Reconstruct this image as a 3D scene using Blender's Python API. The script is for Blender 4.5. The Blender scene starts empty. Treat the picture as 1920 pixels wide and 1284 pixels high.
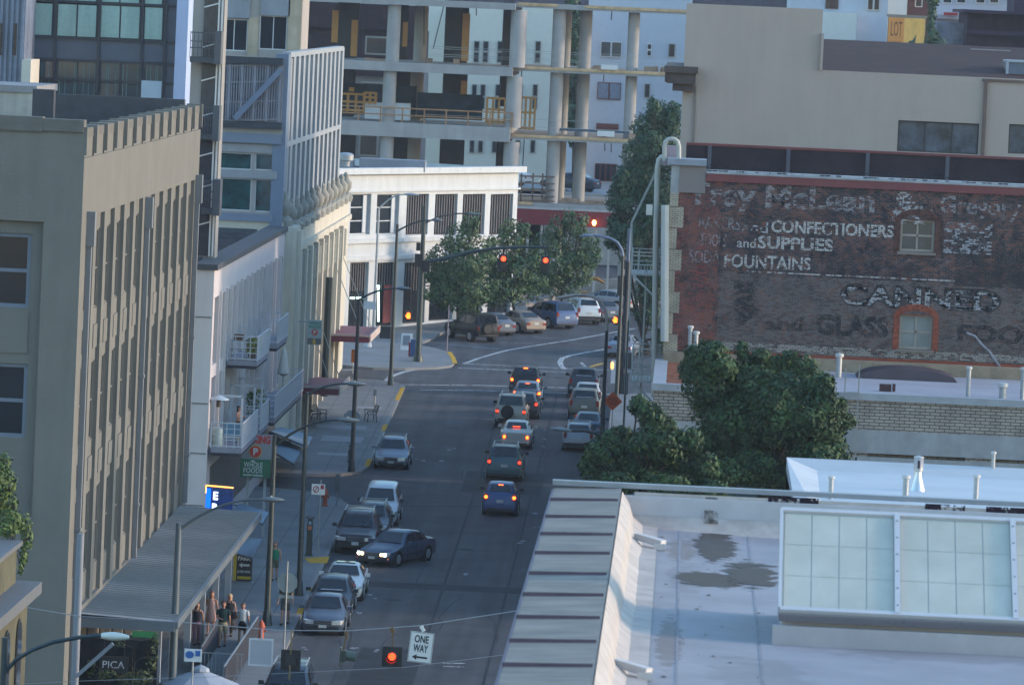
import bpy, math, random
from mathutils import Vector, Matrix
SC = bpy.context.scene
COL = SC.collection
rad = math.radians
RND = random.Random(7)

# ---------------------------------------------------------------- camera
F = 10800.0; CZ = 31.5; SL = 0.024; ROLL = 0.045      # focal length in px of a 1920 px frame, eye height, street slope
_dx, _dy = 1300 - 960, 12 - 642
_a = _dx*math.cos(ROLL) + _dy*math.sin(ROLL); _b = -_dx*math.sin(ROLL) + _dy*math.cos(ROLL)
PITCH = math.atan2(-_b, F); YAW = math.atan2(_a*math.cos(PITCH), F)
FW = Vector((-math.sin(YAW)*math.cos(PITCH), math.cos(YAW)*math.cos(PITCH), -math.sin(PITCH)))
RT = Vector((math.cos(YAW), math.sin(YAW), 0)); UP = RT.cross(FW)
EYE = Vector((0, 0, CZ))
cr, sr = math.cos(ROLL), math.sin(ROLL)
cam_d = bpy.data.cameras.new('camera'); cam = bpy.data.objects.new('camera', cam_d); COL.objects.link(cam)
cam_d.sensor_width = 36; cam_d.lens = F/1920*36; cam_d.clip_start = 5; cam_d.clip_end = 6000
_ir = RT*cr + UP*sr; _iu = -RT*sr + UP*cr
cam.matrix_world = Matrix((( _ir.x, _iu.x, -FW.x, EYE.x), (_ir.y, _iu.y, -FW.y, EYE.y), (_ir.z, _iu.z, -FW.z, EYE.z), (0, 0, 0, 1)))
SC.camera = cam
cam_d.dof.use_dof = True; cam_d.dof.focus_distance = 250; cam_d.dof.aperture_fstop = 3.5

# ---------------------------------------------------------------- light
SUN_EL, SUN_AZ = rad(13), rad(87)          # azimuth measured clockwise from +Y
w = bpy.data.worlds.new('World'); SC.world = w; w.use_nodes = True
nt = w.node_tree; bg = nt.nodes['Background']
sky = nt.nodes.new('ShaderNodeTexSky'); sky.sky_type = 'NISHITA'; sky.sun_disc = False
sky.sun_elevation = SUN_EL; sky.sun_rotation = SUN_AZ; sky.air_density = 1.5; sky.dust_density = 0.6; sky.ozone_density = 4.0
nt.links.new(sky.outputs[0], bg.inputs[0]); bg.inputs[1].default_value = 0.15
sd = bpy.data.lights.new('sun', 'SUN'); sun = bpy.data.objects.new('sun', sd); COL.objects.link(sun)
sd.energy = 0.85; sd.angle = rad(6.0); sd.color = (1.0, 0.76, 0.58)
_s = Vector((math.sin(SUN_AZ)*math.cos(SUN_EL), math.cos(SUN_AZ)*math.cos(SUN_EL), math.sin(SUN_EL)))
sun.rotation_euler = _s.to_track_quat('Z', 'Y').to_euler()
SC.view_settings.view_transform = 'Standard'; SC.view_settings.look = 'None'
SC.view_settings.exposure = 1.95; SC.view_settings.gamma = 1.0
SC.render.engine = 'CYCLES'

# ---------------------------------------------------------------- survey helpers: sight line of the photo's pixel onto a real plane
def ray(px, py):
    x, y = px-960, py-642
    return FW*F + RT*(x*cr + y*sr) - UP*(-x*sr + y*cr)
def G(px, py, dz=0.0):
    d = ray(px, py); t = (dz - CZ)/(d.z - SL*d.y); return EYE + d*t
def PX(px, py, X): d = ray(px, py); return EYE + d*(X/d.x)
def PY(px, py, Y): d = ray(px, py); return EYE + d*(Y/d.y)
def PZ(px, py, Z): d = ray(px, py); return EYE + d*((Z-CZ)/d.z)
def gz(y): return SL*y
def ry(x0, y0, x1, y1, Y):
    mx, my = (x0+x1)/2, (y0+y1)/2
    return PY(x0, my, Y).x, PY(x1, my, Y).x, PY(mx, y1, Y).z, PY(mx, y0, Y).z

# ---------------------------------------------------------------- scene graph
def tag(o, label=None, cat=None, group=None, kind=None):
    if label: o['label'] = label
    if cat: o['category'] = cat
    if group: o['group'] = group
    if kind: o['kind'] = kind
    return o
def thing(name, label, cat, loc=(0, 0, 0), rz=0.0, group=None):
    o = bpy.data.objects.new(name, None); COL.objects.link(o)
    o.location = loc; o.rotation_euler = (0, 0, rz); o.empty_display_size = 0.3
    return tag(o, label, cat, group)
def copy_tree(o, parent=None):
    c = o.copy(); COL.objects.link(c); c.parent = parent
    for ch in list(o.children): copy_tree(ch, c)
    return c

class MB:
    def __init__(s, org=(0, 0, 0)):
        s.v = []; s.f = []; s.m = []; s.org = Vector(org)
    def add(s, vs, fs, mi=0):
        b = len(s.v); s.g = getattr(s, 'g', []); s.g.append((b, len(s.f), len(vs), len(fs))); s.v += [Vector(p) for p in vs]
        for f in fs: s.f.append([b+i for i in f]); s.m.append(mi)
        return s
    def box(s, x0, x1, y0, y1, z0, z1, mi=0):
        if x0 > x1: x0, x1 = x1, x0
        if y0 > y1: y0, y1 = y1, y0
        if z0 > z1: z0, z1 = z1, z0
        return s.add([(x0,y0,z0),(x1,y0,z0),(x1,y1,z0),(x0,y1,z0),(x0,y0,z1),(x1,y0,z1),(x1,y1,z1),(x0,y1,z1)],
                     [(0,3,2,1),(4,5,6,7),(0,1,5,4),(1,2,6,5),(2,3,7,6),(3,0,4,7)], mi)
    def obox(s, c, hx, hy, hz, R=None, mi=0):
        c = Vector(c); R = R or Matrix.Identity(3)
        vs = [c + R @ Vector((a*hx, b*hy, d*hz)) for d in (-1, 1) for a, b in ((-1,-1),(1,-1),(1,1),(-1,1))]
        return s.add(vs, [(0,3,2,1),(4,5,6,7),(0,1,5,4),(1,2,6,5),(2,3,7,6),(3,0,4,7)], mi)
    def bar(s, p0, p1, w, h=None, mi=0):
        p0, p1 = Vector(p0), Vector(p1); h = h or w; d = p1-p0; L = d.length
        if L < 1e-6: return s
        z = d/L; up = Vector((0,0,1)) if abs(z.z) < .95 else Vector((0,1,0))
        x = up.cross(z).normalized(); y = z.cross(x)
        R = Matrix((x, y, z)).transposed()
        return s.obox((p0+p1)/2, w/2, h/2, L/2, R, mi)
    def cyl(s, p0, p1, r0, r1=None, n=10, mi=0, caps=True):
        return s.tube([p0, p1], [r0, r0 if r1 is None else r1], n, mi, caps)
    def tube(s, pts, r, n=8, mi=0, caps=True):
        pts = [Vector(p) for p in pts]; rs = r if isinstance(r, (list, tuple)) else [r]*len(pts)
        rings = []; px = None
        for i, p in enumerate(pts):
            d = (pts[min(i+1, len(pts)-1)] - pts[max(i-1, 0)]).normalized()
            if px is None:
                up = Vector((0,0,1)) if abs(d.z) < .95 else Vector((0,1,0)); x = up.cross(d).normalized()
            else: x = (px - d*px.dot(d)).normalized()
            px = x; y = d.cross(x)
            rings.append([p + (x*math.cos(t) + y*math.sin(t))*rs[i] for t in [2*math.pi*k/n for k in range(n)]])
        return s.loft(rings, mi, caps)
    def loft(s, rings, mi=0, caps=True):
        n = len(rings[0]); vs = [p for r in rings for p in r]; fs = []
        for i in range(len(rings)-1):
            for k in range(n):
                fs.append((i*n+k, i*n+(k+1)%n, (i+1)*n+(k+1)%n, (i+1)*n+k))
        if caps: fs += [tuple(reversed(range(n))), tuple((len(rings)-1)*n+k for k in range(n))]
        return s.add(vs, fs, mi)
    def lathe(s, prof, c=(0,0,0), n=12, mi=0):
        c = Vector(c)
        return s.loft([[c + Vector((r*math.cos(2*math.pi*k/n), r*math.sin(2*math.pi*k/n), z)) for k in range(n)] for r, z in prof], mi)
    def prism(s, poly, h, mi=0):
        """poly: list of Vector, extruded by vector h"""
        n = len(poly); poly = [Vector(p) for p in poly]; h = Vector(h)
        fs = [tuple(reversed(range(n))), tuple(range(n, 2*n))] + [(k, (k+1)%n, n+(k+1)%n, n+k) for k in range(n)]
        return s.add(poly + [p+h for p in poly], fs, mi)
    def quad(s, a, b, c, d, mi=0): return s.add([a, b, c, d], [(0,1,2,3)], mi)
    def wall(s, O, u, n, U0, U1, Z0, Z1, holes=(), dep=0.2, mi=0, rmi=None):
        """vertical wall sheet with rectangular openings and reveals; O origin, u horizontal direction, n outward normal"""
        O, u, n = Vector(O), Vector(u), Vector(n); Z = Vector((0,0,1)); rmi = mi if rmi is None else rmi
        us = sorted({U0, U1} | {h[0] for h in holes} | {h[1] for h in holes}); us = [a for a in us if U0-1e-6 <= a <= U1+1e-6]
        zs = sorted({Z0, Z1} | {h[2] for h in holes} | {h[3] for h in holes}); zs = [a for a in zs if Z0-1e-6 <= a <= Z1+1e-6]
        P = lambda a, b, d=0: O + u*a + Z*b - n*d
        for i in range(len(us)-1):
            j = 0
            while j < len(zs)-1:
                um, zm = (us[i]+us[i+1])/2, (zs[j]+zs[j+1])/2
                if any(h[0] < um < h[1] and h[2] < zm < h[3] for h in holes): j += 1; continue
                k = j
                while k+1 < len(zs)-1 and not any(h[0] < um < h[1] and h[2] < (zs[k+1]+zs[k+2])/2 < h[3] for h in holes): k += 1
                s.quad(P(us[i], zs[j]), P(us[i+1], zs[j]), P(us[i+1], zs[k+1]), P(us[i], zs[k+1]), mi); j = k+1
        for (a, b, c, d) in [h[:4] for h in holes]:
            s.quad(P(a,c), P(a,d), P(a,d,dep), P(a,c,dep), rmi); s.quad(P(b,c), P(b,d), P(b,d,dep), P(b,c,dep), rmi)
            s.quad(P(a,c), P(b,c), P(b,c,dep), P(a,c,dep), rmi); s.quad(P(a,d), P(b,d), P(b,d,dep), P(a,d,dep), rmi)
        return s
    def build(s, name, mats, parent=None, smooth=None):
        me = bpy.data.meshes.new(name)
        me.from_pydata([tuple(p - s.org) for p in s.v], [], s.f)
        if not isinstance(mats, (list, tuple)): mats = [mats]
        for m in mats: me.materials.append(m)
        if len(mats) > 1: me.polygons.foreach_set('material_index', s.m)
        me.update()
        if smooth is not None:
            me.polygons.foreach_set('use_smooth', [True]*len(me.polygons)); me.set_sharp_from_angle(angle=rad(smooth))
        o = bpy.data.objects.new(name, me); COL.objects.link(o)
        if parent is not None: o.parent = parent
        return o
def split_build(s, name, mats, parent=None):
    for (v0, f0, nv, nf) in s.g:
        q_ = MB(s.org); q_.v = s.v[v0:v0+nv]; q_.f = [[i-v0 for i in f] for f in s.f[f0:f0+nf]]; q_.m = s.m[f0:f0+nf]; q_.build(name, mats, parent)
def rotz(a): return Matrix.Rotation(a, 3, 'Z')

# ---------------------------------------------------------------- materials
MATS = {}
def N(nt, t, **kw):
    n = nt.nodes.new(t)
    for k, v in kw.items():
        if hasattr(n, k): setattr(n, k, v)
    return n
def mat(name, col, rough=0.8, metal=0.0, var=0.12, scale=1.5, bump=0.0, bscale=20, emit=None, es=0, spec=0.5, streak=0.0, coat=0.0, island=0.0, smap=(1.6, 1.6, .12)):
    if name in MATS: return MATS[name]
    m = bpy.data.materials.new(name); m.use_nodes = True; nt = m.node_tree; b = nt.nodes['Principled BSDF']
    if rough >= .8: spec = min(spec, .12)
    b.inputs['Roughness'].default_value = rough; b.inputs['Metallic'].default_value = metal
    b.inputs['Specular IOR Level'].default_value = spec; b.inputs['Coat Weight'].default_value = coat
    c = (*col, 1)
    tc = N(nt, 'ShaderNodeTexCoord'); out = None
    if var > 0:
        n1 = N(nt, 'ShaderNodeTexNoise'); n1.inputs['Scale'].default_value = scale; n1.inputs['Detail'].default_value = 6; n1.inputs['Roughness'].default_value = .65
        nt.links.new(tc.outputs['Object'], n1.inputs['Vector'])
        mr = N(nt, 'ShaderNodeMapRange'); mr.inputs[1].default_value = .28; mr.inputs[2].default_value = .72
        mr.inputs[3].default_value = 1-var; mr.inputs[4].default_value = 1+var
        nt.links.new(n1.outputs[0], mr.inputs[0]); val = mr.outputs[0]
        if streak > 0:
            mp = N(nt, 'ShaderNodeMapping'); mp.inputs['Scale'].default_value = smap
            nt.links.new(tc.outputs['Object'], mp.inputs[0])
            n2 = N(nt, 'ShaderNodeTexNoise'); n2.inputs['Scale'].default_value = 1.3; n2.inputs['Detail'].default_value = 5; nt.links.new(mp.outputs[0], n2.inputs['Vector'])
            m2 = N(nt, 'ShaderNodeMapRange'); m2.inputs[1].default_value = .35; m2.inputs[2].default_value = .7; m2.inputs[3].default_value = 1.0; m2.inputs[4].default_value = 1-streak
            nt.links.new(n2.outputs[0], m2.inputs[0])
            mu = N(nt, 'ShaderNodeMath', operation='MULTIPLY'); nt.links.new(val, mu.inputs[0]); nt.links.new(m2.outputs[0], mu.inputs[1]); val = mu.outputs[0]
        if island > 0:
            gi = N(nt, 'ShaderNodeNewGeometry')
            m3 = N(nt, 'ShaderNodeMapRange'); m3.inputs[3].default_value = 1-island; m3.inputs[4].default_value = 1+island
            nt.links.new(gi.outputs['Random Per Island'], m3.inputs[0])
            mu = N(nt, 'ShaderNodeMath', operation='MULTIPLY'); nt.links.new(val, mu.inputs[0]); nt.links.new(m3.outputs[0], mu.inputs[1]); val = mu.outputs[0]
        vm = N(nt, 'ShaderNodeVectorMath', operation='SCALE'); vm.inputs[0].default_value = col; nt.links.new(val, vm.inputs['Scale'])
        nt.links.new(vm.outputs[0], b.inputs['Base Color'])
    else: b.inputs['Base Color'].default_value = c
    if bump > 0:
        n3 = N(nt, 'ShaderNodeTexNoise'); n3.inputs['Scale'].default_value = bscale; n3.inputs['Detail'].default_value = 4
        nt.links.new(tc.outputs['Object'], n3.inputs['Vector'])
        bp = N(nt, 'ShaderNodeBump'); bp.inputs['Strength'].default_value = bump; bp.inputs['Distance'].default_value = .05
        nt.links.new(n3.outputs[0], bp.inputs['Height']); nt.links.new(bp.outputs[0], b.inputs['Normal'])
    if emit:
        b.inputs['Emission Color'].default_value = (*emit, 1); b.inputs['Emission Strength'].default_value = es
    MATS[name] = m; return m

def axis_uv(nt, axis):
    """object coordinates laid on a vertical wall: axis 'x' wall runs along X, 'y' wall runs along Y"""
    tc = N(nt, 'ShaderNodeTexCoord'); sp = N(nt, 'ShaderNodeSeparateXYZ'); cb = N(nt, 'ShaderNodeCombineXYZ')
    nt.links.new(tc.outputs['Object'], sp.inputs[0])
    if axis == 'x': nt.links.new(sp.outputs[0], cb.inputs[0]); nt.links.new(sp.outputs[2], cb.inputs[1])
    elif axis == 'y': nt.links.new(sp.outputs[1], cb.inputs[0]); nt.links.new(sp.outputs[2], cb.inputs[1])
    else: nt.links.new(sp.outputs[0], cb.inputs[0]); nt.links.new(sp.outputs[1], cb.inputs[1])
    return tc, cb.outputs[0]
def brick_mat(name, c1, c2, mortar, axis='x', bw=.3, bh=.1, ms=.012, rough=.9, blotch=None, var=.25):
    if name in MATS: return MATS[name]
    m = bpy.data.materials.new(name); m.use_nodes = True; nt = m.node_tree; b = nt.nodes['Principled BSDF']; b.inputs['Roughness'].default_value = rough; b.inputs['Specular IOR Level'].default_value = .12
    tc, uv = axis_uv(nt, axis)
    bk = N(nt, 'ShaderNodeTexBrick'); bk.inputs['Scale'].default_value = 1; bk.inputs['Brick Width'].default_value = bw; bk.inputs['Row Height'].default_value = bh
    bk.inputs['Mortar Size'].default_value = ms; bk.inputs['Color1'].default_value = (*c1, 1); bk.inputs['Color2'].default_value = (*c2, 1); bk.inputs['Mortar'].default_value = (*mortar, 1)
    nt.links.new(uv, bk.inputs['Vector']); col = bk.outputs['Color']
    for (bc, sc, lo, hi, amt) in (blotch or []):
        n1 = N(nt, 'ShaderNodeTexNoise'); n1.inputs['Scale'].default_value = sc; n1.inputs['Detail'].default_value = 8; n1.inputs['Roughness'].default_value = .7
        mp = N(nt, 'ShaderNodeMapping'); mp.inputs['Location'].default_value = (sc*13.7, hi*31, lo*7); nt.links.new(tc.outputs['Object'], mp.inputs[0]); nt.links.new(mp.outputs[0], n1.inputs['Vector'])
        mr = N(nt, 'ShaderNodeMapRange'); mr.inputs[1].default_value = lo; mr.inputs[2].default_value = hi; mr.inputs[4].default_value = amt; nt.links.new(n1.outputs[0], mr.inputs[0])
        mx = N(nt, 'ShaderNodeMix', data_type='RGBA'); nt.links.new(mr.outputs[0], mx.inputs[0]); nt.links.new(col, mx.inputs[6]); mx.inputs[7].default_value = (*bc, 1); col = mx.outputs[2]
    n4 = N(nt, 'ShaderNodeTexNoise'); n4.inputs['Scale'].default_value = 1.1; n4.inputs['Detail'].default_value = 7; nt.links.new(tc.outputs['Object'], n4.inputs['Vector'])
    m4 = N(nt, 'ShaderNodeMapRange'); m4.inputs[1].default_value = .3; m4.inputs[2].default_value = .7; m4.inputs[3].default_value = 1-var; m4.inputs[4].default_value = 1+var; nt.links.new(n4.outputs[0], m4.inputs[0])
    vm = N(nt, 'ShaderNodeVectorMath', operation='SCALE'); nt.links.new(col, vm.inputs[0]); nt.links.new(m4.outputs[0], vm.inputs['Scale']); nt.links.new(vm.outputs[0], b.inputs['Base Color'])
    bp = N(nt, 'ShaderNodeBump'); bp.inputs['Strength'].default_value = .4; bp.inputs['Distance'].default_value = .01; bp.invert = True
    nt.links.new(bk.outputs['Fac'], bp.inputs['Height']); nt.links.new(bp.outputs[0], b.inputs['Normal'])
    MATS[name] = m; return m
def worn_mat(name, col, lo, hi, scale=3.0, rough=.85, fine=14, streak=1.0, brick=False):
    """old paint worn away in patches so the wall below shows"""
    if name in MATS: return MATS[name]
    m = bpy.data.materials.new(name); m.use_nodes = True; nt = m.node_tree; b = nt.nodes['Principled BSDF']; b.inputs['Roughness'].default_value = rough; b.inputs['Specular IOR Level'].default_value = .12
    out = nt.nodes['Material Output']; tc = N(nt, 'ShaderNodeTexCoord')
    mp = N(nt, 'ShaderNodeMapping'); mp.inputs['Scale'].default_value = (1, 1, streak); nt.links.new(tc.outputs['Object'], mp.inputs[0])
    n1 = N(nt, 'ShaderNodeTexNoise'); n1.inputs['Scale'].default_value = scale; n1.inputs['Detail'].default_value = 9; n1.inputs['Roughness'].default_value = .75; nt.links.new(mp.outputs[0], n1.inputs['Vector'])
    n2 = N(nt, 'ShaderNodeTexNoise'); n2.inputs['Scale'].default_value = fine; n2.inputs['Detail'].default_value = 3; nt.links.new(tc.outputs['Object'], n2.inputs['Vector'])
    ad = N(nt, 'ShaderNodeMath', operation='ADD'); nt.links.new(n1.outputs[0], ad.inputs[0])
    ms = N(nt, 'ShaderNodeMath', operation='MULTIPLY_ADD'); ms.inputs[1].default_value = .5; ms.inputs[2].default_value = -.25; nt.links.new(n2.outputs[0], ms.inputs[0]); nt.links.new(ms.outputs[0], ad.inputs[1])
    mr = N(nt, 'ShaderNodeMapRange'); mr.inputs[1].default_value = lo; mr.inputs[2].default_value = hi; nt.links.new(ad.outputs[0], mr.inputs[0])
    b.inputs['Base Color'].default_value = (*col, 1); fac_ = mr.outputs[0]
    if brick:       # the paint lets go brick by brick and never held in the joints
        _, uv = axis_uv(nt, 'x'); bk = N(nt, 'ShaderNodeTexBrick'); bk.inputs['Scale'].default_value = 1; bk.inputs['Brick Width'].default_value = .24; bk.inputs['Row Height'].default_value = .085; bk.inputs['Mortar Size'].default_value = .012
        bk.inputs['Color1'].default_value = (0, 0, 0, 1); bk.inputs['Color2'].default_value = (1, 1, 1, 1); bk.inputs['Mortar'].default_value = (0, 0, 0, 1); nt.links.new(uv, bk.inputs['Vector'])
        a1 = N(nt, 'ShaderNodeMath', operation='MULTIPLY_ADD'); a1.inputs[1].default_value = .30; nt.links.new(bk.outputs['Color'], a1.inputs[0]); nt.links.new(ad.outputs[0], a1.inputs[2])
        a2 = N(nt, 'ShaderNodeMath', operation='SUBTRACT'); a2.inputs[1].default_value = .15; nt.links.new(a1.outputs[0], a2.inputs[0]); nt.links.new(a2.outputs[0], mr.inputs[0])
        a3 = N(nt, 'ShaderNodeMath', operation='MULTIPLY_ADD'); a3.inputs[1].default_value = -.7; a3.inputs[2].default_value = 1; nt.links.new(bk.outputs['Fac'], a3.inputs[0])
        a4 = N(nt, 'ShaderNodeMath', operation='MULTIPLY'); nt.links.new(mr.outputs[0], a4.inputs[0]); nt.links.new(a3.outputs[0], a4.inputs[1]); fac_ = a4.outputs[0]
    tr = N(nt, 'ShaderNodeBsdfTransparent'); mx = N(nt, 'ShaderNodeMixShader'); nt.links.new(fac_, mx.inputs[0]); nt.links.new(tr.outputs[0], mx.inputs[1]); nt.links.new(b.outputs[0], mx.inputs[2])
    nt.links.new(mx.outputs[0], out.inputs['Surface'])
    MATS[name] = m; return m
def stain_mat(name, col, amp=1.6, k=2.4, scale=2.0, top=.85):
    """a soft edged stain: noise worn away toward the rim of the sheet it is on"""
    if name in MATS: return MATS[name]
    m = bpy.data.materials.new(name); m.use_nodes = True; nt = m.node_tree; b = nt.nodes['Principled BSDF']; b.inputs['Roughness'].default_value = .8; b.inputs['Base Color'].default_value = (*col, 1)
    out = nt.nodes['Material Output']; tc = N(nt, 'ShaderNodeTexCoord'); sb = N(nt, 'ShaderNodeVectorMath', operation='SUBTRACT'); sb.inputs[1].default_value = (.5, .5, .5); nt.links.new(tc.outputs['Generated'], sb.inputs[0])
    ab = N(nt, 'ShaderNodeVectorMath', operation='MULTIPLY'); ab.inputs[1].default_value = (1, 1, 0); nt.links.new(sb.outputs[0], ab.inputs[0]); ln = N(nt, 'ShaderNodeVectorMath', operation='LENGTH'); nt.links.new(ab.outputs[0], ln.inputs[0])
    n1 = N(nt, 'ShaderNodeTexNoise'); n1.inputs['Scale'].default_value = scale; n1.inputs['Detail'].default_value = 9; n1.inputs['Roughness'].default_value = .7; nt.links.new(tc.outputs['Object'], n1.inputs['Vector'])
    r_ = N(nt, 'ShaderNodeMath', operation='MULTIPLY_ADD'); r_.inputs[1].default_value = -k; r_.inputs[2].default_value = k*.36 - amp*.5; nt.links.new(ln.outputs['Value'], r_.inputs[0])
    r2 = N(nt, 'ShaderNodeMath', operation='MULTIPLY_ADD'); r2.inputs[1].default_value = amp; nt.links.new(n1.outputs[0], r2.inputs[0]); nt.links.new(r_.outputs[0], r2.inputs[2])
    mr = N(nt, 'ShaderNodeMapRange'); mr.inputs[1].default_value = 0; mr.inputs[2].default_value = .22; mr.inputs[4].default_value = top; nt.links.new(r2.outputs[0], mr.inputs[0])
    tr = N(nt, 'ShaderNodeBsdfTransparent'); mx = N(nt, 'ShaderNodeMixShader'); nt.links.new(mr.outputs[0], mx.inputs[0]); nt.links.new(tr.outputs[0], mx.inputs[1]); nt.links.new(b.outputs[0], mx.inputs[2]); nt.links.new(mx.outputs[0], out.inputs['Surface'])
    MATS[name] = m; return m
def glow(name, col, s): return mat(name, col, .4, var=0, emit=col, es=s)

M_glass = mat('window_glass', (.016, .021, .028), .08, var=0, spec=.4)
M_glassb = mat('blue_glass', (.03, .05, .065), .1, var=.3, scale=.8, spec=.8)
M_white = mat('white_paint', (.55, .55, .56), .6, var=.05)
M_dkgreen = mat('dark_green_metal', (.018, .032, .036), .45, var=.1, spec=.5)
M_black = mat('black_plastic', (.012, .012, .014), .55, var=0)
M_steel = mat('galvanised_steel', (.32, .34, .36), .45, .5, var=.15, scale=8)
M_conc = mat('concrete', (.30, .31, .32), .9, var=.14, bump=.2, streak=.15)
M_rubber = mat('rubber', (.012, .012, .013), .85, var=0)

# ---------------------------------------------------------------- shared builders
def window(parent, org, O, u, n, a, b, c, d, dep=.2, fw=.06, cols=1, rows=1, fm=None, gm=None, name='window', pane='pane'):
    """frame ring with bars as the part and its glass as a sub-part, set back dep behind the wall face"""
    O, u, n = Vector(O), Vector(u), Vector(n); Z = Vector((0,0,1)); R = Matrix((u, n, Z)).transposed()
    fm = fm or M_white; gm = gm or M_glass
    P = lambda x, z, q=0: O + u*x + Z*z - n*(dep - q)
    mb = MB(org); t = .035
    def bx(x0, x1, z0, z1): mb.obox(P((x0+x1)/2, (z0+z1)/2, 0), (x1-x0)/2, t, (z1-z0)/2, R)
    bx(a, a+fw, c, d); bx(b-fw, b, c, d); bx(a+fw, b-fw, c, c+fw); bx(a+fw, b-fw, d-fw, d)
    for i in range(1, cols): x = a + (b-a)*i/cols; bx(x-fw*.4, x+fw*.4, c+fw, d-fw)
    for j in range(1, rows): z = c + (d-c)*j/rows; bx(a+fw, b-fw, z-fw*.45, z+fw*.45)
    f = mb.build(name, fm, parent)
    g = MB(org); g.quad(P(a+fw*.5, c+fw*.5, -.01), P(b-fw*.5, c+fw*.5, -.01), P(b-fw*.5, d-fw*.5, -.01), P(a+fw*.5, d-fw*.5, -.01))
    g.build(pane, gm, f)
    return f
_FC = {}
def text_mesh(txt, size, font_bold=0.0, extrude=0.004, shear=0.0, space=1.0, sx=1.0):
    cu = bpy.data.curves.new('lettering', 'FONT'); cu.body = txt; cu.size = size; cu.extrude = extrude; cu.offset = font_bold; cu.shear = shear
    cu.space_character = space; cu.align_x = 'CENTER'; cu.align_y = 'CENTER'; cu.resolution_u = 3
    o = bpy.data.objects.new('tmp', cu); COL.objects.link(o)
    dg = bpy.context.evaluated_depsgraph_get(); me = bpy.data.meshes.new_from_object(o.evaluated_get(dg))
    bpy.data.objects.remove(o); bpy.data.curves.remove(cu)
    if sx != 1: me.transform(Matrix.Diagonal((sx, 1, 1, 1)))
    return me
def lettering(txt, c, u, n, size, m, parent, org=(0,0,0), bold=0.0, name='lettering', shear=0, space=1, sx=1.0, width=None, tilt=0.0, height=None):
    """flat letters standing 4 mm proud at c on a face with horizontal u and normal n"""
    me = text_mesh(txt, size, bold, .004, shear, space, sx)
    xs = [v.co.x for v in me.vertices]; ys = [v.co.y for v in me.vertices]
    if width and xs: k = width/(max(xs)-min(xs)); me.transform(Matrix.Diagonal((k, 1, 1, 1)) @ Matrix.Translation((-(max(xs)+min(xs))/2, 0, 0)))
    if height and ys: k = height/(max(ys)-min(ys)); me.transform(Matrix.Diagonal((1, k, 1, 1)) @ Matrix.Translation((0, -(max(ys)+min(ys))/2, 0)))
    u, n = Vector(u).normalized(), Vector(n).normalized(); Z = n.cross(u)
    if tilt: q = Matrix.Rotation(tilt, 3, n); u = q @ u; Z = q @ Z
    T = Matrix.Translation(Vector(c) - Vector(org)) @ Matrix((u, Z, n)).transposed().to_4x4()
    me.transform(T); me.materials.clear(); me.materials.append(m)
    me.name = name; o = bpy.data.objects.new(name, me); COL.objects.link(o); o.parent = parent
    return o
# ================================================================ SETTING
M_asph = mat('asphalt', (.082, .084, .092), .88, var=.22, scale=.35, bump=.25, bscale=30, streak=.3, smap=(1.1, .035, 1))
M_walk = mat('pavement_concrete', (.185, .19, .195), .9, var=.16, scale=.5, bump=.1)
M_kerb = mat('kerb_concrete', (.22, .22, .22), .9, var=.15, scale=3)
M_line = worn_mat('road_paint', (.42, .43, .44), .36, .5, 2.5)
M_yel = worn_mat('yellow_kerb_paint', (.5, .28, .03), .3, .42, 3)
M_seam = mat('pavement_joint', (.11, .11, .115), .95, var=.1)
mb = MB()
ys = [-150, 0, 150, 300, 450, 620, 800]
zf = lambda y: gz(min(y, 620))
ys = [-300, 0, 200, 400, 620, 1500, 5000]
for i in range(len(ys)-1):
    for a, b in ((-3000, -60), (-60, 60), (60, 3000)):
        mb.quad((a, ys[i], zf(ys[i])), (b, ys[i], zf(ys[i])), (b, ys[i+1], zf(ys[i+1])), (a, ys[i+1], zf(ys[i+1])))
tag(mb.build('ground', M_asph), 'dark grey asphalt of the road and cross streets', 'road', kind='structure')

KH = .15
def slab(name, pts, label):
    """pavement: polygon of (x, y) on the sloping ground, with a paler kerb band round its edge"""
    mb = MB(); n = len(pts)
    cx, cy = sum(p[0] for p in pts)/n, sum(p[1] for p in pts)/n
    mb.add([(x, y, gz(y)+KH) for x, y in pts], [tuple(range(n))])
    for i in range(n):
        (x0, y0), (x1, y1) = pts[i], pts[(i+1) % n]
        mb.quad((x0, y0, gz(y0)-.1), (x1, y1, gz(y1)-.1), (x1, y1, gz(y1)+KH), (x0, y0, gz(y0)+KH))
    tag(mb.build(name, M_walk), label, 'pavement', kind='structure')
def gp(px, py): p = G(px, py, KH); return (p.x, p.y)
def strip(mb, pts, w, dz):
    for i in range(len(pts)-1):
        a, b = Vector((*pts[i], 0)), Vector((*pts[i+1], 0)); d = (b-a).normalized(); q = Vector((-d.y, d.x, 0))*w/2
        e = d*(w*.15)
        c = [a-q-e, a+q-e, b+q+e, b-q+e]
        mb.add([(p.x, p.y, gz(p.y)+dz + i*.0003) for p in c], [(0, 1, 2, 3)])
KL = lambda y: -14.94 - (y-233.9)*.0099            # left kerb line
near_left = [(-26, 203), (KL(203)+.0, 203)] + [(KL(y), y) for y in (215, 235, 255, 266, 272, 276)] + [(KL(278)-.7, 279.4), (KL(280)-2.2, 281.6), (KL(280)-4.5, 282.6), (-26, 283.4)]
far_left = [(-26, 288.5), (KL(290)-5.5, 288.9), (KL(290)-3, 289.4), (KL(291)-1.2, 290.4), (KL(292)-.3, 292), (KL(294), 294.5)] + [(KL(y), y) for y in (310, 325, 336, 340)] + [(KL(342)-.6, 342.3), (KL(343)-1.8, 343.4), (-26, 344)]
slab('pavement', near_left, 'grey concrete pavement in front of the canopy building')
slab('pavement', far_left, 'grey concrete pavement with yellow kerb ends beyond the driveway')
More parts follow.
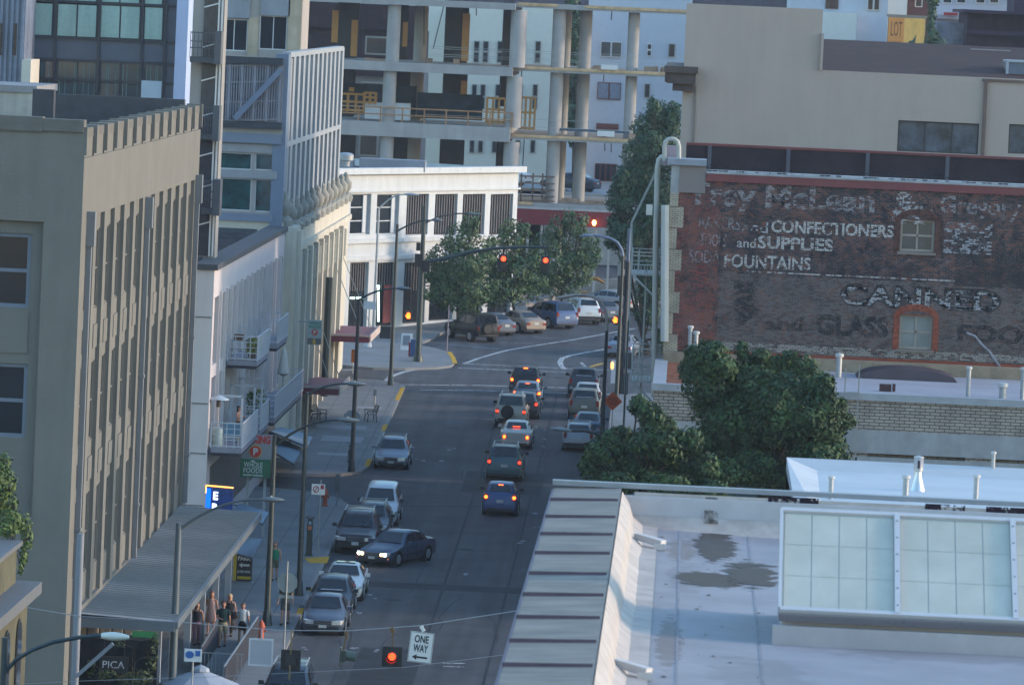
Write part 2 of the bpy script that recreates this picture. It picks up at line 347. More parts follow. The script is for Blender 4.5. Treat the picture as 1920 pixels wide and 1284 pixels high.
cor = [gp(*q) for q in ((560, 681), (640, 684), (700, 689), (760, 690), (820, 688), (845, 685), (852, 680), (849, 670), (842, 660), (815, 652), (780, 646), (795, 640), (815, 632), (830, 622), (900, 610), (1000, 597), (1160, 578))]
cor += [(6, 470), (-4, 440), (-11, 421), (-18.2, 392), (-22, 381), (-34, 381), (-40, 361)]
slab('pavement', cor, 'wide corner pavement before the white building')
KR = lambda y: -3.55 - (y-300)*.004
near_right = [(4, 203)] + [(-.2, 203)] ; near_right = [(KR(203), 203)] + [(KR(y), y) for y in (240, 300, 336)] + [(KR(340)+.5, 341.5), (KR(343)+2, 343), (30, 343.5), (30, 203)]
slab('pavement', near_right, 'grey pavement along the painted brick wall building')
far_right = [(30, 357), (1.5, 357), (0, 358), (-.8, 360), (-.9, 364), (1.5, 380), (6, 410), (10, 440), (40, 440)]
slab('pavement', far_right, 'pavement under the tall dark tree beyond the crossing')
near2 = [(-26, 178), (-26, 60), (-15, 60), (-15, 176), (-16, 178)]
slab('pavement', near2, 'pavement at the near left corner')
slab('pavement', [(-3.6, 60), (40, 60), (40, 178), (-2.6, 178), (-3.6, 176.5)], 'pavement around the flat roofed building')
# kerb bands and joints
mb = MB()
strip(mb, [(x+.001-.09, y) for x, y in near_left[1:8]], .18, KH+.006); strip(mb, [(x-.09, y) for x, y in far_left[4:10]], .18, KH+.006)
strip(mb, [(x+.09, y) for x, y in near_right[0:4]], .18, KH+.006)
tag(mb.build('kerb', M_kerb), 'pale concrete kerb edging the pavements', 'kerb', kind='structure')
mb = MB()
for y in list(range(206, 283, 3)) + list(range(291, 343, 3)): strip(mb, [(-21, y), (KL(y)-.2, y)], .035, KH+.004)
for x in (-19.2, -17.6, -16.1): strip(mb, [(x, 204), (x, 282)], .035, KH+.0052); strip(mb, [(x, 290), (x-.3, 343)], .035, KH+.0052)
tag(mb.build('pavement_joints', M_seam), 'joint lines between the pavement slabs', 'pavement joints', kind='structure')
mb = MB()      # smoother, paler slabs let into the pavement
for y0, y1, x0, x1 in ((306, 309, -18.8, -16.6), (313, 315, -19.5, -16.8), (299, 300.2, -18.5, -16.9), (325, 326.5, -18, -16.6)):
    mb.add([(x, y, gz(y)+KH+.008) for x, y in ((x0, y0), (x1, y0), (x1, y1), (x0, y1))], [(0, 1, 2, 3)])
tag(mb.build('pavement_patches', mat('new_concrete', (.27, .275, .29), .9, var=.1)), 'pale new slabs let into the far pavement', 'pavement patches', kind='structure')
mb = MB()
def kpaint(y0, y1): strip(mb, [(KL(y0)-.1, y0), (KL(y1)-.1, y1)], .26, KH+.010)
kpaint(331, 339); kpaint(313, 316.5); kpaint(294.5, 298); kpaint(236, 238); kpaint(243.5, 244.5)
a = [G(570, 1046, KH), G(618, 1043, KH), G(613, 1056, KH), G(580, 1055, KH)]
mb.add([(p.x, p.y, gz(p.y)+KH+.012) for p in a], [(0, 1, 2, 3)])
strip(mb, [gp(842, 660), gp(849, 670), gp(853, 681)], .3, KH+.010); strip(mb, [gp(1100, 690), gp(1130, 681)], .25, KH+.01)
tag(mb.build('yellow_kerb_paint', M_yel), 'worn yellow paint on kerb ends', 'kerb paint', kind='structure')
# road markings
mb = MB(); g2 = lambda *q: [(G(x, y).x, G(x, y).y) for x, y in q]
strip(mb, g2((745, 721), (900, 722.5), (1060, 727)), .34, .008); strip(mb, g2((790, 731), (900, 732), (1200, 741)), .3, .008)
strip(mb, g2((860, 690), (960, 694), (1060, 698)), .3, .008); strip(mb, g2((870, 682), (960, 686), (1200, 697)), .3, .008)
strip(mb, g2((870, 682), (900, 671), (935, 661), (955, 656), (1010, 647), (1070, 638), (1130, 627), (1190, 616)), .26, .0095)
strip(mb, g2((1140, 654), (1098, 661), (1068, 667), (1054, 672), (1050, 679), (1052, 686), (1058, 692)), .34, .0095)
strip(mb, g2((1090, 680), (1101, 692)), .2, .009); strip(mb, g2((719, 719), (733, 706), (755, 698), (780, 693)), .34, .011)
strip(mb, g2((640, 694), (662, 693)), .3, .009); strip(mb, g2((838, 646), (935, 654)), .15, .009); strip(mb, g2((935, 642), (1000, 644)), .12, .009); strip(mb, g2((1000, 632), (1040, 635)), .12, .009)
strip(mb, g2((832, 1243), (870, 1243)), .22, .008); strip(mb, g2((832, 1249), (870, 1250)), .18, .008)
tag(mb.build('road_markings', M_line), 'worn white lines painted on the road', 'road markings', kind='structure')
mb = MB(); rr = random.Random(3)
for q in ((835, 865), (845, 843), (790, 862), (749, 963), (745, 990), (700, 1118), (1005, 962), (682, 1150), (665, 1215), (695, 1222), (1028, 808), (1025, 838), (1030, 823), (981, 1016), (1000, 990), (742, 985), (880, 1075), (573, 1218), (612, 1180)):
    p = G(*q)
    for k in range(2):
        x, y = p.x + rr.uniform(-.3, .3), p.y + rr.uniform(-.8, .8); r = rr.uniform(.08, .2)
        mb.add([(x + r*math.cos(t)*rr.uniform(.6, 1), y + 3*r*math.sin(t)*rr.uniform(.6, 1), gz(y)+.012) for t in [k2*math.pi/3 for k2 in range(6)]], [tuple(range(6))])
tag(mb.build('road_patches', mat('pale_road_marks', (.2, .21, .24), .8, var=.3)), 'small pale spots worn into the asphalt', 'road patches', kind='structure')
mb = MB()       # dark tar joints and repaired areas in the asphalt
strip(mb, g2((690, 949), (905, 949)), .3, .005); strip(mb, [(-9.5, 205), (-9.8, 300), (-10.2, 340)], .12, .0052); strip(mb, [(-6.8, 205), (-7, 340)], .1, .0054)
for y0, y1, x0, x1 in ((286, 296, -10.5, -6.5), (247, 249, -14, -5), (216, 228, -12, -9.5)):
    mb.add([(x, y, gz(y)+.0045) for x, y in ((x0, y0), (x1, y0), (x1, y1), (x0, y1))], [(0, 1, 2, 3)])
for (x, y) in ((-9.2, 262), (-11.5, 243), (-8.0, 300), (-12.2, 318), (-7.2, 352)):
    mb.add([(x+.36*math.cos(k*math.pi/8), y+.36*math.sin(k*math.pi/8), gz(y+.36*math.sin(k*math.pi/8))+.0065) for k in range(16)], [tuple(range(16))])
for k in range(9):      # wandering cracks
    x, y = rr.uniform(-13, -5), rr.uniform(215, 330); pts = [(x, y)]
    for j in range(5): x += rr.uniform(-.35, .35); y += rr.uniform(1.5, 4); pts.append((x, y))
    strip(mb, pts, .05, .0057)
tag(mb.build('road_repairs', mat('tar', (.032, .033, .038), .8, var=.35, scale=.8)), 'darker tar joints and repaired strips in the road', 'road repairs', kind='structure')
# ================================================================ LEFT SIDE OF THE STREET
M_gray = mat('warm_grey_stucco', (.165, .16, .145), .9, var=.10, scale=.35, bump=.15, streak=.1)
M_cap = mat('parapet_cap', (.13, .125, .115), .85, var=.15)
M_gwin = mat('grey_building_glass', (.045, .043, .040), .6, var=.35, scale=.6, spec=.12)
M_pipe = mat('grey_downpipe', (.15, .16, .175), .6, var=.08)
M_roof = mat('dark_roofing', (.06, .062, .07), .9, var=.2)
M_corr = mat('canopy_metal', (.27, .29, .31), .75, var=.15, scale=.7, streak=.2)
X0 = -20.8; YF = 198.8; YB = 246.0; TOP = 26.2
gb = thing('warehouse_building', 'tall grey stucco warehouse with narrow windows and long metal canopy at street level', 'building', (X0, YF, gz(YF))); og = gb.location
mb = MB(og)
pit = 3.62; y0c = 200.4; rows = [(19.75, 22.6), (15.0, 17.85), (10.25, 13.1)]
holes = []; recess = []
for k in range(12):
    a = y0c + pit*k + (1.2 if k >= 6 else 0); recess.append((a, a+2.65))
    for zb, zt in rows: holes.append((a+.8, a+2.6, zb, zt))
    for zb, zt in ((18.4, 19.3), (13.65, 14.5), (9.3, 9.8)): pass
mb.wall((X0-.15, 0, 0), (0, 1, 0), (1, 0, 0), YF+.5, YB-.5, 9.0, 23.2, [h for h in holes], .12)
# pilasters and upper wall flush in one plane
edges = [YF] + [e for r in recess for e in r] + [YB]
for i in range(0, len(edges), 2): mb.box(X0-.6, X0, max(edges[i], YF+.004), edges[i+1], 4.4, 23.2)
mb.box(X0-.6, X0, YF+.006, YB, 23.2, TOP-.9)
for a, b in recess:
    mb.box(X0-.6, X0-.002, a+.002, b-.002, 4.4, 9.2)
    for zc in (18.75, 14.0): mb.box(X0-.15, X0-.09, a+1.2, a+2.5, zc-.42, zc+.42)      # raised spandrel panel
# crenellated parapet
npar = 13; st = (YB-YF)/npar
for k in range(npar+1): y = YF + .01 + (YB-YF-.02)/npar*k; mb.box(X0-.62, X0+.07, max(YF+.01, y-.24), min(YB-.01, y+.24), TOP-.8, TOP+.18)
for k in range(npar): y = YF + st*k; mb.box(X0-.5, X0-.08, y+.26, y+st-.26, TOP-.9, TOP-.2)
# front wall toward the camera
Of = (0, YF, 0); XL = -34.0
fr = []
wr = [ry(0, 437, 57, 577, YF+.3), ry(0, 681, 50, 820, YF+.3)]
pn = [ry(0, 414, 78, 612, YF), ry(0, 612, 70, 1030, YF)]
lp = ry(0, 245, 82, 270, YF)
hl = [(XL+1, pn[0][1], pn[0][2]-6.6, pn[0][3])]
zl = lp[3]
mb.wall(Of, (1, 0, 0), (0, -1, 0), XL, X0, 4.0, zl-.02, hl, .3)
mb.wall((0, YF+.3, 0), (1, 0, 0), (0, -1, 0), XL+.9, pn[0][1]+.1, pn[0][2]-6.7, pn[0][3]+.1, [(wr[0][1]-2.6, wr[0][1], wr[0][2], wr[0][3]), (wr[1][1]-2.6, wr[1][1], wr[1][2], wr[1][3])], .2)
sp = ry(0, 590, 52, 645, YF+.3)
mb.box(wr[0][1]-2.6, wr[0][1], YF+.25, YF+.3, sp[2]-.3, sp[3]+.1)
mb.box(lp[1], X0-.6, YF+.002, YF+.6, zl-.02, TOP+.0)
mb.box(X0-.6, X0-.002, YF+.002, YF+.008, zl-.02, TOP-.92)
mb.box(XL, lp[1], YF, YF+.5, zl-.02, zl)
gwall = mb.build('wall', M_gray, gb)
cap = MB(og)
cap.box(lp[1]-.05, X0-.05, YF-.1, YF+.75, TOP, TOP+.42); cap.box(XL, lp[1]-.052, YF-.12, YF+.7, zl, zl+.5)
for k in range(npar): y = YF + st*k; cap.box(X0-.66, X0-.06, y+.262, y+st-.262, TOP-.2, TOP+.12)
cap.build('parapet_cap', M_cap, gwall)
mb = MB(og); mb.box(XL, X0-.62, YF+.8, YB-.6, TOP-1.6, TOP-1.3)
xb_ = PY(64, 190, YB).x; mb.box(xb_, X0-.7, YB-.6, YB, 20, TOP+.35)
q = ry(60, 168, 100, 240, YB-12); mb.box(q[0], q[1], YB-12, YB-11.3, TOP-1.3, q[3])
mb.build('roof', M_roof, gb)
for i, (a, b, c, d) in enumerate([(wr[0][1]-2.6, wr[0][1], wr[0][2], wr[0][3]), (wr[1][1]-2.6, wr[1][1], wr[1][2], wr[1][3])]):
    window(gb, og, (0, YF+.3, 0), (1, 0, 0), (0, -1, 0), a, b, c, d, .15, .14, 1, 2, mat('blue_grey_sash', (.13, .16, .21), .6, var=.05), M_glass)
for h in holes:
    window(gb, og, (X0-.15, 0, 0), (0, 1, 0), (1, 0, 0), *h, .08, .07, 1, 2, M_gray, M_gwin)
def downpipe(y, z1, z0, r=.16):
    mb = MB(og); mb.box(X0+.02, X0+.2, y-r, y+r, z0, z1); mb.box(X0+.01, X0+.3, y-r*1.5, y+r*1.5, z1, z1+1.2)
    for z in (z0+2, z0+7): mb.box(X0+.005, X0+.23, y-r*1.4, y+r*1.4, z, z+.12)
    mb.build('downpipe', M_pipe, gb)
downpipe(200.6, 22.2, 5.2); downpipe(222.2, 22.0, 9.2); downpipe(244.6, 22.2, 9.4)
# canopy
cn = MB(og); ya, yb = 203.6, 243.2; za, zb = 8.85, 9.22; xw, xe = X0+.02, -17.4
def cz(y): return za + (zb-za)*(y-ya)/(yb-ya)
nr = 60
prof = []
for k in range(nr*2+1): y = ya + (yb-ya)*k/(nr*2); prof.append((y, cz(y) + (.05 if k % 2 else 0)))
for k in range(len(prof)-1):
    (p, q), (p2, q2) = prof[k], prof[k+1]
    cn.quad((xw, p, q+.12), (xe, p, q-.02), (xe, p2, q2-.02), (xw, p2, q2+.12))
cnp = cn.build('canopy', M_corr, gb)
cn = MB(og)
for k in range(64): y = ya + .3 + (yb-ya-.6)*k/63; cn.bar((xw+.02, y, cz(y)+.16), (xe, y, cz(y)+.03), .05, .1)
cn.build('ribs', mat('canopy_rib', (.19, .205, .22), .75), cnp)  # darker rib colour stands in for shading of the corrugated sheet
cn = MB(og); cn.bar((xe+.06, ya-.1, za-.1), (xe+.06, yb+.1, zb-.1), .12, .3); cn.box(X0, xe, ya-.16, ya-.02, za-.35, za-.02)
cn.box(X0+.4, xe-.9, ya+.4, ya+.5, za-1.0, za-.6)
for k in range(9): y = ya + 1 + k*4.7; cn.bar((xw, y, cz(y)-.12), (xe, y, cz(y)-.14), .1, .2)
cn.build('canopy_frame', mat('canopy_frame', (.10, .12, .14), .6), gb)
for y in (207, 213.3, 219.6, 226, 232.5, 239):
    mb = MB(og); mb.box(-18.4, -18.15, y-.13, y+.13, gz(y)+KH, cz(y)-.2); mb.build('column', mat('column_grey', (.30, .32, .36), .7), gb)
# ground floor shop front behind the canopy
mb = MB(og)
for k in range(8):
    y = 206 + k*4.7; mb.box(X0+.01, X0+.06, y, y+3.6, gz(y)+.9, gz(y)+3.6)
mb.build('shop_window', M_gwin, gb)
# end wall beneath the canopy: dark timber screen with creeper and sign
mb = MB(og); q = ry(150, 1175, 300, 1300, YF+4)
mb.box(X0, -17.9, YF+4.0, YF+4.15, 4.6, 8.2); mb.build('end_screen', mat('dark_screen', (.02, .02, .022), .8, var=.5, scale=3, streak=.6), gb)
q = ry(186, 1230, 240, 1262, YF+3.8)
sg = thing('hanging_sign', 'small black sign with pale letters hanging under the near end of the canopy', 'sign', ((q[0]+q[1])/2, YF+3.8, q[2]))
mb = MB(sg.location); mb.box(q[0], q[1], YF+3.78, YF+3.86, q[2], q[3]); mb.bar((q[0]+.15, YF+3.82, q[3]), (q[0]+.15, YF+3.82, 8.5), .03); mb.bar((q[1]-.15, YF+3.82, q[3]), (q[1]-.15, YF+3.82, 8.5), .03)
sb = mb.build('board', mat('black_board', (.012, .012, .015), .6, var=0), sg)
lettering('PICA', ((q[0]+q[1])/2, YF+3.77, (q[2]+q[3])/2), (1, 0, 0), (0, -1, 0), .36, M_white, sb, sg.location, width=.78)
mb = MB(og); mb.box(-18.9, -18.0, ya-.14, ya-.1, za-.6, za-.38); mb.build('green_panel', mat('green_panel', (.03, .2, .06), .5, var=.1), gb)

# ---- small tan stucco house front in the near left corner (other side of the near cross street)
M_tan2 = mat('mossy_stucco', (.105, .10, .068), .95, var=.25, scale=1.2, bump=.3, streak=.2)
Yn = 172.0
cb = thing('corner_building', 'low mossy stucco building with arched windows and stone cornice, cut by the left edge', 'building', (-20.6, Yn, gz(Yn))); oc = cb.location
def pc(px, py, y=Yn): return PY(px, py, y)
mb = MB(oc)
pR = pc(50, 1170); zc = pc(60, 1100).z; XR = pR.x
# facade runs away from the corner toward camera-left: wall facing the street (+X) seen obliquely plus cornice
mb.box(XR-9, XR, Yn-14, Yn, 3.2, zc-.2)
zt = pc(35, 1020).z
mb.box(XR-9, XR-.35, Yn-14, Yn-.3, zc+.15, zt)
w0 = mb.build('wall', M_tan2, cb)
mb = MB(oc); mb.box(XR-9, XR+.38, Yn-14, Yn+.3, zc-.2, zc+.15); mb.box(XR-9, XR-.2, Yn-14, Yn-.15, zt, zt+.14); mb.build('cornice', mat('lead_flashing', (.10, .105, .115), .6, var=.2, scale=2), cb)
for yy in (Yn-2.2, Yn-5.2, Yn-8.2):
    mb = MB(oc); pts = []
    zs0, zs1 = zc-4.2, zc-1.35; r = .62
    pts = [(XR+.02, yy-r, zs0), (XR+.02, yy+r, zs0)] + [(XR+.02, yy + r*math.cos(t), zs1 + r*math.sin(t)) for t in [math.pi*k/8 for k in range(9)]]
    mb.prism(pts, (.03, 0, 0)); f = mb.build('window', mat('window_dark_frame', (.03, .03, .03), .6, var=0), cb)
    mb = MB(oc); mb.prism([(XR+.055, yy + (p[1]-yy)*.86, zs0 + (p[2]-zs0)*.95 + .1) for p in pts], (.01, 0, 0)); mb.build('pane', M_glass, f)

# ---- buildings behind the warehouse -------------------------------------------------
# glass office block
M_span = mat('blue_spandrel', (.055, .075, .12), .4, var=.12); M_mull = mat('dark_mullion', (.018, .022, .034), .5, var=0)
M_curt = mat('pale_curtain', (.30, .43, .40), .8, var=.1, scale=6, streak=.25)
Yo = 266.0
def cell(px0, py0, px1, py1, Y): return ry(px0, py0, px1, py1, Y)
ob = thing('office_building', 'glass and blue panel office block with pale curtains behind the warehouse', 'building', (PY(190, 100, Yo).x, Yo, gz(Yo))); oo = ob.location
q = cell(46, -40, 332, 260, Yo); mb = MB(oo); mb.box(q[0], q[1], Yo+.3, Yo+14, gz(Yo), q[3]); mb.build('wall', M_span, ob)
cols = [(62, 98), (106, 181), (187, 262), (269, 305)]
for i, (a, b) in enumerate(cols):
    for (c, d, mt, rows_) in ((-30, 5+i*2, M_curt, 1), (5+i*2.6, 68+i*2.8, M_curt, 1), (113+i*1.6, 190+i*1.6, M_glassb, 2)):
        c2 = cell(a, c, b, d, Yo)
        f = MB(oo); f.box(c2[0]-.03, c2[1]+.03, Yo+.22, Yo+.296, c2[2]-.03, c2[3]+.03); fr_ = f.build('window', M_mull, ob)
        g = MB(oo); nsp = 2 if b-a > 60 else 1
        for s_ in range(nsp):
            xa = c2[0] + (c2[1]-c2[0])*s_/nsp + .04; xb = c2[0] + (c2[1]-c2[0])*(s_+1)/nsp - .04
            for r_ in range(rows_):
                za_ = c2[2] + (c2[3]-c2[2])*(0, .52)[r_]*(rows_-1) + .05; zb_ = c2[2] + (c2[3]-c2[2])*((.48, 1)[r_] if rows_ == 2 else 1) - .05
                g.box(xa, xb, Yo+.19, Yo+.215, za_, zb_)
        g.build('pane', mt, fr_)
        if mt is M_glassb:      # blinds hanging in vertical strips behind the dark panes
            bl = MB(oo); rb = random.Random(i)
            for s_ in range(int((b-a)/3.2)):
                if rb.random() < .4: xx = c2[0] + .1 + s_*.085; bl.box(xx, xx+.035, Yo+.175, Yo+.185, c2[2]+.1, c2[3]-.1)
            bl.build('blind', mat('blind_strip', (.10, .17, .18), .8, var=.3), fr_)
mb = MB(oo)
for px in (55, 102, 184, 265, 308): x = PY(px, 90, Yo).x; mb.box(x-.06, x+.06, Yo+.1, Yo+.18, gz(Yo)+12, q[3])
for py in (2, 70, 112, 148): z = PY(190, py+4, Yo).z; mb.box(q[0], q[1], Yo+.14, Yo+.25, z-.06, z+.06)
mb.build('mullions', M_mull, ob)
c2 = cell(330, -40, 352, 190, Yo); mb = MB(oo); mb.box(c2[0], c2[1], Yo-.25, Yo+12, gz(Yo), c2[3]); mb.build('corner_panel', mat('pale_blue_panel', (.33, .40, .58), .6, var=.05), ob)
c2 = cell(263, 152, 303, 196, Yo); mb = MB(oo); mb.box(c2[0], c2[1], Yo+.1, Yo+.17, c2[2], c2[3]); mb.build('poster_panel', mat('pale_poster', (.33, .42, .5), .6, var=.05), ob)
# corrugated blue building at far left
Yc = 262.0
bb = thing('clad_building', 'pale blue vertically ribbed metal clad building at the top left edge', 'building', (PY(10, 100, Yc).x, Yc, gz(Yc))); o_ = bb.location
q = cell(-60, -40, 46, 172, Yc); mb = MB(o_); mb.box(q[0], q[1], Yc+.1, Yc+6, gz(Yc), q[3])
x = q[0]
while x < q[1]-.1: mb.box(x, x+.12, Yc, Yc+.1, q[2], q[3]); x += .24
mb.build('wall', mat('blue_cladding', (.20, .24, .33), .5, .2, var=.25, scale=2, streak=.5), bb)
for a, b in ((0, 4), (26, 31)):
    c2 = cell(a, 44, b, 104, Yc-.02); mb = MB(o_); mb.box(c2[0], c2[1], Yc-.06, Yc+.02, c2[2], c2[3]); mb.build('window', M_glass, bb)
c2 = cell(40, 112, 57, 166, Yc-.5); mb = MB(o_); mb.box(c2[0], c2[1], Yc-.5, Yc+3, c2[2], c2[3]); mb.build('end_panel', mat('cream_panel', (.5, .48, .42), .7, var=.05), bb)
# white stucco penthouse left
Yw = 249.0
pb = thing('white_building', 'cream stucco wall block with stained top behind the parapet at the left edge', 'building', (PY(20, 200, Yw).x, Yw, gz(Yw))); o_ = pb.location
q = cell(-60, 172, 62, 330, Yw); mb = MB(o_); mb.box(q[0], q[1], Yw, Yw+8, gz(Yw), q[3]); mb.build('wall', mat('stained_cream_stucco', (.46, .43, .38), .9, var=.12, scale=1.5, streak=.35), pb)
mb = MB(o_); mb.box(q[0], q[1]+.1, Yw-.1, Yw+8.1, q[3], q[3]+.3)
for k in range(7): z = q[3]-3.1-k*.16; mb.box(q[1]-3.6, q[1]-2.9, Yw-.03, Yw, z, z+.07)
mb.build('coping', mat('grey_coping', (.22, .22, .23), .7), pb)
# ---- grey apartment tower with edge-on balconies
M_tower = mat('grey_render', (.27, .26, .25), .85, var=.06, streak=.1); M_tdk = mat('dark_window_strip', (.035, .035, .045), .3, var=.4, scale=3)
Yt = 258.0
tb = thing('apartment_tower', 'grey render apartment tower with dark boxed balconies stacked on its street corner', 'building', (PY(380, 200, Yt).x, Yt, gz(Yt))); ot = tb.location
q = cell(353, -40, 412, 520, Yt); mb = MB(ot); mb.box(q[0], q[1], Yt, Yt+1.6, gz(Yt), q[3]); mb.build('wall', M_tower, tb)
c2 = cell(375, -40, 402, 480, Yt); mb = MB(ot); mb.box(c2[0], c2[1], Yt-.06, Yt-.003, c2[2], c2[3]); wd = mb.build('window_strip', M_tdk, tb)
mb = MB(ot)
for py in (10, 85, 148, 215, 290, 350, 420): z = PY(388, py, Yt).z; mb.bar((c2[0], Yt-.1, z-.1), (c2[1], Yt-.1, z+.1), .06)
for px in (402, 408): x = PY(px, 240, Yt).x; mb.bar((x, Yt-.1, c2[2]), (x, Yt-.1, c2[3]), .07)
mb.build('mullions', M_white, wd)
for (a, b, c, d) in ((357, 60, 414, 118), (370, 200, 410, 262), (378, 338, 412, 402)):
    b2 = cell(a, b, d if False else c, d, Yt-1.2); bal = MB(ot)
    bal.box(b2[0], b2[1], Yt-1.3, Yt-.12, b2[2], b2[2]+.25); bp_ = bal.build('balcony', mat('dark_balcony', (.04, .045, .055), .6), tb)
    r = MB(ot)
    for z in (b2[3], b2[2]+.7, (b2[2]+b2[3])/2+.3): r.bar((b2[0], Yt-1.28, z-.05), (b2[1], Yt-1.28, z-.05), .05)
    n_ = 8
    for k in range(n_+1): x = b2[0] + (b2[1]-b2[0])*k/n_; r.bar((x, Yt-1.28, b2[2]+.2), (x, Yt-1.28, b2[3]), .03)
    r.box(b2[1]-.28, b2[1]+.02, Yt-1.34, Yt-.15, b2[2]-.05, b2[3]+.05); r.build('railing', mat('dark_rail', (.06, .065, .08), .5), bp_)
# ---- set-back block with garage screen and windows (faces the camera)
Ys = 297.0; Yu = 316.0
sb_ = thing('parking_structure', 'stacked block with meshed parking deck, diagonal brace and blue framed windows above a plaster base', 'building', (PY(470, 300, Ys).x, Ys, gz(Ys))); os_ = sb_.location
mb = MB(os_)
q = list(cell(400, 104, 531, 490, Ys))
wins = [cell(413, 36, 464, 96, Yu), cell(486, 30, 538, 94, Yu), cell(404, 286, 472, 318, Ys), cell(478, 288, 514, 320, Ys), cell(404, 334, 471, 395, Ys), cell(477, 336, 514, 398, Ys)]
mb.wall((0, Ys, 0), (1, 0, 0), (0, -1, 0), q[0], q[1], gz(Ys), q[3], [(w_[0], w_[1], w_[2], w_[3]) for w_ in wins[2:]], .3)
mb.box(q[0], q[1], Ys+.5, Ys+6, gz(Ys), q[3]-.1); qu = cell(400, -60, 566, 104, Yu)
mb.wall((0, Yu, 0), (1, 0, 0), (0, -1, 0), qu[0], qu[1], q[3]-1, qu[3], wins[:2], .3); mb.box(qu[0], qu[1], Yu+.4, Yu+6, q[3]-1, qu[3]-.1); mb.build('wall', mat('taupe_render', (.34, .31, .29), .85, var=.08, streak=.15), sb_)
for i, w_ in enumerate(wins): window(sb_, os_, (0, Yu if i < 2 else Ys, 0), (1, 0, 0), (0, -1, 0), *w_, .15, .06, 2 if i < 2 else 1, 1, M_white, M_glass if i < 2 else mat('teal_glass', (.012, .06, .06), .1, var=.8, scale=1.2, spec=.8))
def pl(name, a, b, c, d, m, y0=-.15, y1=-.005, par=sb_, Y=Ys, og_=os_):
    c2 = cell(a, b, c, d, Y); m_ = MB(og_); m_.box(c2[0], c2[1], Y+y0, Y+y1, c2[2], c2[3]); return m_.build(name, m, par)
M_blgr = mat('blue_grey_band', (.15, .18, .24), .6, var=.08)
pl('louvre_panel', 412, -30, 470, 34, mat('louvre', (.22, .24, .28), .6, var=.1, streak=.2), Y=Yu); pl('louvre_panel', 490, -30, 545, 30, mat('louvre', (.2, .2, .2)), Y=Yu)
for n_, a in enumerate(((540, 0, 565, 100), (465, 34, 484, 110))): pl('timber_pier', *a, mat('tan_pier', (.42, .35, .26), .8, var=.15, streak=.3), Y=Yu)
pl('band', 404, 107, 532, 120, mat('dark_band', (.05, .055, .065)), -.5); pl('band', 404, 228, 530, 240, mat('dark_band', (.05, .05, .06)), -.5)
pl('band', 404, 240, 530, 250, mat('pale_band', (.3, .29, .28)), -.2); pl('band', 404, 250, 528, 268, M_blgr, -.3)
pl('band', 405, 270, 530, 286, mat('grey_band', (.27, .27, .28)), -.1); pl('band', 404, 319, 520, 334, mat('grey_band', (.27, .27, .28)), -.2)
pl('band', 402, 400, 512, 414, M_blgr, -.25)
# meshed deck opening
mb = MB(os_); c2 = cell(406, 121, 530, 227, Ys); mb.box(c2[0], c2[1], Ys-.1, Ys-.02, c2[2], c2[3]); dk = mb.build('parking_deck', mat('mesh_backing', (.17, .18, .22), .8, var=.5, scale=2.2, streak=.3), sb_)
mb = MB(os_)
n_ = 26
for k in range(n_+1): x = c2[0] + (c2[1]-c2[0])*k/n_; mb.bar((x, Ys-.25, c2[2]), (x, Ys-.25, c2[3]), .06 if k % 5 else .14)
for z in (c2[2]+.05, c2[2]+1.0, c2[3]-.9, c2[3]-.05): mb.bar((c2[0], Ys-.28, z-.12), (c2[1], Ys-.28, z+.12), .07)
mb.build('mesh_screen', mat('pale_mesh', (.22, .22, .26), .5, .3, var=.1), dk)
mb = MB(os_); p0 = PY(440, 223, Ys-.5); p1 = PY(528, 130, Ys-.5); mb.bar(p0, p1, .28); mb.build('brace', mat('blue_grey_steel', (.14, .18, .26), .5, .3, var=.08), dk)
# plaster base with arched niche
pl('plaster_base', 403, 414, 530, 500, mat('cream_plaster', (.47, .42, .34), .85, var=.08), -.12)
mb = MB(os_); p = PY(434, 455, Ys-.2); mb.prism([(p.x-.28, Ys-.22, p.z-.7), (p.x+.28, Ys-.22, p.z-.7)] + [(p.x + .28*math.cos(t), Ys-.22, p.z+.2+.3*math.sin(t)) for t in [math.pi*k/6 for k in range(7)]], (0, .08, 0)); mb.build('niche', mat('niche_brown', (.16, .12, .09), .9), sb_)

# ---- balcony building -------------------------------------------------
XB = -20.45
M_bp = mat('pink_grey_panel', (.55, .50, .50), .8, var=.06, scale=.8, streak=.08); M_bdk = mat('balcony_glass', (.17, .145, .14), .3, var=.4, scale=.5, spec=.6)  # taupe pane colour carries the reflection of glass viewed at a grazing angle
ba = thing('balcony_building', 'pale panelled apartment block with rows of tall windows and white railed balconies', 'building', (XB, 252, gz(252))); ob2 = ba.location
ZT = 19.0; YA, YE = 252.1, 296.0
mb = MB(ob2)
wy = []
y = YA + .9; k = 0
while y < YE-2:
    wd_ = 2.3; wy.append((y, y+wd_)); y += wd_ + (.55 if k % 2 else 1.0); k += 1
hz = [(14.75, 17.75), (11.2, 14.2)]
mb.wall((XB, 0, 0), (0, 1, 0), (1, 0, 0), YA, YE, gz(YA)-.3, ZT, [(a, b, z0, z1) for a, b in wy for z0, z1 in hz], .25)
mb.box(XB-12, XB-.001, YA, YA+.3, gz(YA)-.3, ZT); mb.box(XB-12, XB-.3, YA+.31, YE, ZT-1.0, ZT-.6)
for a, b in wy[:-1]: mb.box(XB, XB+.12, b+.1, b+.35, 11.2, 17.9)
mb.build('wall', M_bp, ba)
mb = MB(ob2); mb.box(XB-12, XB+.15, YA-.1, YA+.4, ZT, ZT+.25); mb.box(XB-.9, XB+.15, YA+.402, YE, ZT, ZT+.25)
x_ = XB-.95
for k in range(9): mb.box(XB-6, XB-1, YA+1+k*4.6, YA+1.15+k*4.6, ZT-.5, ZT+.3)
mb.build('coping', mat('slate_coping', (.075, .08, .09), .8, var=.25), ba)
mb = MB(ob2)
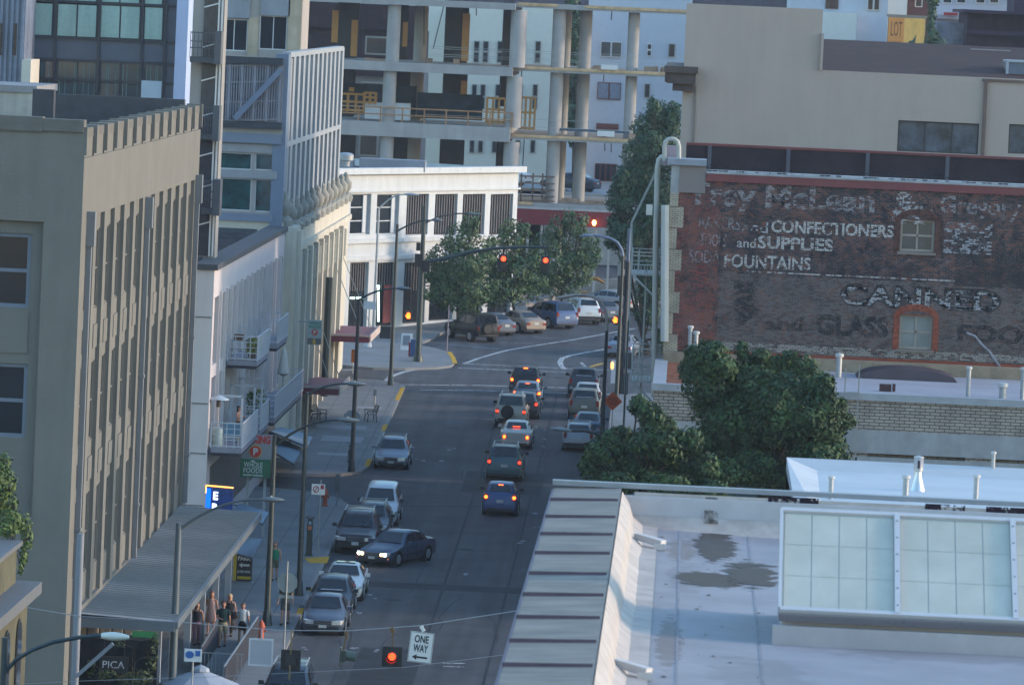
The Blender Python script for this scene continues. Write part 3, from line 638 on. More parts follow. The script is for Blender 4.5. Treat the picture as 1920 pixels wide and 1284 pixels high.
for z in (16.9, 13.1, 10.9, 8.6): mb.box(XB-12, XB-.05, YA-.03, YA, z, z+.05)
mb.build('panel_joints', mat('joint_dark', (.15, .145, .16), .9), ba)
for (a, b) in wy:
    for z0, z1 in hz: window(ba, ob2, (XB, 0, 0), (0, 1, 0), (1, 0, 0), a, b, z0, z1, .2, .08, 1, 1, mat('taupe_frame', (.2, .17, .16), .6), M_bdk)
mb = MB(ob2); mb.box(XB+.005, XB+.05, YA+2, YE-2, 7.6, 10.2); mb.build('ground_floor_glazing', mat('brown_shopfront', (.09, .08, .075), .5, var=.3), ba)
M_rail = mat('white_rail', (.42, .44, .48), .55, var=.05)
def balcony(y0, y1, zf, dep=1.9, h=1.1, fence_to_wall=True, cols=None):
    s = MB(ob2); s.box(XB+.14, XB+dep, y0, y1, zf-.22, zf); bo = s.build('balcony', mat('balcony_slab', (.22, .22, .26), .8, var=.1), ba)
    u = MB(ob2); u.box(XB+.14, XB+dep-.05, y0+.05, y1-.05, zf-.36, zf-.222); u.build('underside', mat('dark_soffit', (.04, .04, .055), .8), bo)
    r = MB(ob2); R_ = M_rail
    for (a, b) in (((XB+.14, y0), (XB+dep, y0)), ((XB+dep, y0), (XB+dep, y1)), ((XB+dep, y1), (XB+.14, y1))):
        a3, b3 = Vector((*a, 0)), Vector((*b, 0)); L = (b3-a3).length; n_ = max(2, int(L/.16))
        for z in (zf+.08, zf+h): r.bar(a3+Vector((0, 0, z)), b3+Vector((0, 0, z)), .05)
        if a[1] == b[1] :
            for z in (.35, .6, .85): r.bar(a3+Vector((0, 0, zf+z)), b3+Vector((0, 0, zf+z)), .03)
            n_ = 4
        for k in range(n_+1): p = a3.lerp(b3, k/n_); r.bar((p.x, p.y, zf), (p.x, p.y, zf+h), .035 if k % 8 else .06)
    r.build('railing', R_, bo); return bo
# depth of each balcony read from its underside
def bal_y(px, py, zf): return PZ(px, py, zf)
balcony(259.6, 266.5, 14.6, 1.5); balcony(272.2, 279.0, 14.65, 1.5)
balcony(252.3, 261.2, 11.2, 1.5); balcony(263.2, 268.4, 11.2, 1.5); balcony(271.0, 290.5, 11.2, 1.6)
# rose-bay frames on the lower terrace
mb = MB(ob2)
for yy in (253.6, 260.9, 265.5):
    for xx in (XB+.3, XB+1.35): mb.bar((xx, yy, 11.2), (xx, yy, 13.4), .09)
    mb.bar((XB+.25, yy, 13.4), (XB+1.4, yy, 13.4), .09)
split_build(mb, "pergola_frame", M_rail, ba)

# ---- ornate cream building with awnings
XC = -20.45; YC0, YC1 = 296.6, 351.5
M_cream = mat('cream_terracotta', (.52, .49, .42), .8, var=.1, scale=1, streak=.25); M_cgrey = mat('grey_terracotta', (.24, .24, .215), .8, var=.2, scale=1.5)
cbu = thing('ornate_building', 'cream terracotta storefront building with grey finials along its parapet and flat maroon awnings', 'building', (XC, YC0, gz(YC0))); ox = cbu.location
mb = MB(ox); ZC = 18.7
wins2 = []; y = 302.0
while y < YC1-4: wins2.append((y, y+3.0)); y += 4.6
hs = [(a, b, 10.8, 15.4) for a, b in wins2]
mb.wall((XC, 0, 0), (0, 1, 0), (1, 0, 0), YC0, YC1, gz(YC0)-.4, ZC, hs, .3)
mb.box(XC-8, XC-.001, YC0, YC0+.3, gz(YC0), ZC); mb.box(XC-8, XC-.4, YC0+.4, YC1, ZC-1, ZC-.7); mb.box(XC-8, XC, YC1, YC1+.2, gz(YC0), ZC)
for a, b in wins2:
    mb.box(XC, XC+.28, a-1.2, a-.35, gz(a), ZC-1.2)
mb.box(XC, XC+.55, YC0, YC0+3.2, gz(YC0), ZC+.5); mb.box(XC+.55, XC+.75, YC0+.6, YC0+1.2, gz(YC0), ZC+.3)
mb.box(XC, XC+.2, YC0+3.3, YC1, ZC-1.1, ZC-.8); mb.build('wall', M_cream, cbu)
for a, b in wins2: window(cbu, ox, (XC, 0, 0), (0, 1, 0), (1, 0, 0), a, b, 10.8, 15.4, .25, .1, 2, 1, M_cgrey, mat('pale_pane', (.13, .15, .15), .3, var=.3, scale=1))
for k in range(13):
    yy = YC0 + 1.0 + k*4.4; s_ = .8
    mb = MB(ox); mb.lathe([(.02, 0), (.55*s_, 0), (.62*s_, .3), (.3*s_, .55), (.48*s_, .85), (.5*s_, 1.15), (.2*s_, 1.45), (.24*s_, 1.6), (.03, 1.8)], (XC-.2, yy, ZC+(.5 if k == 0 else 0)), 8)
    mb.box(XC-.5, XC+.1, yy+.7, min(yy+3.7, YC1), ZC, ZC+.5); mb.build('finial', M_cgrey, cbu, smooth=50)
mb = MB(ox)
for a, b in wins2: mb.box(XC+.001, XC+.22, a+.1, b-.1, 15.6, 17.2)
split_build(mb, 'ornament_panel', mat('ornament_grey', (.17, .18, .16), .9, var=.5, scale=5, bump=1, bscale=8), cbu)
mb = MB(ox)
for a, b in wins2: mb.box(XC+.001, XC+.08, a-.2, b+.2, gz(a)+.6, gz(a)+3.0)
mb.build('shop_window', M_gwin, cbu)
mb = MB(ox); mb.cyl((XC+.5, 327, 8.4), (XC+.5, 327, 15.2), .22, n=8); mb.build('drain_pipe', M_dkgreen, cbu, smooth=40)
M_mar = mat('maroon_awning', (.15, .022, .038), .6, var=.1)
def awning(y0, y1, z, out):
    mb = MB(ox); mb.box(XC+.1, XC+out, y0, y1, z-.22, z+.12)
    a_ = mb.build('awning', M_mar, cbu)
    t_ = MB(ox); t_.box(XC+.08, XC+out+.06, y0-.05, y0+.02, z+.12, z+.24); t_.box(XC+out, XC+out+.08, y0, y1, z-.18, z+.24)
    t_.build('awning_edge', mat('awning_pink_edge', (.42, .33, .3), .7), a_)
    t_ = MB(ox)
    for yy in (y0+1, y1-1): t_.bar((XC+out-.4, yy, z+.1), (XC+.1, yy, z+4.3), .04)
    t_.build('tie_rod', M_steel, a_)
pa = G(575, 757)
awning(311.5, 320.5, 9.8, 2.2); awning(336.5, 347.0, 11.2, 2.4)
# steel fin screen standing on the plaza block behind the parapet
XF = -20.75
M_fin = mat('blue_grey_fin', (.27, .29, .32), .6, var=.08, streak=.1)
fs = thing('fin_screen_building', 'tall screen of angled blue grey steel fins rising behind the finial parapet', 'building', (XF, 297, ZC)); of = fs.location
p = PX(538, 104, XF); zt_ = PX(636, 90, XF); print('fins', tuple(p), tuple(zt_))
mb = MB(of); ftop = 28.2; ya_, yb_ = 297.9, 343.5
mb.box(XF-5, XF-.7, ya_+1, yb_, ZC-1, ftop-.6); mb.build('core', mat('screen_core', (.11, .12, .14), .6, var=.3, scale=.6), fs)
nf = 12
for k in range(nf+1):
    yy = ya_ + (yb_-ya_)*k/nf; wd_ = 2.13 if k == 0 else 1.5
    mb = MB(of); mb.box(XF-.14 if k else XF-.6, XF+.05, yy-wd_/2, yy+wd_/2, ZC-.6, ftop-.1)
    mb.build('fin', mat('blue_fin', (.13, .17, .24), .6, var=.08) if k == 0 else M_fin, fs)
mb = MB(of)
for z in (ftop-.15, 23.4, ZC+.6): mb.box(XF-.4, XF+.07, ya_, yb_, z-.13, z+.13)
mb.build('rail', M_fin, fs)
for k in range(nf):
    y0_ = ya_ + (yb_-ya_)*k/nf; L_ = (yb_-ya_)/nf
    mb = MB(of); mb.bar((XF-.3, y0_+.6, 23.6), (XF-.3, y0_+L_-.6, ftop-.3), .16); mb.bar((XF-.3, y0_+.6, ZC+.5), (XF-.3, y0_+L_-.6, 23.2), .16)
    mb.build('diagonal', M_white, fs)
# ================================================================ FAR END OF THE STREET
# white two storey shop building, its front turned toward the bend
pl0 = PY(632, 320, 366); pr0 = PY(974, 316, 390); ZW = 19.8
for it in range(20):
    pl0 = PZ(632, 320, ZW); pr0 = PZ(973, 316, ZW)
A = Vector((pl0.x, pl0.y, 0)); B = Vector((pr0.x, pr0.y, 0)); uW = (B-A).normalized(); nW = Vector((uW.y, -uW.x, 0)); LW = (B-A).length
if nW.y > 0: nW = -nW
wbld = thing('white_shop_building', 'bright white two storey corner building with wide cornice and dark slatted upper windows', 'building', (A.x, A.y, gz(A.y))); ow = wbld.location
def hit(px, py, O=A, n=nW):
    d = ray(px, py); t = (O-EYE).dot(n)/d.dot(n); return EYE + d*t
def uz(px, py): p = hit(px, py); return (p-A).dot(uW), p.z
M_wb = mat('fresh_white_paint', (.44, .47, .50), .7, var=.06, streak=.12)
mb = MB(ow); up = []; lowh = []
for (a, b) in ((657, 695), (706, 748), (762, 803), (815, 857), (867, 909), (919, 961)):
    m = (a+b)/2; ua, ub = uz(a, 400)[0], uz(b, 400)[0]; zt = uz(m, 364)[1]; zb = uz(m, 440)[1]
    up.append((ua, ub, zb, zt))
zb2, zt2 = gz(380)+.35, uz(700, 492)[1]
for (a, b) in ((655, 690), (703, 742), (757, 798), (806, 850), (862, 905), (915, 958)):
    ua, ub = uz(a, 540)[0], uz(b, 540)[0]; lowh.append((ua, ub, gz(A.y+ua)+.3, uz((a+b)/2, 492)[1]))
mb.wall(A, uW, nW, -4, LW, gz(A.y)-1, ZW-.2, up+lowh, .35)
e1 = A + uW*LW; back = -nW
mb.quad(e1, e1 + back*14, e1 + back*14 + Vector((0, 0, ZW)), e1 + Vector((0, 0, ZW)))
mb.build('wall', M_wb, wbld)
mb = MB(ow); Rw = Matrix((uW, nW, Vector((0, 0, 1)))).transposed()
def wbx(u0, u1, z0, z1, d0, d1, mi=0, m_=None): (m_ or mb).obox(A + uW*((u0+u1)/2) + nW*((d0+d1)/2) + Vector((0, 0, (z0+z1)/2)), (u1-u0)/2, (d1-d0)/2, (z1-z0)/2, Rw, mi)
wbx(-4, LW+.35, ZW-.25, ZW+.15, -.3, .45); wbx(-4, LW+.15, uz(800, 357)[1]-.05, uz(800, 357)[1]+.08, 0, .15); wbx(-4, LW+.1, uz(800, 452)[1], uz(800, 446)[1]+.05, 0, .2); wbx(-4, LW+.1, uz(700, 488)[1], uz(700, 480)[1], .0, .16)
mb.build('cornice', M_wb, wbld)
mb = MB(ow); wbx(-4, LW, ZW-.6, ZW-.5, -14, -.31); mb.build('roof', M_roof, wbld)
rw = random.Random(5)
for i, h in enumerate(up):
    f = window(wbld, ow, A, uW, nW, *h, .3, .07, 1, 3 if i < 2 else 1, M_wb if i < 2 else mat('bronze', (.06, .05, .05)), M_glass)
    if i >= 2:
        s = MB(ow); n_ = 9
        for k in range(n_): u_ = h[0] + (h[1]-h[0])*(k+.5)/n_; wbx(u_-.05, u_+.05, h[2]+.1, h[3]-.1, -.2, -.14, 0, s)
        s.build('slats', mat('grey_slat', (.10, .095, .10), .7, var=.3), f)
    else:
        s = MB(ow); wbx(h[1]-.7, h[1]-.25, h[2]+.1, h[3]-.1, -.27, -.2, 0, s); s.build('side_sash', M_wb, f)
for i, h in enumerate(lowh):
    f = window(wbld, ow, A, uW, nW, *h, .3, .06, 2, 1, M_black, M_glass, name='shop_window')
    s = MB(ow)
    for k in range(8): u_ = h[0] + (h[1]-h[0])*(k+.5)/8; wbx(u_-.04, u_+.04, h[3]-1.9, h[3]-.05, -.22, -.18, 0, s)
    s.build('slats', mat('grey_slat', (.16, .15, .16)), f)
neon = MB(ow)
for (x0, y0, x1, y1) in ((712, 538, 712, 603), (706, 536, 713, 537), (660, 559, 666, 559), (672, 559, 682, 559)):
    a_, b_ = uz(x0, y0), uz(x1, y1); neon.bar(A + uW*a_[0] + nW*-.1 + Vector((0, 0, a_[1])), A + uW*b_[0] + nW*-.1 + Vector((0, 0, b_[1])), .12)
neon.build('neon_tube', glow('mint_neon', (.55, 1, .85), 1.1), wbld)
rd = MB(ow); a_, b_ = uz(724, 535), uz(735, 605); wbx(a_[0], b_[0], b_[1], a_[1], -.18, -.12, 0, rd); rd.build('red_door_panel', mat('red_panel', (.16, .025, .03), .6, var=.1), wbld)
# roof plant on white building
rv = thing('roof_vent', 'round galvanised ventilator on the roof of the white building', 'roof vent', tuple(PY(648, 312, 376)))
s = MB(); s.lathe([(.25, 0), (.3, .35), (.5, .4), (.52, .75), (.4, .85), (.15, .9), (.02, .9)], (0, 0, 0), 12); s.build('cowl', M_steel, rv, smooth=40)
ac = thing('rooftop_unit', 'low grey air handling box behind the white cornice', 'air conditioner', tuple(PY(735, 312, 384)))
s = MB(); s.box(-2.2, 2.2, 0, 2, -.3, .45); s.box(-3.9, -2.6, 0, 1.5, -.3, .3); s.build('casing', mat('plant_grey', (.2, .21, .25), .7, var=.1), ac)

# ---- concrete frame under construction
Yk = 415.0
kb = thing('concrete_frame_building', 'unfinished concrete frame of round columns and bare floor slabs with timber formwork', 'building', (PY(960, 300, Yk).x, Yk, gz(Yk))); ok_ = kb.location
M_fc = mat('raw_concrete', (.30, .30, .31), .9, var=.12, scale=.6, streak=.12)
M_ply = mat('plywood', (.40, .21, .07), .8, var=.15)
def kq(a, b, c, d, Y=Yk): return cell(a, b, c, d, Y)
slabs = []
for (yl, yr, h) in ((-8, 12, 12), (111, 132, 17), (224, 245, 27)):     # left wing upper edge at x=640 / x=970
    zt = PY(800, (yl+yr)/2-2, Yk).z; s = MB(ok_); x0_, x1_ = PY(560, 100, Yk).x, PY(962, 120, Yk).x
    s.box(x0_, x1_, Yk-.3, Yk+16, zt-h/26, zt); s.build('floor_slab', M_fc, kb); slabs.append((zt-h/26, zt))
slabs_r = []
for (yl, h) in ((9, 10), (128, 10), (256, 10), (382, 13)):
    zt = PY(1120, yl+2, Yk+1).z; s = MB(ok_); s.box(PY(962, 120, Yk).x+.002, PY(1330, 120, Yk).x, Yk+.8, Yk+19, zt-h/26, zt-.05); s.build('floor_slab', M_fc, kb)
    slabs_r.append((zt-h/26, zt)); f = MB(ok_)
    x = PY(966, 120, Yk).x
    r_ = random.Random(int(yl)); xe_ = PY(1300, 100, Yk).x
    while x < xe_:
        w_ = r_.uniform(1.5, 4.5)
        if r_.random() < .75: f.box(x, min(x+w_, xe_), Yk+.72, Yk+.795, zt-.22, zt-.02)
        x += w_
    split_build(f, 'edge_board', mat('formwork_pine', (.46, .32, .19), .8, var=.3, scale=2), kb)
# columns
for (x, r, yo) in ((734, .42, .5), (968, .5, 0.6), (785, .42, 9)):
    for (a, b) in ((slabs[1][1], slabs[0][0]), (slabs[2][1], slabs[1][0]), (slabs[2][0]-5.2, slabs[2][0])):
        m_ = (a+b)/2; py_ = 642 - (m_-31.5)*0; 
        X_ = PY(x-3*(0 if a == slabs[1][1] else 1), 150, Yk+yo).x
        s = MB(ok_)
        s.cyl((X_, Yk+yo, a), (X_, Yk+yo, b), r*1.15, n=20); s.build('column', M_fc, kb, smooth=60)
for (x, r, yo) in ((1048, .48, 1.8), (1098, .46, 4), (1062, .38, 9), (1188, .42, 2.5)):
    for i in range(3):
        a, b = slabs_r[i+1][1]-.05, slabs_r[i][0]; s = MB(ok_); X_ = PY(x, 60 + 0*i, Yk+yo).x
        s.cyl((X_, Yk+yo, a), (X_, Yk+yo, b), r, n=20); s.build('column', M_fc, kb, smooth=60)
    a, b = gz(Yk), slabs_r[3][0]; s = MB(ok_); s.cyl((PY(x, 60, Yk+yo).x, Yk+yo, a), (PY(x, 60, Yk+yo).x, Yk+yo, b), r*.9, n=16); s.build('column', M_fc, kb, smooth=60)
# cores and walls inside the left wing
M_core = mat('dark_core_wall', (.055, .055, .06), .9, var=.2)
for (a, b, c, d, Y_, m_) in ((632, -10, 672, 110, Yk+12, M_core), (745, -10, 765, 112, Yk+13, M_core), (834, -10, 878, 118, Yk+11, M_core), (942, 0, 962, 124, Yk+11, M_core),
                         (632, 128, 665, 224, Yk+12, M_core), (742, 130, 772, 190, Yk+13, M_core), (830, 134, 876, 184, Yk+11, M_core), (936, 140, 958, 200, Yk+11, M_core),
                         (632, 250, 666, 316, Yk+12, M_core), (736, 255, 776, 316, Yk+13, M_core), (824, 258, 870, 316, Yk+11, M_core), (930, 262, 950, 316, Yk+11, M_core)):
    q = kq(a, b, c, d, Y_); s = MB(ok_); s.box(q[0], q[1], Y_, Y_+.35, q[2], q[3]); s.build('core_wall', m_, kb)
for (a, b, c, d, Y_) in ((658, 38, 670, 106, Yk+6), (866, 26, 880, 115, Yk+6), (755, 42, 764, 88, Yk+7), (654, 164, 664, 172, Yk+6), (864, 152, 876, 182, Yk+6), (622, 20, 634, 80, Yk+5)):
    q = kq(a, b, c, d, Y_); s = MB(ok_); s.box(q[0], q[1], Y_, Y_+.1, q[2], q[3]); s.build('plywood_sheet', M_ply, kb)
q = kq(782, 176, 905, 224, Yk+6); s = MB(ok_); s.box(q[0], q[1], Yk+6, Yk+6.2, q[2], q[3]); s.box(q[0]-6, q[0]-.2, Yk+8, Yk+8.2, q[2], q[3]+.4); s.build('dark_hoarding', mat('dark_blue_hoarding', (.03, .04, .055), .8, var=.5, scale=1), kb)
q = kq(684, 193, 740, 224, Yk+3); s = MB(ok_); s.box(q[0], q[1], Yk+3, Yk+4, q[2], q[3]); q = kq(740, 194, 768, 226, Yk+3); s.box(q[0]+.01, q[1], Yk+3, Yk+4.5, q[2], q[3]); s.build('white_tarp_crate', mat('white_wrap', (.5, .54, .6), .6, var=.08), kb)
# timber formwork crates and guard rails
def rack(x0, y0, x1, y1, Y_, nm, lab, nv=4):
    q = kq(x0, y0, x1, y1, Y_); t_ = thing(nm, lab, 'formwork', ((q[0]+q[1])/2, Y_, q[2])); s = MB(t_.location)
    for k in range(nv+1):
        x = q[0] + (q[1]-q[0])*k/nv
        for yy in (Y_, Y_+1.2): s.box(x-.06, x+.06, yy-.05, yy+.05, q[2], q[3])
    for z in (q[2]+.05, (q[2]+q[3])/2, q[3]-.1):
        for yy in (Y_-.06, Y_+1.14): s.box(q[0], q[1], yy-.04, yy+.04, z, z+.14)
    s.build('timber_frame', M_ply, t_)
rack(912, 184, 946, 232, Yk+2, 'formwork_rack', 'tall orange timber formwork rack left of the concrete corner column', 3)
rack(976, 183, 1002, 244, Yk+2.2, 'formwork_rack', 'orange timber formwork rack right of the concrete corner column', 3)
rack(682, 174, 704, 196, Yk+2.5, 'timber_trestle', 'small orange timber trestle above the white wrapped crates', 2)
rack(636, 176, 682, 210, Yk+3, 'timber_rail_stack', 'low timber barrier rails at the left end of the second deck', 3)
s = MB(ok_)
for (x0, x1, z0, yy) in ((632, 960, slabs[2][1], Yk), ):
    a_, b_ = PY(x0, 200, Yk).x, PY(x1, 220, Yk).x
    for dz in (.5, 1.0): s.box(a_, b_, Yk-.2, Yk-.12, z0+dz, z0+dz+.09)
    for k in range(9): x = a_ + (b_-a_)*k/8; s.box(x-.05, x+.05, Yk-.14, Yk-.05, z0, z0+1.1)
s.build('guard_rail', mat('rail_timber', (.30, .17, .09), .8, var=.2), kb)
s = MB(ok_)
for (z0) in (slabs[1][1], slabs_r[1][1], slabs_r[2][1]):
    a_, b_ = PY(800, 100, Yk).x, PY(1270, 120, Yk).x
    for dz in (.55, 1.1): s.bar((a_, Yk+.9, z0+dz), (b_, Yk+.9, z0+dz), .025)
s.build('safety_wire', M_steel, kb)
s = MB(ok_)
for (x0, y0, x1, y1, Y_) in ((680, -5, 680, 100, 4), (795, -5, 795, 85, 3), (835, 0, 812, 92, 4), (1148, 13, 1146, 38, 4), (893, 3, 893, 30, 4), (1132, 138, 1132, 154, 4), (710, 118, 710, 135, 3), (978, 130, 978, 178, 2), (983, 262, 980, 310, 2), (1134, 262, 1134, 284, 4), (1146, 262, 1146, 286, 4)):
    s.bar(PY(x0, y0, Yk+Y_), PY(x1, y1, Yk+Y_), .07)
split_build(s, 'hanging_cable', M_black, kb)
# deck clutter (rebar chairs, clamps)
rk = random.Random(2)
s = MB(ok_)
for k in range(26):
    z0 = rk.choice([slabs[1][1], slabs_r[1][1], slabs_r[2][1], slabs_r[3][1]]); x = PY(rk.uniform(650, 1180) if z0 == slabs[1][1] else rk.uniform(985, 1240), 100, Yk).x
    s.box(x, x+rk.uniform(.3, 1.4), Yk+1.2+k*.05, Yk+1.5+k*.06, z0, z0+rk.uniform(.12, .4))
split_build(s, 'deck_material', mat('deck_clutter', (.28, .2, .15), .8, var=.6, scale=.8), kb)
s = MB(ok_); s.bar(PY(985, 130, Yk+3)*1, PY(985, 130, Yk+3) + Vector((0, 0, -.01)), .02); q = kq(1127, 122, 1158, 131, Yk+.6); s.box(q[0], q[1], Yk+.5, Yk+.7, q[2], q[3]); q = kq(1120, 246, 1152, 256, Yk+.6); s.box(q[0], q[1], Yk+.5, Yk+.7, q[2], q[3]); split_build(s, 'white_edge_panel', M_white, kb)
q = kq(1046, 243, 1180, 248, Yk+1.5); s = MB(ok_); s.box(q[0], q[1], Yk+1.5, Yk+1.7, q[2], q[3]); s.build('blue_beam', mat('blue_beam', (.03, .06, .10), .5), kb)
# lower scaffold between white building and columns
s = MB(ok_)
for x in (978, 1000, 1018): s.bar(PY(x, 325, Yk+1), PY(x-2, 378, Yk+1), .12)
for y_ in (330, 343, 355, 367, 376): s.bar(PY(974, y_, Yk+1), PY(1040, y_+2, Yk+1), .12)
s.build('scaffold', mat('scaffold_brown', (.16, .12, .10), .8, var=.4), kb)
# red banner hoarding with lamp
q = kq(960, 390, 1175, 432, Yk-3); hb = thing('red_hoarding', 'long red site hoarding panel behind the street trees', 'hoarding', ((q[0]+q[1])/2, Yk-3, q[2]-.5))
s = MB(hb.location); s.box(q[0], q[1], Yk-3, Yk-2.8, q[2]+.3, q[3]-.15); s.build('panel', mat('dark_red_panel', (.15, .012, .018), .7, var=.15), hb)
s = MB(hb.location); s.box(q[0], q[1], Yk-3.05, Yk-2.9, q[3]-.2, q[3]-.05)
for k in range(9): x = q[0] + .2 + (q[1]-q[0]-.4)*k/8; s.box(x-.08, x+.08, Yk-2.79, Yk-2.6, gz(Yk-3), q[3]-.2)
s.build('post', mat('white_batten', (.35, .33, .33), .7), hb)
p = PY(1114, 418, Yk-3.3); lt = thing('site_lamp', 'bright glowing lamp on the red hoarding', 'lamp', tuple(p))
s = MB(); s.lathe([(.02, -.2), (.11, -.15), (.15, 0), (.11, .16), (.02, .2)], (0, 0, 0), 12); s.build('bulb', glow('lamp_glow', (1, .42, .10), 3.2), lt, smooth=60)
s = MB(); s.box(-.05, .05, 0, .32, .2, .34); s.build('bracket', M_black, lt)
s = MB(lt.location)
# ---- pale blue rendered block far behind
Yp = 500.0
wb = thing('background_block', 'white and pale blue rendered block seen through the concrete frame', 'building', (PY(1000, 300, Yp).x, Yp, gz(Yp))); op = wb.location
M_pw = mat('cool_white_render', (.62, .60, .54), .85, var=.04); M_pb = mat('pale_blue_render', (.42, .46, .53), .85, var=.05)
q = kq(850, -5, 1040, 420, Yp); s = MB(op); qq = kq(782, -60, 855, 420, Yp+8)
s.box(q[0], q[1], Yp, Yp+20, gz(Yp), PY(970, 13, Yp).z); s.box(qq[0], qq[1], Yp+8, Yp+20, gz(Yp), qq[3]); s.build('white_wall', M_pw, wb)
q2 = kq(1096, -60, 1290, 420, Yp+4); s = MB(op); s.box(q2[0], q2[1], Yp+4, Yp+24, gz(Yp), q2[3]); s.build('blue_wall', M_pb, wb)
s = MB(op); s.box(q[1]-.2, q2[0]+.2, Yp+60, Yp+61, gz(Yp), PY(1070, 262, Yp+60).z); s.build('rear_wall', M_pb, wb)
def pwin(a, b, c, d, Y_, fm=None, gm=None, cols=1, rows=1):
    w_ = kq(a, b, c, d, Y_); s = MB(op); s.box(w_[0], w_[1], Y_-.12, Y_-.02, w_[2], w_[3]); f = s.build('window', fm or mat('beige_window_frame', (.32, .32, .3)), wb)
    g = MB(op); dx_ = (w_[1]-w_[0])/cols; dz_ = (w_[3]-w_[2])/rows
    for i in range(cols):
        for j in range(rows): g.box(w_[0]+dx_*i+.07, w_[0]+dx_*(i+1)-.07, Y_-.15, Y_-.125, w_[2]+dz_*j+.08, w_[2]+dz_*(j+1)-.08)
    g.build('pane', gm or M_glass, f)
for x in (888, 905, 932, 974, 1003): pwin(x, 77, x+11, 118, Yp, rows=2)
for x in (886, 902, 930, 972, 1000): pwin(x-2, 158, x+8, 205, Yp, rows=2)
for x in (884, 900, 926, 970, 998): pwin(x-4, 262, x+6, 287, Yp)
pwin(1126, 78, 1166, 108, Yp+4, M_white, M_glassb, 2); pwin(1213, 82, 1222, 106, Yp+4, M_white, M_glass, 1, 2); pwin(1253, 82, 1266, 108, Yp+4, None, M_glass)
M_rw = mat('maroon_frame', (.13, .04, .035), .7)
pwin(1120, 155, 1164, 187, Yp+4, M_rw, mat('net_curtain_glass', (.14, .17, .24), .4, var=.3, scale=3), 2); pwin(1208, 157, 1219, 184, Yp+4, None, M_glass)
pwin(1118, 232, 1160, 243, Yp+4, M_rw, M_rw); pwin(1115, 307, 1156, 340, Yp+4, M_rw, M_glass, 4); pwin(1250, 250, 1262, 280, Yp+4)
# grey old house between frame columns, left
Yh = 470.0
oh = thing('old_grey_house', 'old grey stone house with maroon roof band behind the left concrete bays', 'building', (PY(705, 300, Yh).x, Yh, gz(Yh))); oo_ = oh.location
q = kq(560, -80, 790, 420, Yh); s = MB(oo_); s.box(q[0], q[1], Yh, Yh+12, gz(Yh), PY(700, 130, Yh).z); s.build('wall', mat('grey_stone', (.17, .16, .165), .9, var=.15), oh)
s = MB(oo_); q1 = kq(560, 130, 790, 142, Yh); s.box(q1[0], q1[1], Yh-.5, Yh+12.5, q1[2], q1[3]); q1 = kq(560, 8, 790, 55, Yh); s.box(q1[0], q1[1], Yh-.5, Yh+13, q1[2], q1[3]); q1 = kq(560, 55, 790, 128, Yh); s.box(q1[0], q1[1], Yh+.1, Yh+12.5, q1[2], q1[3]); s.build('roof', mat('maroon_roof', (.03, .018, .024), .8, var=.2), oh)
q1 = kq(560, -80, 790, 7, Yh); s = MB(oo_); s.box(q1[0], q1[1], Yh, Yh+12, q1[2], q1[3]); s.build('upper_wall', mat('pale_upper', (.42, .42, .46), .8, var=.1), oh)
for (a, b, c, d) in ((680, 157, 715, 190), (676, 250, 706, 290), (688, 72, 724, 100), (640, 250, 660, 290)):
    w_ = kq(a, b, c, d, Yh); s = MB(oo_); s.box(w_[0]-.15, w_[1]+.15, Yh-.15, Yh-.02, w_[2]-.15, w_[3]+.15); f = s.build('window', mat('stone_surround', (.24, .23, .22)), oh)
    s = MB(oo_); s.box(w_[0], w_[1], Yh-.2, Yh-.16, w_[2], w_[3]); s.build('pane', M_glass, f)
# far dark strip and upper blocks that close the view over the right roofs
Yq = 560.0
def block(name, label, a, b, c, d, Y_, m_, dep=15, cat='building'):
    q = kq(a, b, c, d, Y_); t_ = thing(name, label, cat, ((q[0]+q[1])/2, Y_, gz(min(Y_, 620)))); s = MB(t_.location)
    s.box(q[0], q[1], Y_, Y_+dep, gz(min(Y_, 620)), q[3]); s.build('wall', m_, t_); return t_, q
def bwin(t_, a, b, c, d, Y_, fm, gm, rows=1, cols=1):
    w_ = kq(a, b, c, d, Y_); s = MB(t_.location); s.box(w_[0], w_[1], Y_-.15, Y_-.02, w_[2], w_[3]); f = s.build('window', fm, t_)
    g = MB(t_.location); dx_ = (w_[1]-w_[0])/cols; dz_ = (w_[3]-w_[2])/rows
    for i in range(cols):
        for j in range(rows): g.box(w_[0]+dx_*i+.08, w_[0]+dx_*(i+1)-.08, Y_-.2, Y_-.16, w_[2]+dz_*j+.08, w_[2]+dz_*(j+1)-.08)
    g.build('pane', gm, f)
t_, q = block('blue_townhouse', 'pale blue rendered house standing above the brown roof next to the tan gable', 1480, -60, 1664, 120, 470, M_pb)
bwin(t_, 1626, -10, 1650, 20, 470, M_white, M_glass, 1, 2); bwin(t_, 1548, -10, 1572, 17, 470, mat('brown_shutter', (.12, .05, .05)), M_glass, 1, 2)
q3 = kq(1536, 24, 1605, 120, 468); s = MB(t_.location); s.box(q3[0], q3[1], 468, 469.95, gz(468), q3[3]); s.build('white_extension', mat('white_render', (.58, .58, .56), .8, var=.05), t_)
block('white_annex', 'plain white wall block directly above the orange billboard', 1663, -60, 1700, 120, 474, mat('white_render', (.46, .46, .45)))
t_, q = block('brown_house', 'narrow brown brick house beside the climbing plant at the top right', 1699, -60, 1745, 40, 478, mat('brown_brick', (.10, .05, .045), .9, var=.2)); bwin(t_, 1716, -20, 1730, 14, 478, M_white, M_glass)
t_, q = block('grey_apartment_block', 'grey apartment block with a row of tall windows at the top right', 1745, -60, 1902, 110, 520, mat('cool_grey_render', (.38, .38, .44), .85, var=.05))
for x in (1768, 1794, 1830, 1856, 1890): bwin(t_, x, -40, x+18, 7, 520, M_white, M_glass)
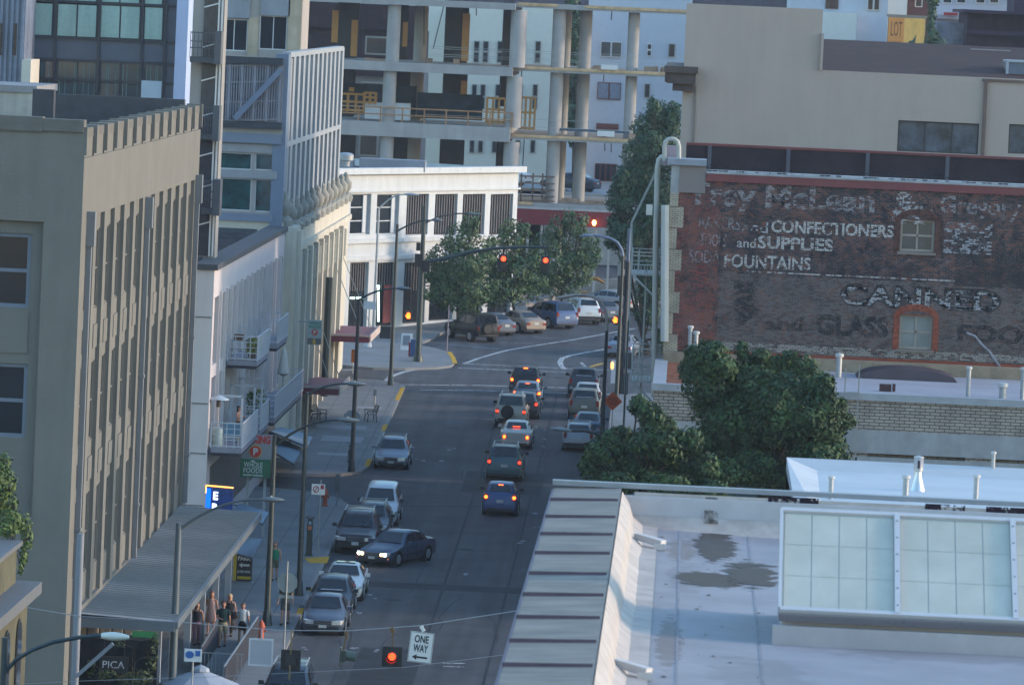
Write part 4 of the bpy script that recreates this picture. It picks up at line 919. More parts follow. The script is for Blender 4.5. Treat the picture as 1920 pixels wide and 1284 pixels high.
q3 = kq(1745, 29, 1815, 36, 515); s = MB(t_.location); s.box(q3[0], q3[1], 510, 519.9, q3[2], q3[3]); s.build('ledge', mat('lilac_ledge', (.33, .33, .42)), t_)
q3 = kq(1770, 24, 1796, 29, 509); s = MB(t_.location); s.box(q3[0], q3[1], 509, 509.9, q3[2], q3[3]); s.build('red_box', mat('red_trough', (.3, .03, .03)), t_)
t_, q = block('dark_brick_house', 'very dark purple brown house with overhanging eave at the right edge', 1812, 28, 2000, 120, 450, mat('dark_aubergine', (.03, .018, .03), .85, var=.3, streak=.3))
s = MB(t_.location); q3 = kq(1805, 22, 2000, 28, 448); s.box(q3[0], q3[1], 448, 466, q3[2], q3[3]); q3 = kq(1812, 60, 2000, 68, 449); s.box(q3[0], q3[1], 449, 449.95, q3[2], q3[3]); q3 = kq(1902, -40, 2000, 24, 452); s.box(q3[0], q3[1], 452, 462, q3[2], q3[3]); s.build('eave', mat('dark_eave', (.035, .022, .045)), t_)
block('old_plaster_wall', 'patchy lilac grey plaster wall left of the dark brown house', 1755, 42, 1813, 120, 455, mat('patchy_plaster', (.17, .17, .21), .9, var=.5, scale=.7))
# hanging climber
# billboard
q = kq(1664, 33, 1735, 90, 440); bl = thing('billboard', 'orange and yellow billboard with brown lettering standing above the brown roof', 'billboard', ((q[0]+q[1])/2, 440, q[2]-2))
s = MB(bl.location); s.box(q[0], q[1], 440, 440.3, q[2]-.1, q[3]); s.box(q[0]-.1, q[1]+.1, 440.01, 440.35, q[3], q[3]+.18)
for x in (q[0]+.5, q[1]-.5): s.box(x-.1, x+.1, 440.3, 440.5, gz(440), q[3])
bd = s.build('frame', mat('billboard_frame', (.22, .2, .17)), bl)
s = MB(bl.location); s.box(q[0]+.05, q[0]+1.25, 439.97, 439.995, q[2]+.05, q[3]-.05); s.build('left_panel', mat('orange_poster', (.62, .24, .05), .5, var=.15, scale=1), bd)
s = MB(bl.location); s.box(q[0]+1.25, q[1]-.05, 439.97, 439.995, q[2]+.05, q[3]-.05); s.build('right_panel', mat('amber_poster', (.72, .40, .10), .5, var=.2, scale=1.2), bd)
M_brn = mat('brown_ink', (.16, .05, .015), .6, var=0)
lettering('LOT', (q[0]+.68, 439.96, (q[2]+q[3])/2+.25), (1, 0, 0), (0, -1, 0), 1, M_brn, bd, bl.location, width=.85, height=1.1)
lettering('HOME', (q[0]+.68, 439.96, q[2]+.35), (1, 0, 0), (0, -1, 0), .3, M_brn, bd, bl.location, width=.8)
s = MB(bl.location); zc_ = q[2]
s.add([(q[0]+1.5, 439.96, zc_+.06), (q[0]+2.1, 439.96, zc_+.06), (q[0]+2.15, 439.96, zc_+.5), (q[0]+2.2, 439.96, zc_+1.05), (q[0]+1.95, 439.96, zc_+.6), (q[0]+1.65, 439.96, zc_+.5)], [(0, 1, 2, 3, 4, 5)])
s.build('poster_motif', mat('dark_green_ink', (.03, .07, .06), .6, var=0), bd)
# low hillside of roofs that closes the background so that nothing floats
t_, q = block('far_block', 'long muted grey block closing the street far behind the concrete frame', 300, -60, 1500, 60, 640, mat('far_grey', (.07, .065, .09), .9, var=.4, scale=.08))
block('far_block', 'long muted block far behind the houses at the top right', 1500, -60, 2100, 60, 640, mat('far_grey2', (.2, .2, .25), .9, var=.3, scale=.08))
# rubble / site clutter at the end of the street
mb = MB(); rs = random.Random(9)
for k in range(60):
    p = G(rs.uniform(960, 1260), rs.uniform(538, 585)); r = rs.uniform(.2, .9)
    mb.add([p + Vector((r*rs.uniform(.5, 1)*math.cos(t), r*rs.uniform(.5, 1)*math.sin(t), z)) for z in (0, r*.6) for t in (0, 1.57, 3.14, 4.71)], [(0, 1, 5, 4), (1, 2, 6, 5), (2, 3, 7, 6), (3, 0, 4, 7), (4, 5, 6, 7)])
tag(mb.build('rubble', mat('rubble', (.25, .22, .2), .95, var=.4, scale=.7)), 'heap of pale broken concrete and earth on the building site', 'rubble', kind='stuff')
p0, p1 = G(1060, 575), G(1290, 592)
sw = thing('site_wall', 'low pale retaining wall at the back of the parking row', 'wall', ((p0.x+p1.x)/2, (p0.y+p1.y)/2, p0.z))
s = MB(sw.location); s.bar(p0 + Vector((0, 8, .9)), p1 + Vector((0, 8, .9)), .4, 1.8); s.build('wall_body', mat('dusty_concrete', (.3, .27, .25), .9, var=.3), sw)
ex = thing('excavator', 'yellow excavator boom resting on the site behind the parked cars', 'excavator', tuple(G(1112, 588)))
p = PY(1112, 522, G(1112, 588).y) - ex.location
s = MB(); s.tube([p+Vector((-.75, 0, -.45)), p+Vector((-.5, 0, -.05)), p+Vector((.3, 0, .0)), p+Vector((.8, 0, -.3))], [.14, .17, .16, .1], 6); s.build('boom', mat('digger_yellow', (.25, .13, .03), .6, var=.3), ex)
s = MB(); s.box(-1.2, .2, -.6, 1.0, .5, 1.0); s.box(-1.1, -.5, -.4, .8, 1.0, 1.5); s.build('cab', mat('digger_yellow', (.5, .27, .03)), ex)
s = MB(); s.box(-2.5, .6, -.9, -.4, 0, .5); s.box(-2.5, .6, .8, 1.3, 0, .5); s.build('track', M_rubber, ex)
# ================================================================ RIGHT SIDE
# ---- painted brick building
YK = 257.0; XK = -.62; ZK = 24.1
b_img = thing('brick_building', 'old red brick warehouse side wall covered in faded painted advertising letters', 'building', (XK, YK, gz(YK))); ob = b_img.location
M_brick = brick_mat('old_red_brick', (.165, .062, .045), (.11, .046, .038), (.15, .115, .105), 'x', .24, .085, .012, .9,
    [((.055, .042, .045), .8, .42, .58, .85), ((.27, .08, .035), 3.2, .58, .68, .8), ((.022, .023, .03), 2.4, .52, .62, .85), ((.20, .18, .18), 2.0, .58, .70, .6)])
q = cell(1262, 300, 1990, 690, YK)
XR_ = PY(1990, 500, YK).x
win1 = cell(1688, 412, 1752, 472, YK); win2 = cell(1686, 590, 1748, 655, YK)
zbase = gz(YK)
mb = MB(ob); mb.wall((0, YK, 0), (1, 0, 0), (0, -1, 0), XK, XR_, zbase, ZK-.35, [win1, win2], .3)
wl = mb.build('wall', M_brick, b_img)
mb = MB(ob); mb.box(XK, XK+.35, YK+.01, YK+33, zbase, ZK-.1); mb.build('street_wall', brick_mat('red_brick_side', (.15, .05, .035), (.10, .035, .028), (.12, .1, .09), 'y', .24, .085), b_img)
# grey purple painted lower field, bands (sheets of old paint a few mm proud)
def wsheet(name, a, b, c, d, m_, off): 
    z = cell(a, b, c, d, YK); s = MB(ob); s.quad((z[0], YK-off, z[2]), (z[1], YK-off, z[2]), (z[1], YK-off, z[3]), (z[0], YK-off, z[3])); s.build(name, m_, wl)
w2_, w1_ = win2, win1
def wsheet_h(name, a, b, c, d, m_, off, hole):
    z = cell(a, b, c, d, YK); s = MB(ob); s.wall((0, YK-off, 0), (1, 0, 0), (0, -1, 0), z[0], z[1], z[2], z[3], [hole] if hole else [], .0005); s.build(name, m_, wl)
wsheet_h('old_paint', 1345, 524, 1990, 676, worn_mat('faded_purple_grey_paint', (.135, .11, .105), .27, .56, 2.4, brick=True), .004, win2)
wsheet_h('old_paint', 1262, 322, 1990, 524, worn_mat('faded_black_paint', (.03, .03, .036), .47, .60, 2.2, brick=True), .004, win1)
wsheet('old_paint', 1262, 322, 1345, 690, worn_mat('faded_red_paint', (.22, .06, .045), .40, .62, 1.6, brick=True), .006)
wsheet('old_paint', 1790, 440, 1990, 540, worn_mat('black_paint_patch', (.03, .028, .032), .34, .5, 1.0, brick=True), .0075)
wsheet('old_paint', 1330, 655, 1990, 670, worn_mat('cream_band_paint', (.30, .27, .25), .34, .5, 2, brick=True), .009)
wsheet('brick_band', 1330, 672, 1990, 686, mat('bright_red_brick_band', (.24, .06, .035), .9, var=.35, scale=2), .012)
wsheet('tar_line', 1330, 686, 1990, 694, worn_mat('tar_edge', (.008, .008, .01), .34, .42, 3), .02)
wsheet('old_paint', 1400, 516, 1790, 519, worn_mat('white_rule', (.40, .38, .37), .4, .5, 3, brick=True), .009)
# top cornice strip: red coping, pale flashing
mb = MB(ob); z = cell(1325, 306, 1990, 322, YK)
mb.box(z[0], XR_, YK-.12, YK+.3, ZK-.35, ZK); mb.build('red_coping', mat('red_coping', (.15, .035, .035), .7, var=.2), b_img)
mb = MB(ob); mb.box(z[0], XR_, YK+.301, YK+1.4, ZK-.3, ZK+.14); mb.box(z[0], XR_, YK-.16, YK+.3, ZK+.002, ZK+.1); mb.build('flashing', mat('pale_flashing', (.30, .31, .33), .6, var=.25, streak=.2), b_img)
mb = MB(ob); mb.box(XK-.2, z[0]-.01, YK-.25, YK+1.6, ZK+.32, ZK+.6); mb.build('corner_cap', mat('grey_cap', (.22, .24, .28), .6, var=.2), b_img)
mb = MB(ob); mb.box(XK+.35, z[0]-.02, YK-.08, YK+1.2, ZK-.9, ZK+.32); mb.build('corner_block', worn_mat('old_cornice_brick', (.20, .17, .16), .0, .1, 2), b_img)
mb = MB(ob); mb.box(XK-.02, XK+.38, YK-.06, YK+.5, ZK-.95, ZK+.3)
r_ = random.Random(4); zz = zbase+5
mb.build('corner_pier', M_conc, b_img)
qn = MB(ob); k = 0
while zz < ZK-1.2:
    h_ = .95; wd_ = .62 if k % 2 else .36; qn.box(XK-.02, XK+wd_, YK-.05, YK+.3, zz, zz+h_-.03); zz += h_; k += 1
qn.build('quoin', brick_mat('cream_quoin', (.42, .36, .27), (.36, .31, .24), (.14, .12, .1), 'x', .24, .085), b_img)
mb = MB(ob); mb.box(XK+.4, XR_, YK+1.4, YK+33, ZK-1.0, ZK-.75); mb.build('roof', mat('aubergine_roofing', (.03, .022, .025), .9, var=.25), b_img)
mb = MB(ob); zr = ZK+.45
for px in (1330, 1478, 1627, 1777, 1926): x = PY(px, 300, YK+14).x; x = PY(px, 300, YK+19.7).x; mb.box(x-.09, x+.09, YK+19.6, YK+19.85, ZK-.8, ZK+.75)
pass
mb.build('roof_rail', mat('rail_post', (.06, .065, .09), .6), b_img)
mb = MB(ob); mb.box(XK+.6, XR_, YK+20, YK+20.3, ZK-.9, ZK+.75); rp_ = mb.build('rear_parapet', mat('aubergine_wall', (.035, .025, .032), .9, var=.25), b_img); mb = MB(ob); mb.box(XK+.6, XR_, YK+19.9, YK+20.4, ZK+.75, ZK+.87); mb.build('red_top', mat('red_coping', (.15, .035, .035)), rp_)
for w_, gm in ((win1, M_glassb), (win2, mat('milky_glass', (.16, .18, .18), .3, var=.3, scale=1.2))):
    f = window(b_img, ob, (0, YK, 0), (1, 0, 0), (0, -1, 0), *w_, .18, .1, 2, 2, mat('cream_sash', (.28, .24, .20), .7, var=.15), gm)
    s = MB(ob); s.box(w_[0]+.04, w_[1]-.04, YK-.02, YK+.1, w_[3]-.02, w_[3]+.02); pts = [(w_[0]-.28, w_[3]-.05), (w_[0]-.28, w_[3]+.12)]
    n_ = 9; arc = lambda t, e: ((w_[0]+w_[1])/2 - (w_[1]-w_[0]+.56*e)/2*math.cos(t), w_[3]-.1 + (.28+.3*e)*math.sin(t))
    for k in range(n_-1):
        t0, t1 = math.pi*k/(n_-1), math.pi*(k+1)/(n_-1)
        a0, a1, b0, b1 = arc(t0, 0), arc(t1, 0), arc(t0, 1), arc(t1, 1)
        s.prism([(a0[0], YK-.03, a0[1]), (a1[0], YK-.03, a1[1]), (b1[0], YK-.03, b1[1]), (b0[0], YK-.03, b0[1])], (0, .025, 0))
    for xx in (w_[0]-.28, w_[1]+.01): s.box(xx, xx+.27, YK-.032, YK-.006, w_[2]-.05, w_[3]-.06)
    s.build('brick_surround', mat('fresh_red_brick', (.22, .06, .035), .9, var=.6, scale=7) if w_ is win2 else mat('dull_red_brick', (.085, .042, .035), .9, var=.6, scale=7), f)
    s = MB(ob); s.box(w_[0]-.1, w_[1]+.1, YK-.1, YK-.001, w_[2]-.14, w_[2]-.02); s.build('sill', mat('stone_sill', (.2, .17, .15)), f)
# faded lettering
WL = worn_mat('faded_white_letters', (.42, .40, .41), .42, .58, 2.4, fine=9, brick=True); WL1 = worn_mat('very_faded_letters', (.30, .27, .28), .42, .60, 2.0, fine=9, brick=True); WL2 = worn_mat('clear_old_letters', (.48, .45, .43), .31, .49, 2.2, fine=9, brick=True)
BL = worn_mat('faded_black_letters', (.022, .022, .026), .40, .54, 2.2, fine=10, brick=True)
def wtext(txt, x0, x1, y, h, m_, off=.013, bold=.01, slope=.045):
    a = PY(x0, y, YK); b = PY(x1, y + (x1-x0)*slope, YK); c = (a+b)/2
    lettering(txt, (c.x, YK-off, c.z), (1, 0, 0), (0, -1, 0), 1, m_, wl, ob, bold, 'painted_lettering', width=b.x-a.x, height=h/42)
wtext('Tray McLean', 1288, 1640, 368, 56, WL1, bold=.03); wtext('&', 1672, 1735, 388, 62, WL, bold=.03); wtext('Gregory', 1762, 1915, 388, 46, WL1, bold=.02)
wtext('BAKERS', 1310, 1388, 417, 24, WL1); wtext('and', 1391, 1440, 425, 20, WL); wtext('CONFECTIONERS', 1446, 1676, 424, 24, WL2, bold=.03)
wtext('TOOLS', 1312, 1362, 449, 24, WL1); wtext('and', 1382, 1417, 455, 18, WL2); wtext('SUPPLIES', 1421, 1562, 454, 24, WL2, bold=.03)
wtext('SODA', 1292, 1350, 480, 24, WL1); wtext('FOUNTAINS', 1358, 1520, 488, 25, WL2, bold=.02)
wtext('CANNED', 1574, 1878, 552, 44, BL, .013, .07); wtext('CANNED', 1578, 1874, 553, 36, WL, .017, .02)
wtext('and', 1434, 1506, 606, 24, BL, .013, .04); wtext('GLASS', 1530, 1666, 608, 40, BL, .013, .05) ; wtext('FOODS', 1795, 1990, 624, 34, BL, .013, .05)
wsheet('old_paint', 1770, 418, 1860, 476, worn_mat('white_patch', (.34, .33, .35), .50, .62, 1.6, fine=7, streak=2.5, brick=True), .0085)
# pointing hand / arrow stroke
s = MB(ob)
pts = [(1376, 528), (1414, 530), (1414, 575), (1430, 583), (1386, 612), (1376, 596)]
s.add([PY(a, b, YK-.014) for a, b in pts], [tuple(range(len(pts)))]); s.build('painted_arrow', BL, wl)
s = MB(ob); s.tube([PY(a, b, YK-.02) for a, b in ((1812, 624), (1828, 630), (1840, 645), (1856, 660), (1866, 675), (1876, 690))], .06, 5); s.build('paint_run', mat('pale_run', (.26, .26, .3), .8, var=.4, scale=3), wl)
# white window lintel stain
wsheet('old_paint', 1688, 392, 1748, 404, worn_mat('cream_stain', (.42, .36, .28), .42, .5, 2.5, brick=True), .010)

# ---- fire escape and pipes on the street side
fe = thing('fire_escape', 'pale metal fire escape with cage platforms on the street side of the brick building', 'fire escape', (XK-.8, YK+1, gz(YK))); oe = fe.location
M_fe = mat('pale_green_steel', (.30, .33, .33), .6, .2, var=.1)
YE_ = YK+2.5
def e(px, py, Y=YE_): return PY(px, py, Y)
for (y0, y1) in ((510, 470), (710, 650)):
    a, b = e(1184, y0), e(1238, y0+3); s = MB(oe)
    s.box(a.x, b.x, YE_-1.2, YE_+2.6, a.z-.08, a.z)
    for k in range(10): x = a.x + (b.x-a.x)*k/9; s.bar((x, YE_-1.2, a.z), (x, YE_-1.2, a.z+.35), .03)
    zt_ = e(1184, y1).z
    for z in (a.z+.4, a.z+.8, zt_): s.bar((a.x, YE_-1.2, z), (b.x, YE_-1.2, z), .05); s.bar((a.x, YE_-1.2, z), (a.x, YE_+2.6, z), .05); s.bar((a.x, YE_+2.6, z), (b.x, YE_+2.6, z), .05)
    for x in (a.x, a.x+.3, b.x-.1):
        for y in (YE_-1.2, YE_+2.6): s.bar((x, y, a.z), (x, y, zt_), .06)
    s.bar((a.x+.1, YE_-1.2, a.z-.1), (b.x, YE_-1.2, a.z-1.2), .09); s.build('platform', M_fe, fe)
s = MB(oe)
for px, y0, y1 in ((1185, 470, 850), (1212, 505, 740), (1178, 600, 860)):
    a = e(px, y0); c = e(px-6, y1); s.bar(a, (a.x, a.y, c.z), .08)
s.bar(e(1184, 418), e(1184, 470), .1); s.bar(e(1184, 418), e(1232, 318), .1); s.bar(e(1232, 318), e(1244, 300), .1)
for k in range(12): 
    z = e(1212, 520+k*16).z; x = e(1212, 600).x; s.bar((x, YE_+.8, z), (x, YE_+1.3, z), .03)
s.build('upright', M_fe, fe)
vp = thing('vent_pipe', 'thick pale pipe climbing the brick corner with a hooked top', 'pipe', (XK-.5, YK, gz(YK))); o5 = vp.location
s = MB(o5); M_cp = mat('cream_pipe', (.36, .36, .33), .6, var=.1)
a = PY(1243, 300, YK+.2); s.tube([PY(1226, 745, YK+1), PY(1229, 480, YK+1), PY(1233, 318, YK+1), PY(1236, 300, YK+1), PY(1241, 295, YK+1), PY(1246, 295, YK+1)], [.13]*6, 10)
s.build('riser', M_cp, vp, smooth=50)
s = MB(o5); ps = [(1246, 302), (1246, 275), (1248, 266), (1254, 261), (1264, 261), (1270, 265), (1273, 275), (1273, 300)]
s.tube([PY(*p_, YK+.6) for p_ in ps], .1, 10); s.build('hooked_pipe', M_cp, vp, smooth=50)
s = MB(o5); s.tube([PY(1247, 385, YK-.1), PY(1246, 640, YK-.1)], .18, 8); s.box(PY(1234, 0, YK-.3).x-.1, PY(1252, 0, YK-.3).x-.25, YK-.5, YK-.06, PY(1243, 404, YK-.3).z, PY(1243, 385, YK-.3).z)
s.build('meter_box', mat('pale_box', (.42, .42, .40), .6), vp)
s = MB(o5); p = PY(1257, 290, YK+2); s.add([p+Vector((-.35, -.2, -.5)), p+Vector((.4, -.2, -.5)), p+Vector((.4, .3, -.5)), p+Vector((-.35, .3, -.5)), p+Vector((-.2, -.2, .4)), p+Vector((.4, -.2, .4)), p+Vector((.4, .3, .4)), p+Vector((-.2, .3, .4))], [(0,1,5,4),(1,2,6,5),(2,3,7,6),(3,0,4,7),(4,5,6,7)]); s.build('chimney_stub', mat('pink_flashing', (.28, .22, .25), .7), vp)

# ---- tan rendered building behind
YT = 291.0
tn = thing('tan_building', 'large blank tan rendered building with stepped gable and wide dark factory windows', 'building', (-.4, YT, gz(YT))); o6 = tn.location
M_tan = mat('tan_render', (.39, .32, .28), .9, var=.045, scale=.4, bump=.1, streak=.05)
qa = cell(1280, 12, 1536, 330, YT); qb = list(cell(1536, 142, 2000, 330, YT)); qb[0] = qa[1]
wa = cell(1683, 229, 1835, 287, YT); wb_ = cell(1891, 235, 1990, 290, YT)
s = MB(o6); s.wall((0, YT, 0), (1, 0, 0), (0, -1, 0), qa[0], qa[1], gz(YT), qa[3]); s.wall((0, YT, 0), (1, 0, 0), (0, -1, 0), qb[0], qb[1], gz(YT), qb[3], [wa, wb_], .35)
s.box(qa[0], qa[1], YT+.01, YT+1, qb[3], qa[3]); s.box(qa[0], qa[0]+.4, YT+1, YT+30, gz(YT), qb[3]); s.box(qa[1]-.02, qa[1]+.1, YT-.3, YT+1, qb[3], qa[3]-1.2)
s.build('wall', M_tan, tn)
s = MB(o6); z = cell(1842, 148, 1856, 292, YT); s.box(z[0], z[0]+.18, YT-.16, YT-.003, z[2], z[3]); s.box(z[0]-.1, z[0]+4, YT-.12, YT-.02, z[3]-.12, z[3]); s.build('drain_pipe', mat('brown_pipe', (.13, .085, .07), .7), tn)
for w_ in (wa, wb_): window(tn, o6, (0, YT, 0), (1, 0, 0), (0, -1, 0), *w_, .2, .06, 3, 1, mat('dark_factory_frame', (.05, .045, .045)), mat('factory_glass', (.05, .062, .085), .25, var=.9, scale=.9, spec=.4))
s = MB(o6); z = cell(1250, 130, 1308, 172, YT-2); s.box(z[0], z[1]-.1, YT-.9, YT-.004, z[3]-.75, z[3]-.2); s.box(z[0]-.15, z[1], YT-1.1, YT-.006, z[3]-.2, z[3]+.12); s.box(z[0]+.3, z[1]-.2, YT-.6, YT-.005, z[2], z[3]-.75)
s.box(z[0]-.1, qa[0]-.003, YT-.4, YT+20, z[3]-.7, z[3]+.1); s.build('cornice_return', mat('brown_cornice', (.085, .065, .06), .8, var=.2), tn)
s = MB(o6); p = PY(1302, 205, YT); s.box(p.x-.02, p.x+.06, YT-.1, YT-.01, PY(1302, 275, YT).z, PY(1302, 160, YT).z); s.build('conduit', mat('tan_conduit', (.22, .18, .16)), tn)
s = MB(o6); zr0 = qb[3]-.05; z = cell(1536, 84, 2000, 90, YT+14); 
s.quad((qb[0]+.01, YT+.4, zr0), (qb[1], YT+.4, zr0), (qb[1], YT+16, z[3]), (qb[0]+.01, YT+16, z[3])); s.build('roof', mat('brown_roof', (.06, .034, .032), .9, var=.2, scale=.5, streak=.1), tn)
s = MB(o6)
for (a, b, c) in ((1676, 1698, 93), (1703, 1780, 95), (1820, 1895, 98)): z = cell(a, c-3, b, c, YT+14); s.box(z[0], z[1], YT+14, YT+14.3, z[2]-.1, z[3]+.05)
split_build(s, 'roof_strip', mat('pale_strip', (.3, .28, .28)), tn)
z = cell(1888, 118, 1960, 148, YT+3); s = MB(o6); s.box(z[0], z[1], YT+3, YT+6, z[2]-.2, z[3]); rl = s.build('rooflight', mat('rooflight_blue', (.08, .11, .16), .4), tn)
s = MB(o6); s.box(z[0]-.06, z[1], YT+2.9, YT+6.1, z[3], z[3]+.1); s.box(z[0]-.06, z[0]+.08, YT+2.93, YT+2.99, z[2]-.2, z[3]); s.build('rooflight_trim', mat('pale_trim', (.33, .35, .4)), rl)

# ---- cream brick building
YQ = 240.0; XQ = -.9; ZQ = 15.75
cr_ = thing('cream_brick_building', 'low cream brick building with grey concrete coping and flat white roof', 'building', (XQ, YQ, gz(YQ))); o7 = cr_.location
M_cb = brick_mat('cream_brick', (.34, .29, .24), (.29, .25, .21), (.10, .09, .09), 'x', .42, .135, .022, .9)
zl0 = PY(1600, 805, YQ).z; zl1 = PY(1600, 845, YQ).z; xr = PY(1990, 700, YQ).x
s = MB(o7); s.wall((0, YQ, 0), (1, 0, 0), (0, -1, 0), XQ, xr, zl0, ZQ-.3); s.wall((0, YQ+.5, 0), (1, 0, 0), (0, -1, 0), XQ, xr, gz(YQ), zl0)
s.box(XQ, XQ+.3, YQ+.01, YK-.01, gz(YQ), ZQ-.3)
for px in (1600, 1833): x = PY(px, 850, YQ).x; s.box(x-.5, x+.6, YQ+.02, YQ+.49, gz(YQ), zl0-.1)
s.build('wall', M_cb, cr_)
s = MB(o7); s.box(XQ-.1, xr, YQ-.12, YQ+.4, ZQ-.3, ZQ); s.box(XQ-.06, XQ+.5, YQ+.401, YK-.02, ZQ-.3, ZQ); cpb = s.build('coping', mat('grey_coping_stone', (.30, .31, .33), .8, var=.12), cr_)
s = MB(o7); s.box(XQ+.02, xr, YQ-.08, YQ+.45, zl0-.95, zl0); s.box(XQ+.02, xr, YQ-.02, YQ+.45, zl0-1.5, zl0-1.1); s.build('concrete_band', M_conc, cr_)
s = MB(o7); s.box(XQ+.5, xr, YQ+.4, YK-.03, ZQ-.45, ZQ-.15); s.build('roof', mat('white_roof_coat', (.30, .29, .32), .8, var=.12, scale=.4), cr_)
s = MB(o7); s.box(XQ+.3, xr, YK-1.2, YK-.05, ZQ-.15, ZQ+.35); s.build('upstand', mat('tan_upstand', (.26, .2, .14), .9, var=.3), cr_)
s = MB(o7); x0_ = PY(1700, 700, YK-4).x
s.loft([[(x0_+2.2*math.cos(math.pi*k/8)*1.0, y, ZQ-.15+.5*math.sin(math.pi*k/8)) for k in range(9)] for y in (YK-5, YK-2.2)]); s.build('skylight_dome', mat('plum_dome', (.05, .035, .05), .5, var=.2), cr_, smooth=60)
s = MB(o7)
for k in range(9): y = YQ+1+k*1.7; s.bar((XQ+.5, y, ZQ-.05), (XQ+3.6, y+.5, ZQ-.1), .12, .1)
s.build('rusty_flashing', mat('rusty_flashing', (.22, .09, .06), .8, var=.4, scale=2), cr_)
s = MB(o7); s.box(XQ+.36, xr, YQ+.47, YQ+.49, zl0-4, zl0-1.55); s.build('window_band', M_glassb, cr_)
def pipe_vent(px, py_base, h, r, Y_, label, cap=True, z=None):
    p = PY(px, py_base, Y_); t_ = thing('roof_vent', label, 'vent pipe', tuple(p), 0, 'vent pipes standing on the flat roofs')
    s = MB(); s.cyl((0, 0, -.3), (0, 0, h), r, n=12); s.build('pipe', M_steel, t_, smooth=50)
    if cap: s = MB(); s.lathe([(r*1.15, 0), (r*1.45, r*.15), (r*1.45, r*1.1), (r*1.0, r*1.35), (.01, r*1.4)], (0, 0, h-r*.4), 12); s.build('cap', mat('pale_cap', (.45, .44, .42), .6), t_, smooth=50)
    return t_
pipe_vent(1572, 708, .95, .13, 252, 'thick capped vent pipe rising behind the top of the leafy tree')
pipe_vent(1815, 735, 1.0, .09, 243, 'tall thin vent pipe on the cream brick building, between tree and right edge')
pipe_vent(1880, 737, .3, .15, 243, 'short squat mushroom vent near the cream brick coping')
pipe_vent(1917, 737, 1.0, .1, 243, 'vent pipe cut by the right edge above the cream brick coping')
pipe_vent(1293, 655, .95, .09, 250, 'slim vent pipe before the red brick corner, left one of the pair')
pipe_vent(1304, 657, .75, .1, 250, 'shorter vent pipe before the red brick corner, right one of the pair')
s = MB(); p = PY(1660, 728, 244); tv = thing('roof_box', 'tiny dark red box lying on the white roof by the coping', 'box', tuple(p)); s.box(-.25, .25, -.2, .2, -.1, .18); s.box(.3, .42, -.2, .2, -.1, .2); s.build('box_body', mat('dark_red_box', (.06, .03, .035)), tv)
ld = thing('roof_ladder', 'thin pale wall ladder dropping down the cream brick wall beside the tree', 'ladder', tuple(PY(1600, 830, YQ-.3))); s = MB(ld.location)
for px in (1586, 1612): a, b = PY(px, 682 if px > 1600 else 690, YQ-.3), PY(px-2, 855, YQ-.3); s.bar((a.x, a.y, a.z), (a.x, a.y, b.z), .05)
for k in range(14): z = PY(1600, 735, YQ-.3).z - k*.3; s.bar((PY(1586, 750, YQ-.3).x, YQ-.3, z), (PY(1612, 750, YQ-.3).x, YQ-.3, z), .025)
s.build('rungs', mat('pale_ladder', (.28, .27, .26)), ld)

# ---- second white roof behind the parapet
YR = 152.0
w2 = thing('flat_roof_building', 'low building with bright white coated flat roof beyond the near parapet', 'building', (4, YR, gz(YR))); o8 = w2.location
M_wr = mat('white_membrane', (.42, .45, .48), .7, var=.08, scale=.4, streak=.1, smap=(.1, 1.2, 1))
ZR = 19.4; tl = PZ(1475, 857, ZR+.25); tr = PZ(1990, 884, ZR+.25); bl_ = PZ(1482, 945, ZR-.3)
s = MB(o8); y1 = tl.y; xl = tl.x
s.add([(xl, y1, ZR+.25), (xl+8, y1, ZR+.25), (xl+8, y1-.5, ZR), (xl+.8, y1-.8, ZR), (xl+.6, y1-18, ZR-.0), (xl, y1-18, ZR+.0)], [(0, 1, 2, 3), (0, 3, 4, 5)])
s.quad((xl+.6, y1-18, ZR), (xl+8, y1-18, ZR), (xl+8, y1-.5, ZR), (xl+.8, y1-.8, ZR)); s.build('roof', M_wr, w2)
s = MB(o8); s.box(xl, xl+8, y1-18, y1-.01, gz(YR), ZR-.1); s.add([(xl, y1, ZR+.25), (xl, y1-18, ZR), (xl, y1-18, ZR-1), (xl, y1, ZR-1)], [(0, 1, 2, 3)]); s.build('wall', mat('grey_blue_wall', (.22, .24, .29), .8, var=.1), w2)
pipe_vent(1557, 935, .52, .06, PZ(1557, 935, ZR).y, 'short thin pipe at the left of the bright white roof')
pipe_vent(1697, 940, .6, .075, PZ(1697, 940, ZR).y, 'plain pipe left of the flared flue on the bright white roof')
pipe_vent(1829, 940, .62, .065, PZ(1829, 940, ZR).y, 'plain pipe right of the flared flue on the bright white roof')
pipe_vent(1861, 893, .62, .05, PZ(1861, 893, ZR).y, 'thin pipe farthest back on the bright white roof')
p = PZ(1720, 920, ZR); t_ = thing('flue', 'silver flue with flared skirt and slotted head on the bright white roof', 'flue', tuple(p))
s = MB(); s.lathe([(.2, 0), (.16, .12), (.09, .38), (.08, .5), (.12, .52), (.12, .82), (.13, .84), (.13, .88), (.02, .9)], (0, 0, 0), 14); s.build('stack', mat('bright_steel', (.5, .5, .52), .35, .8, var=.1), t_, smooth=40)
s = MB(); s.box(-.03, .03, -.135, -.1, .58, .78); s.build('slot', M_black, t_)
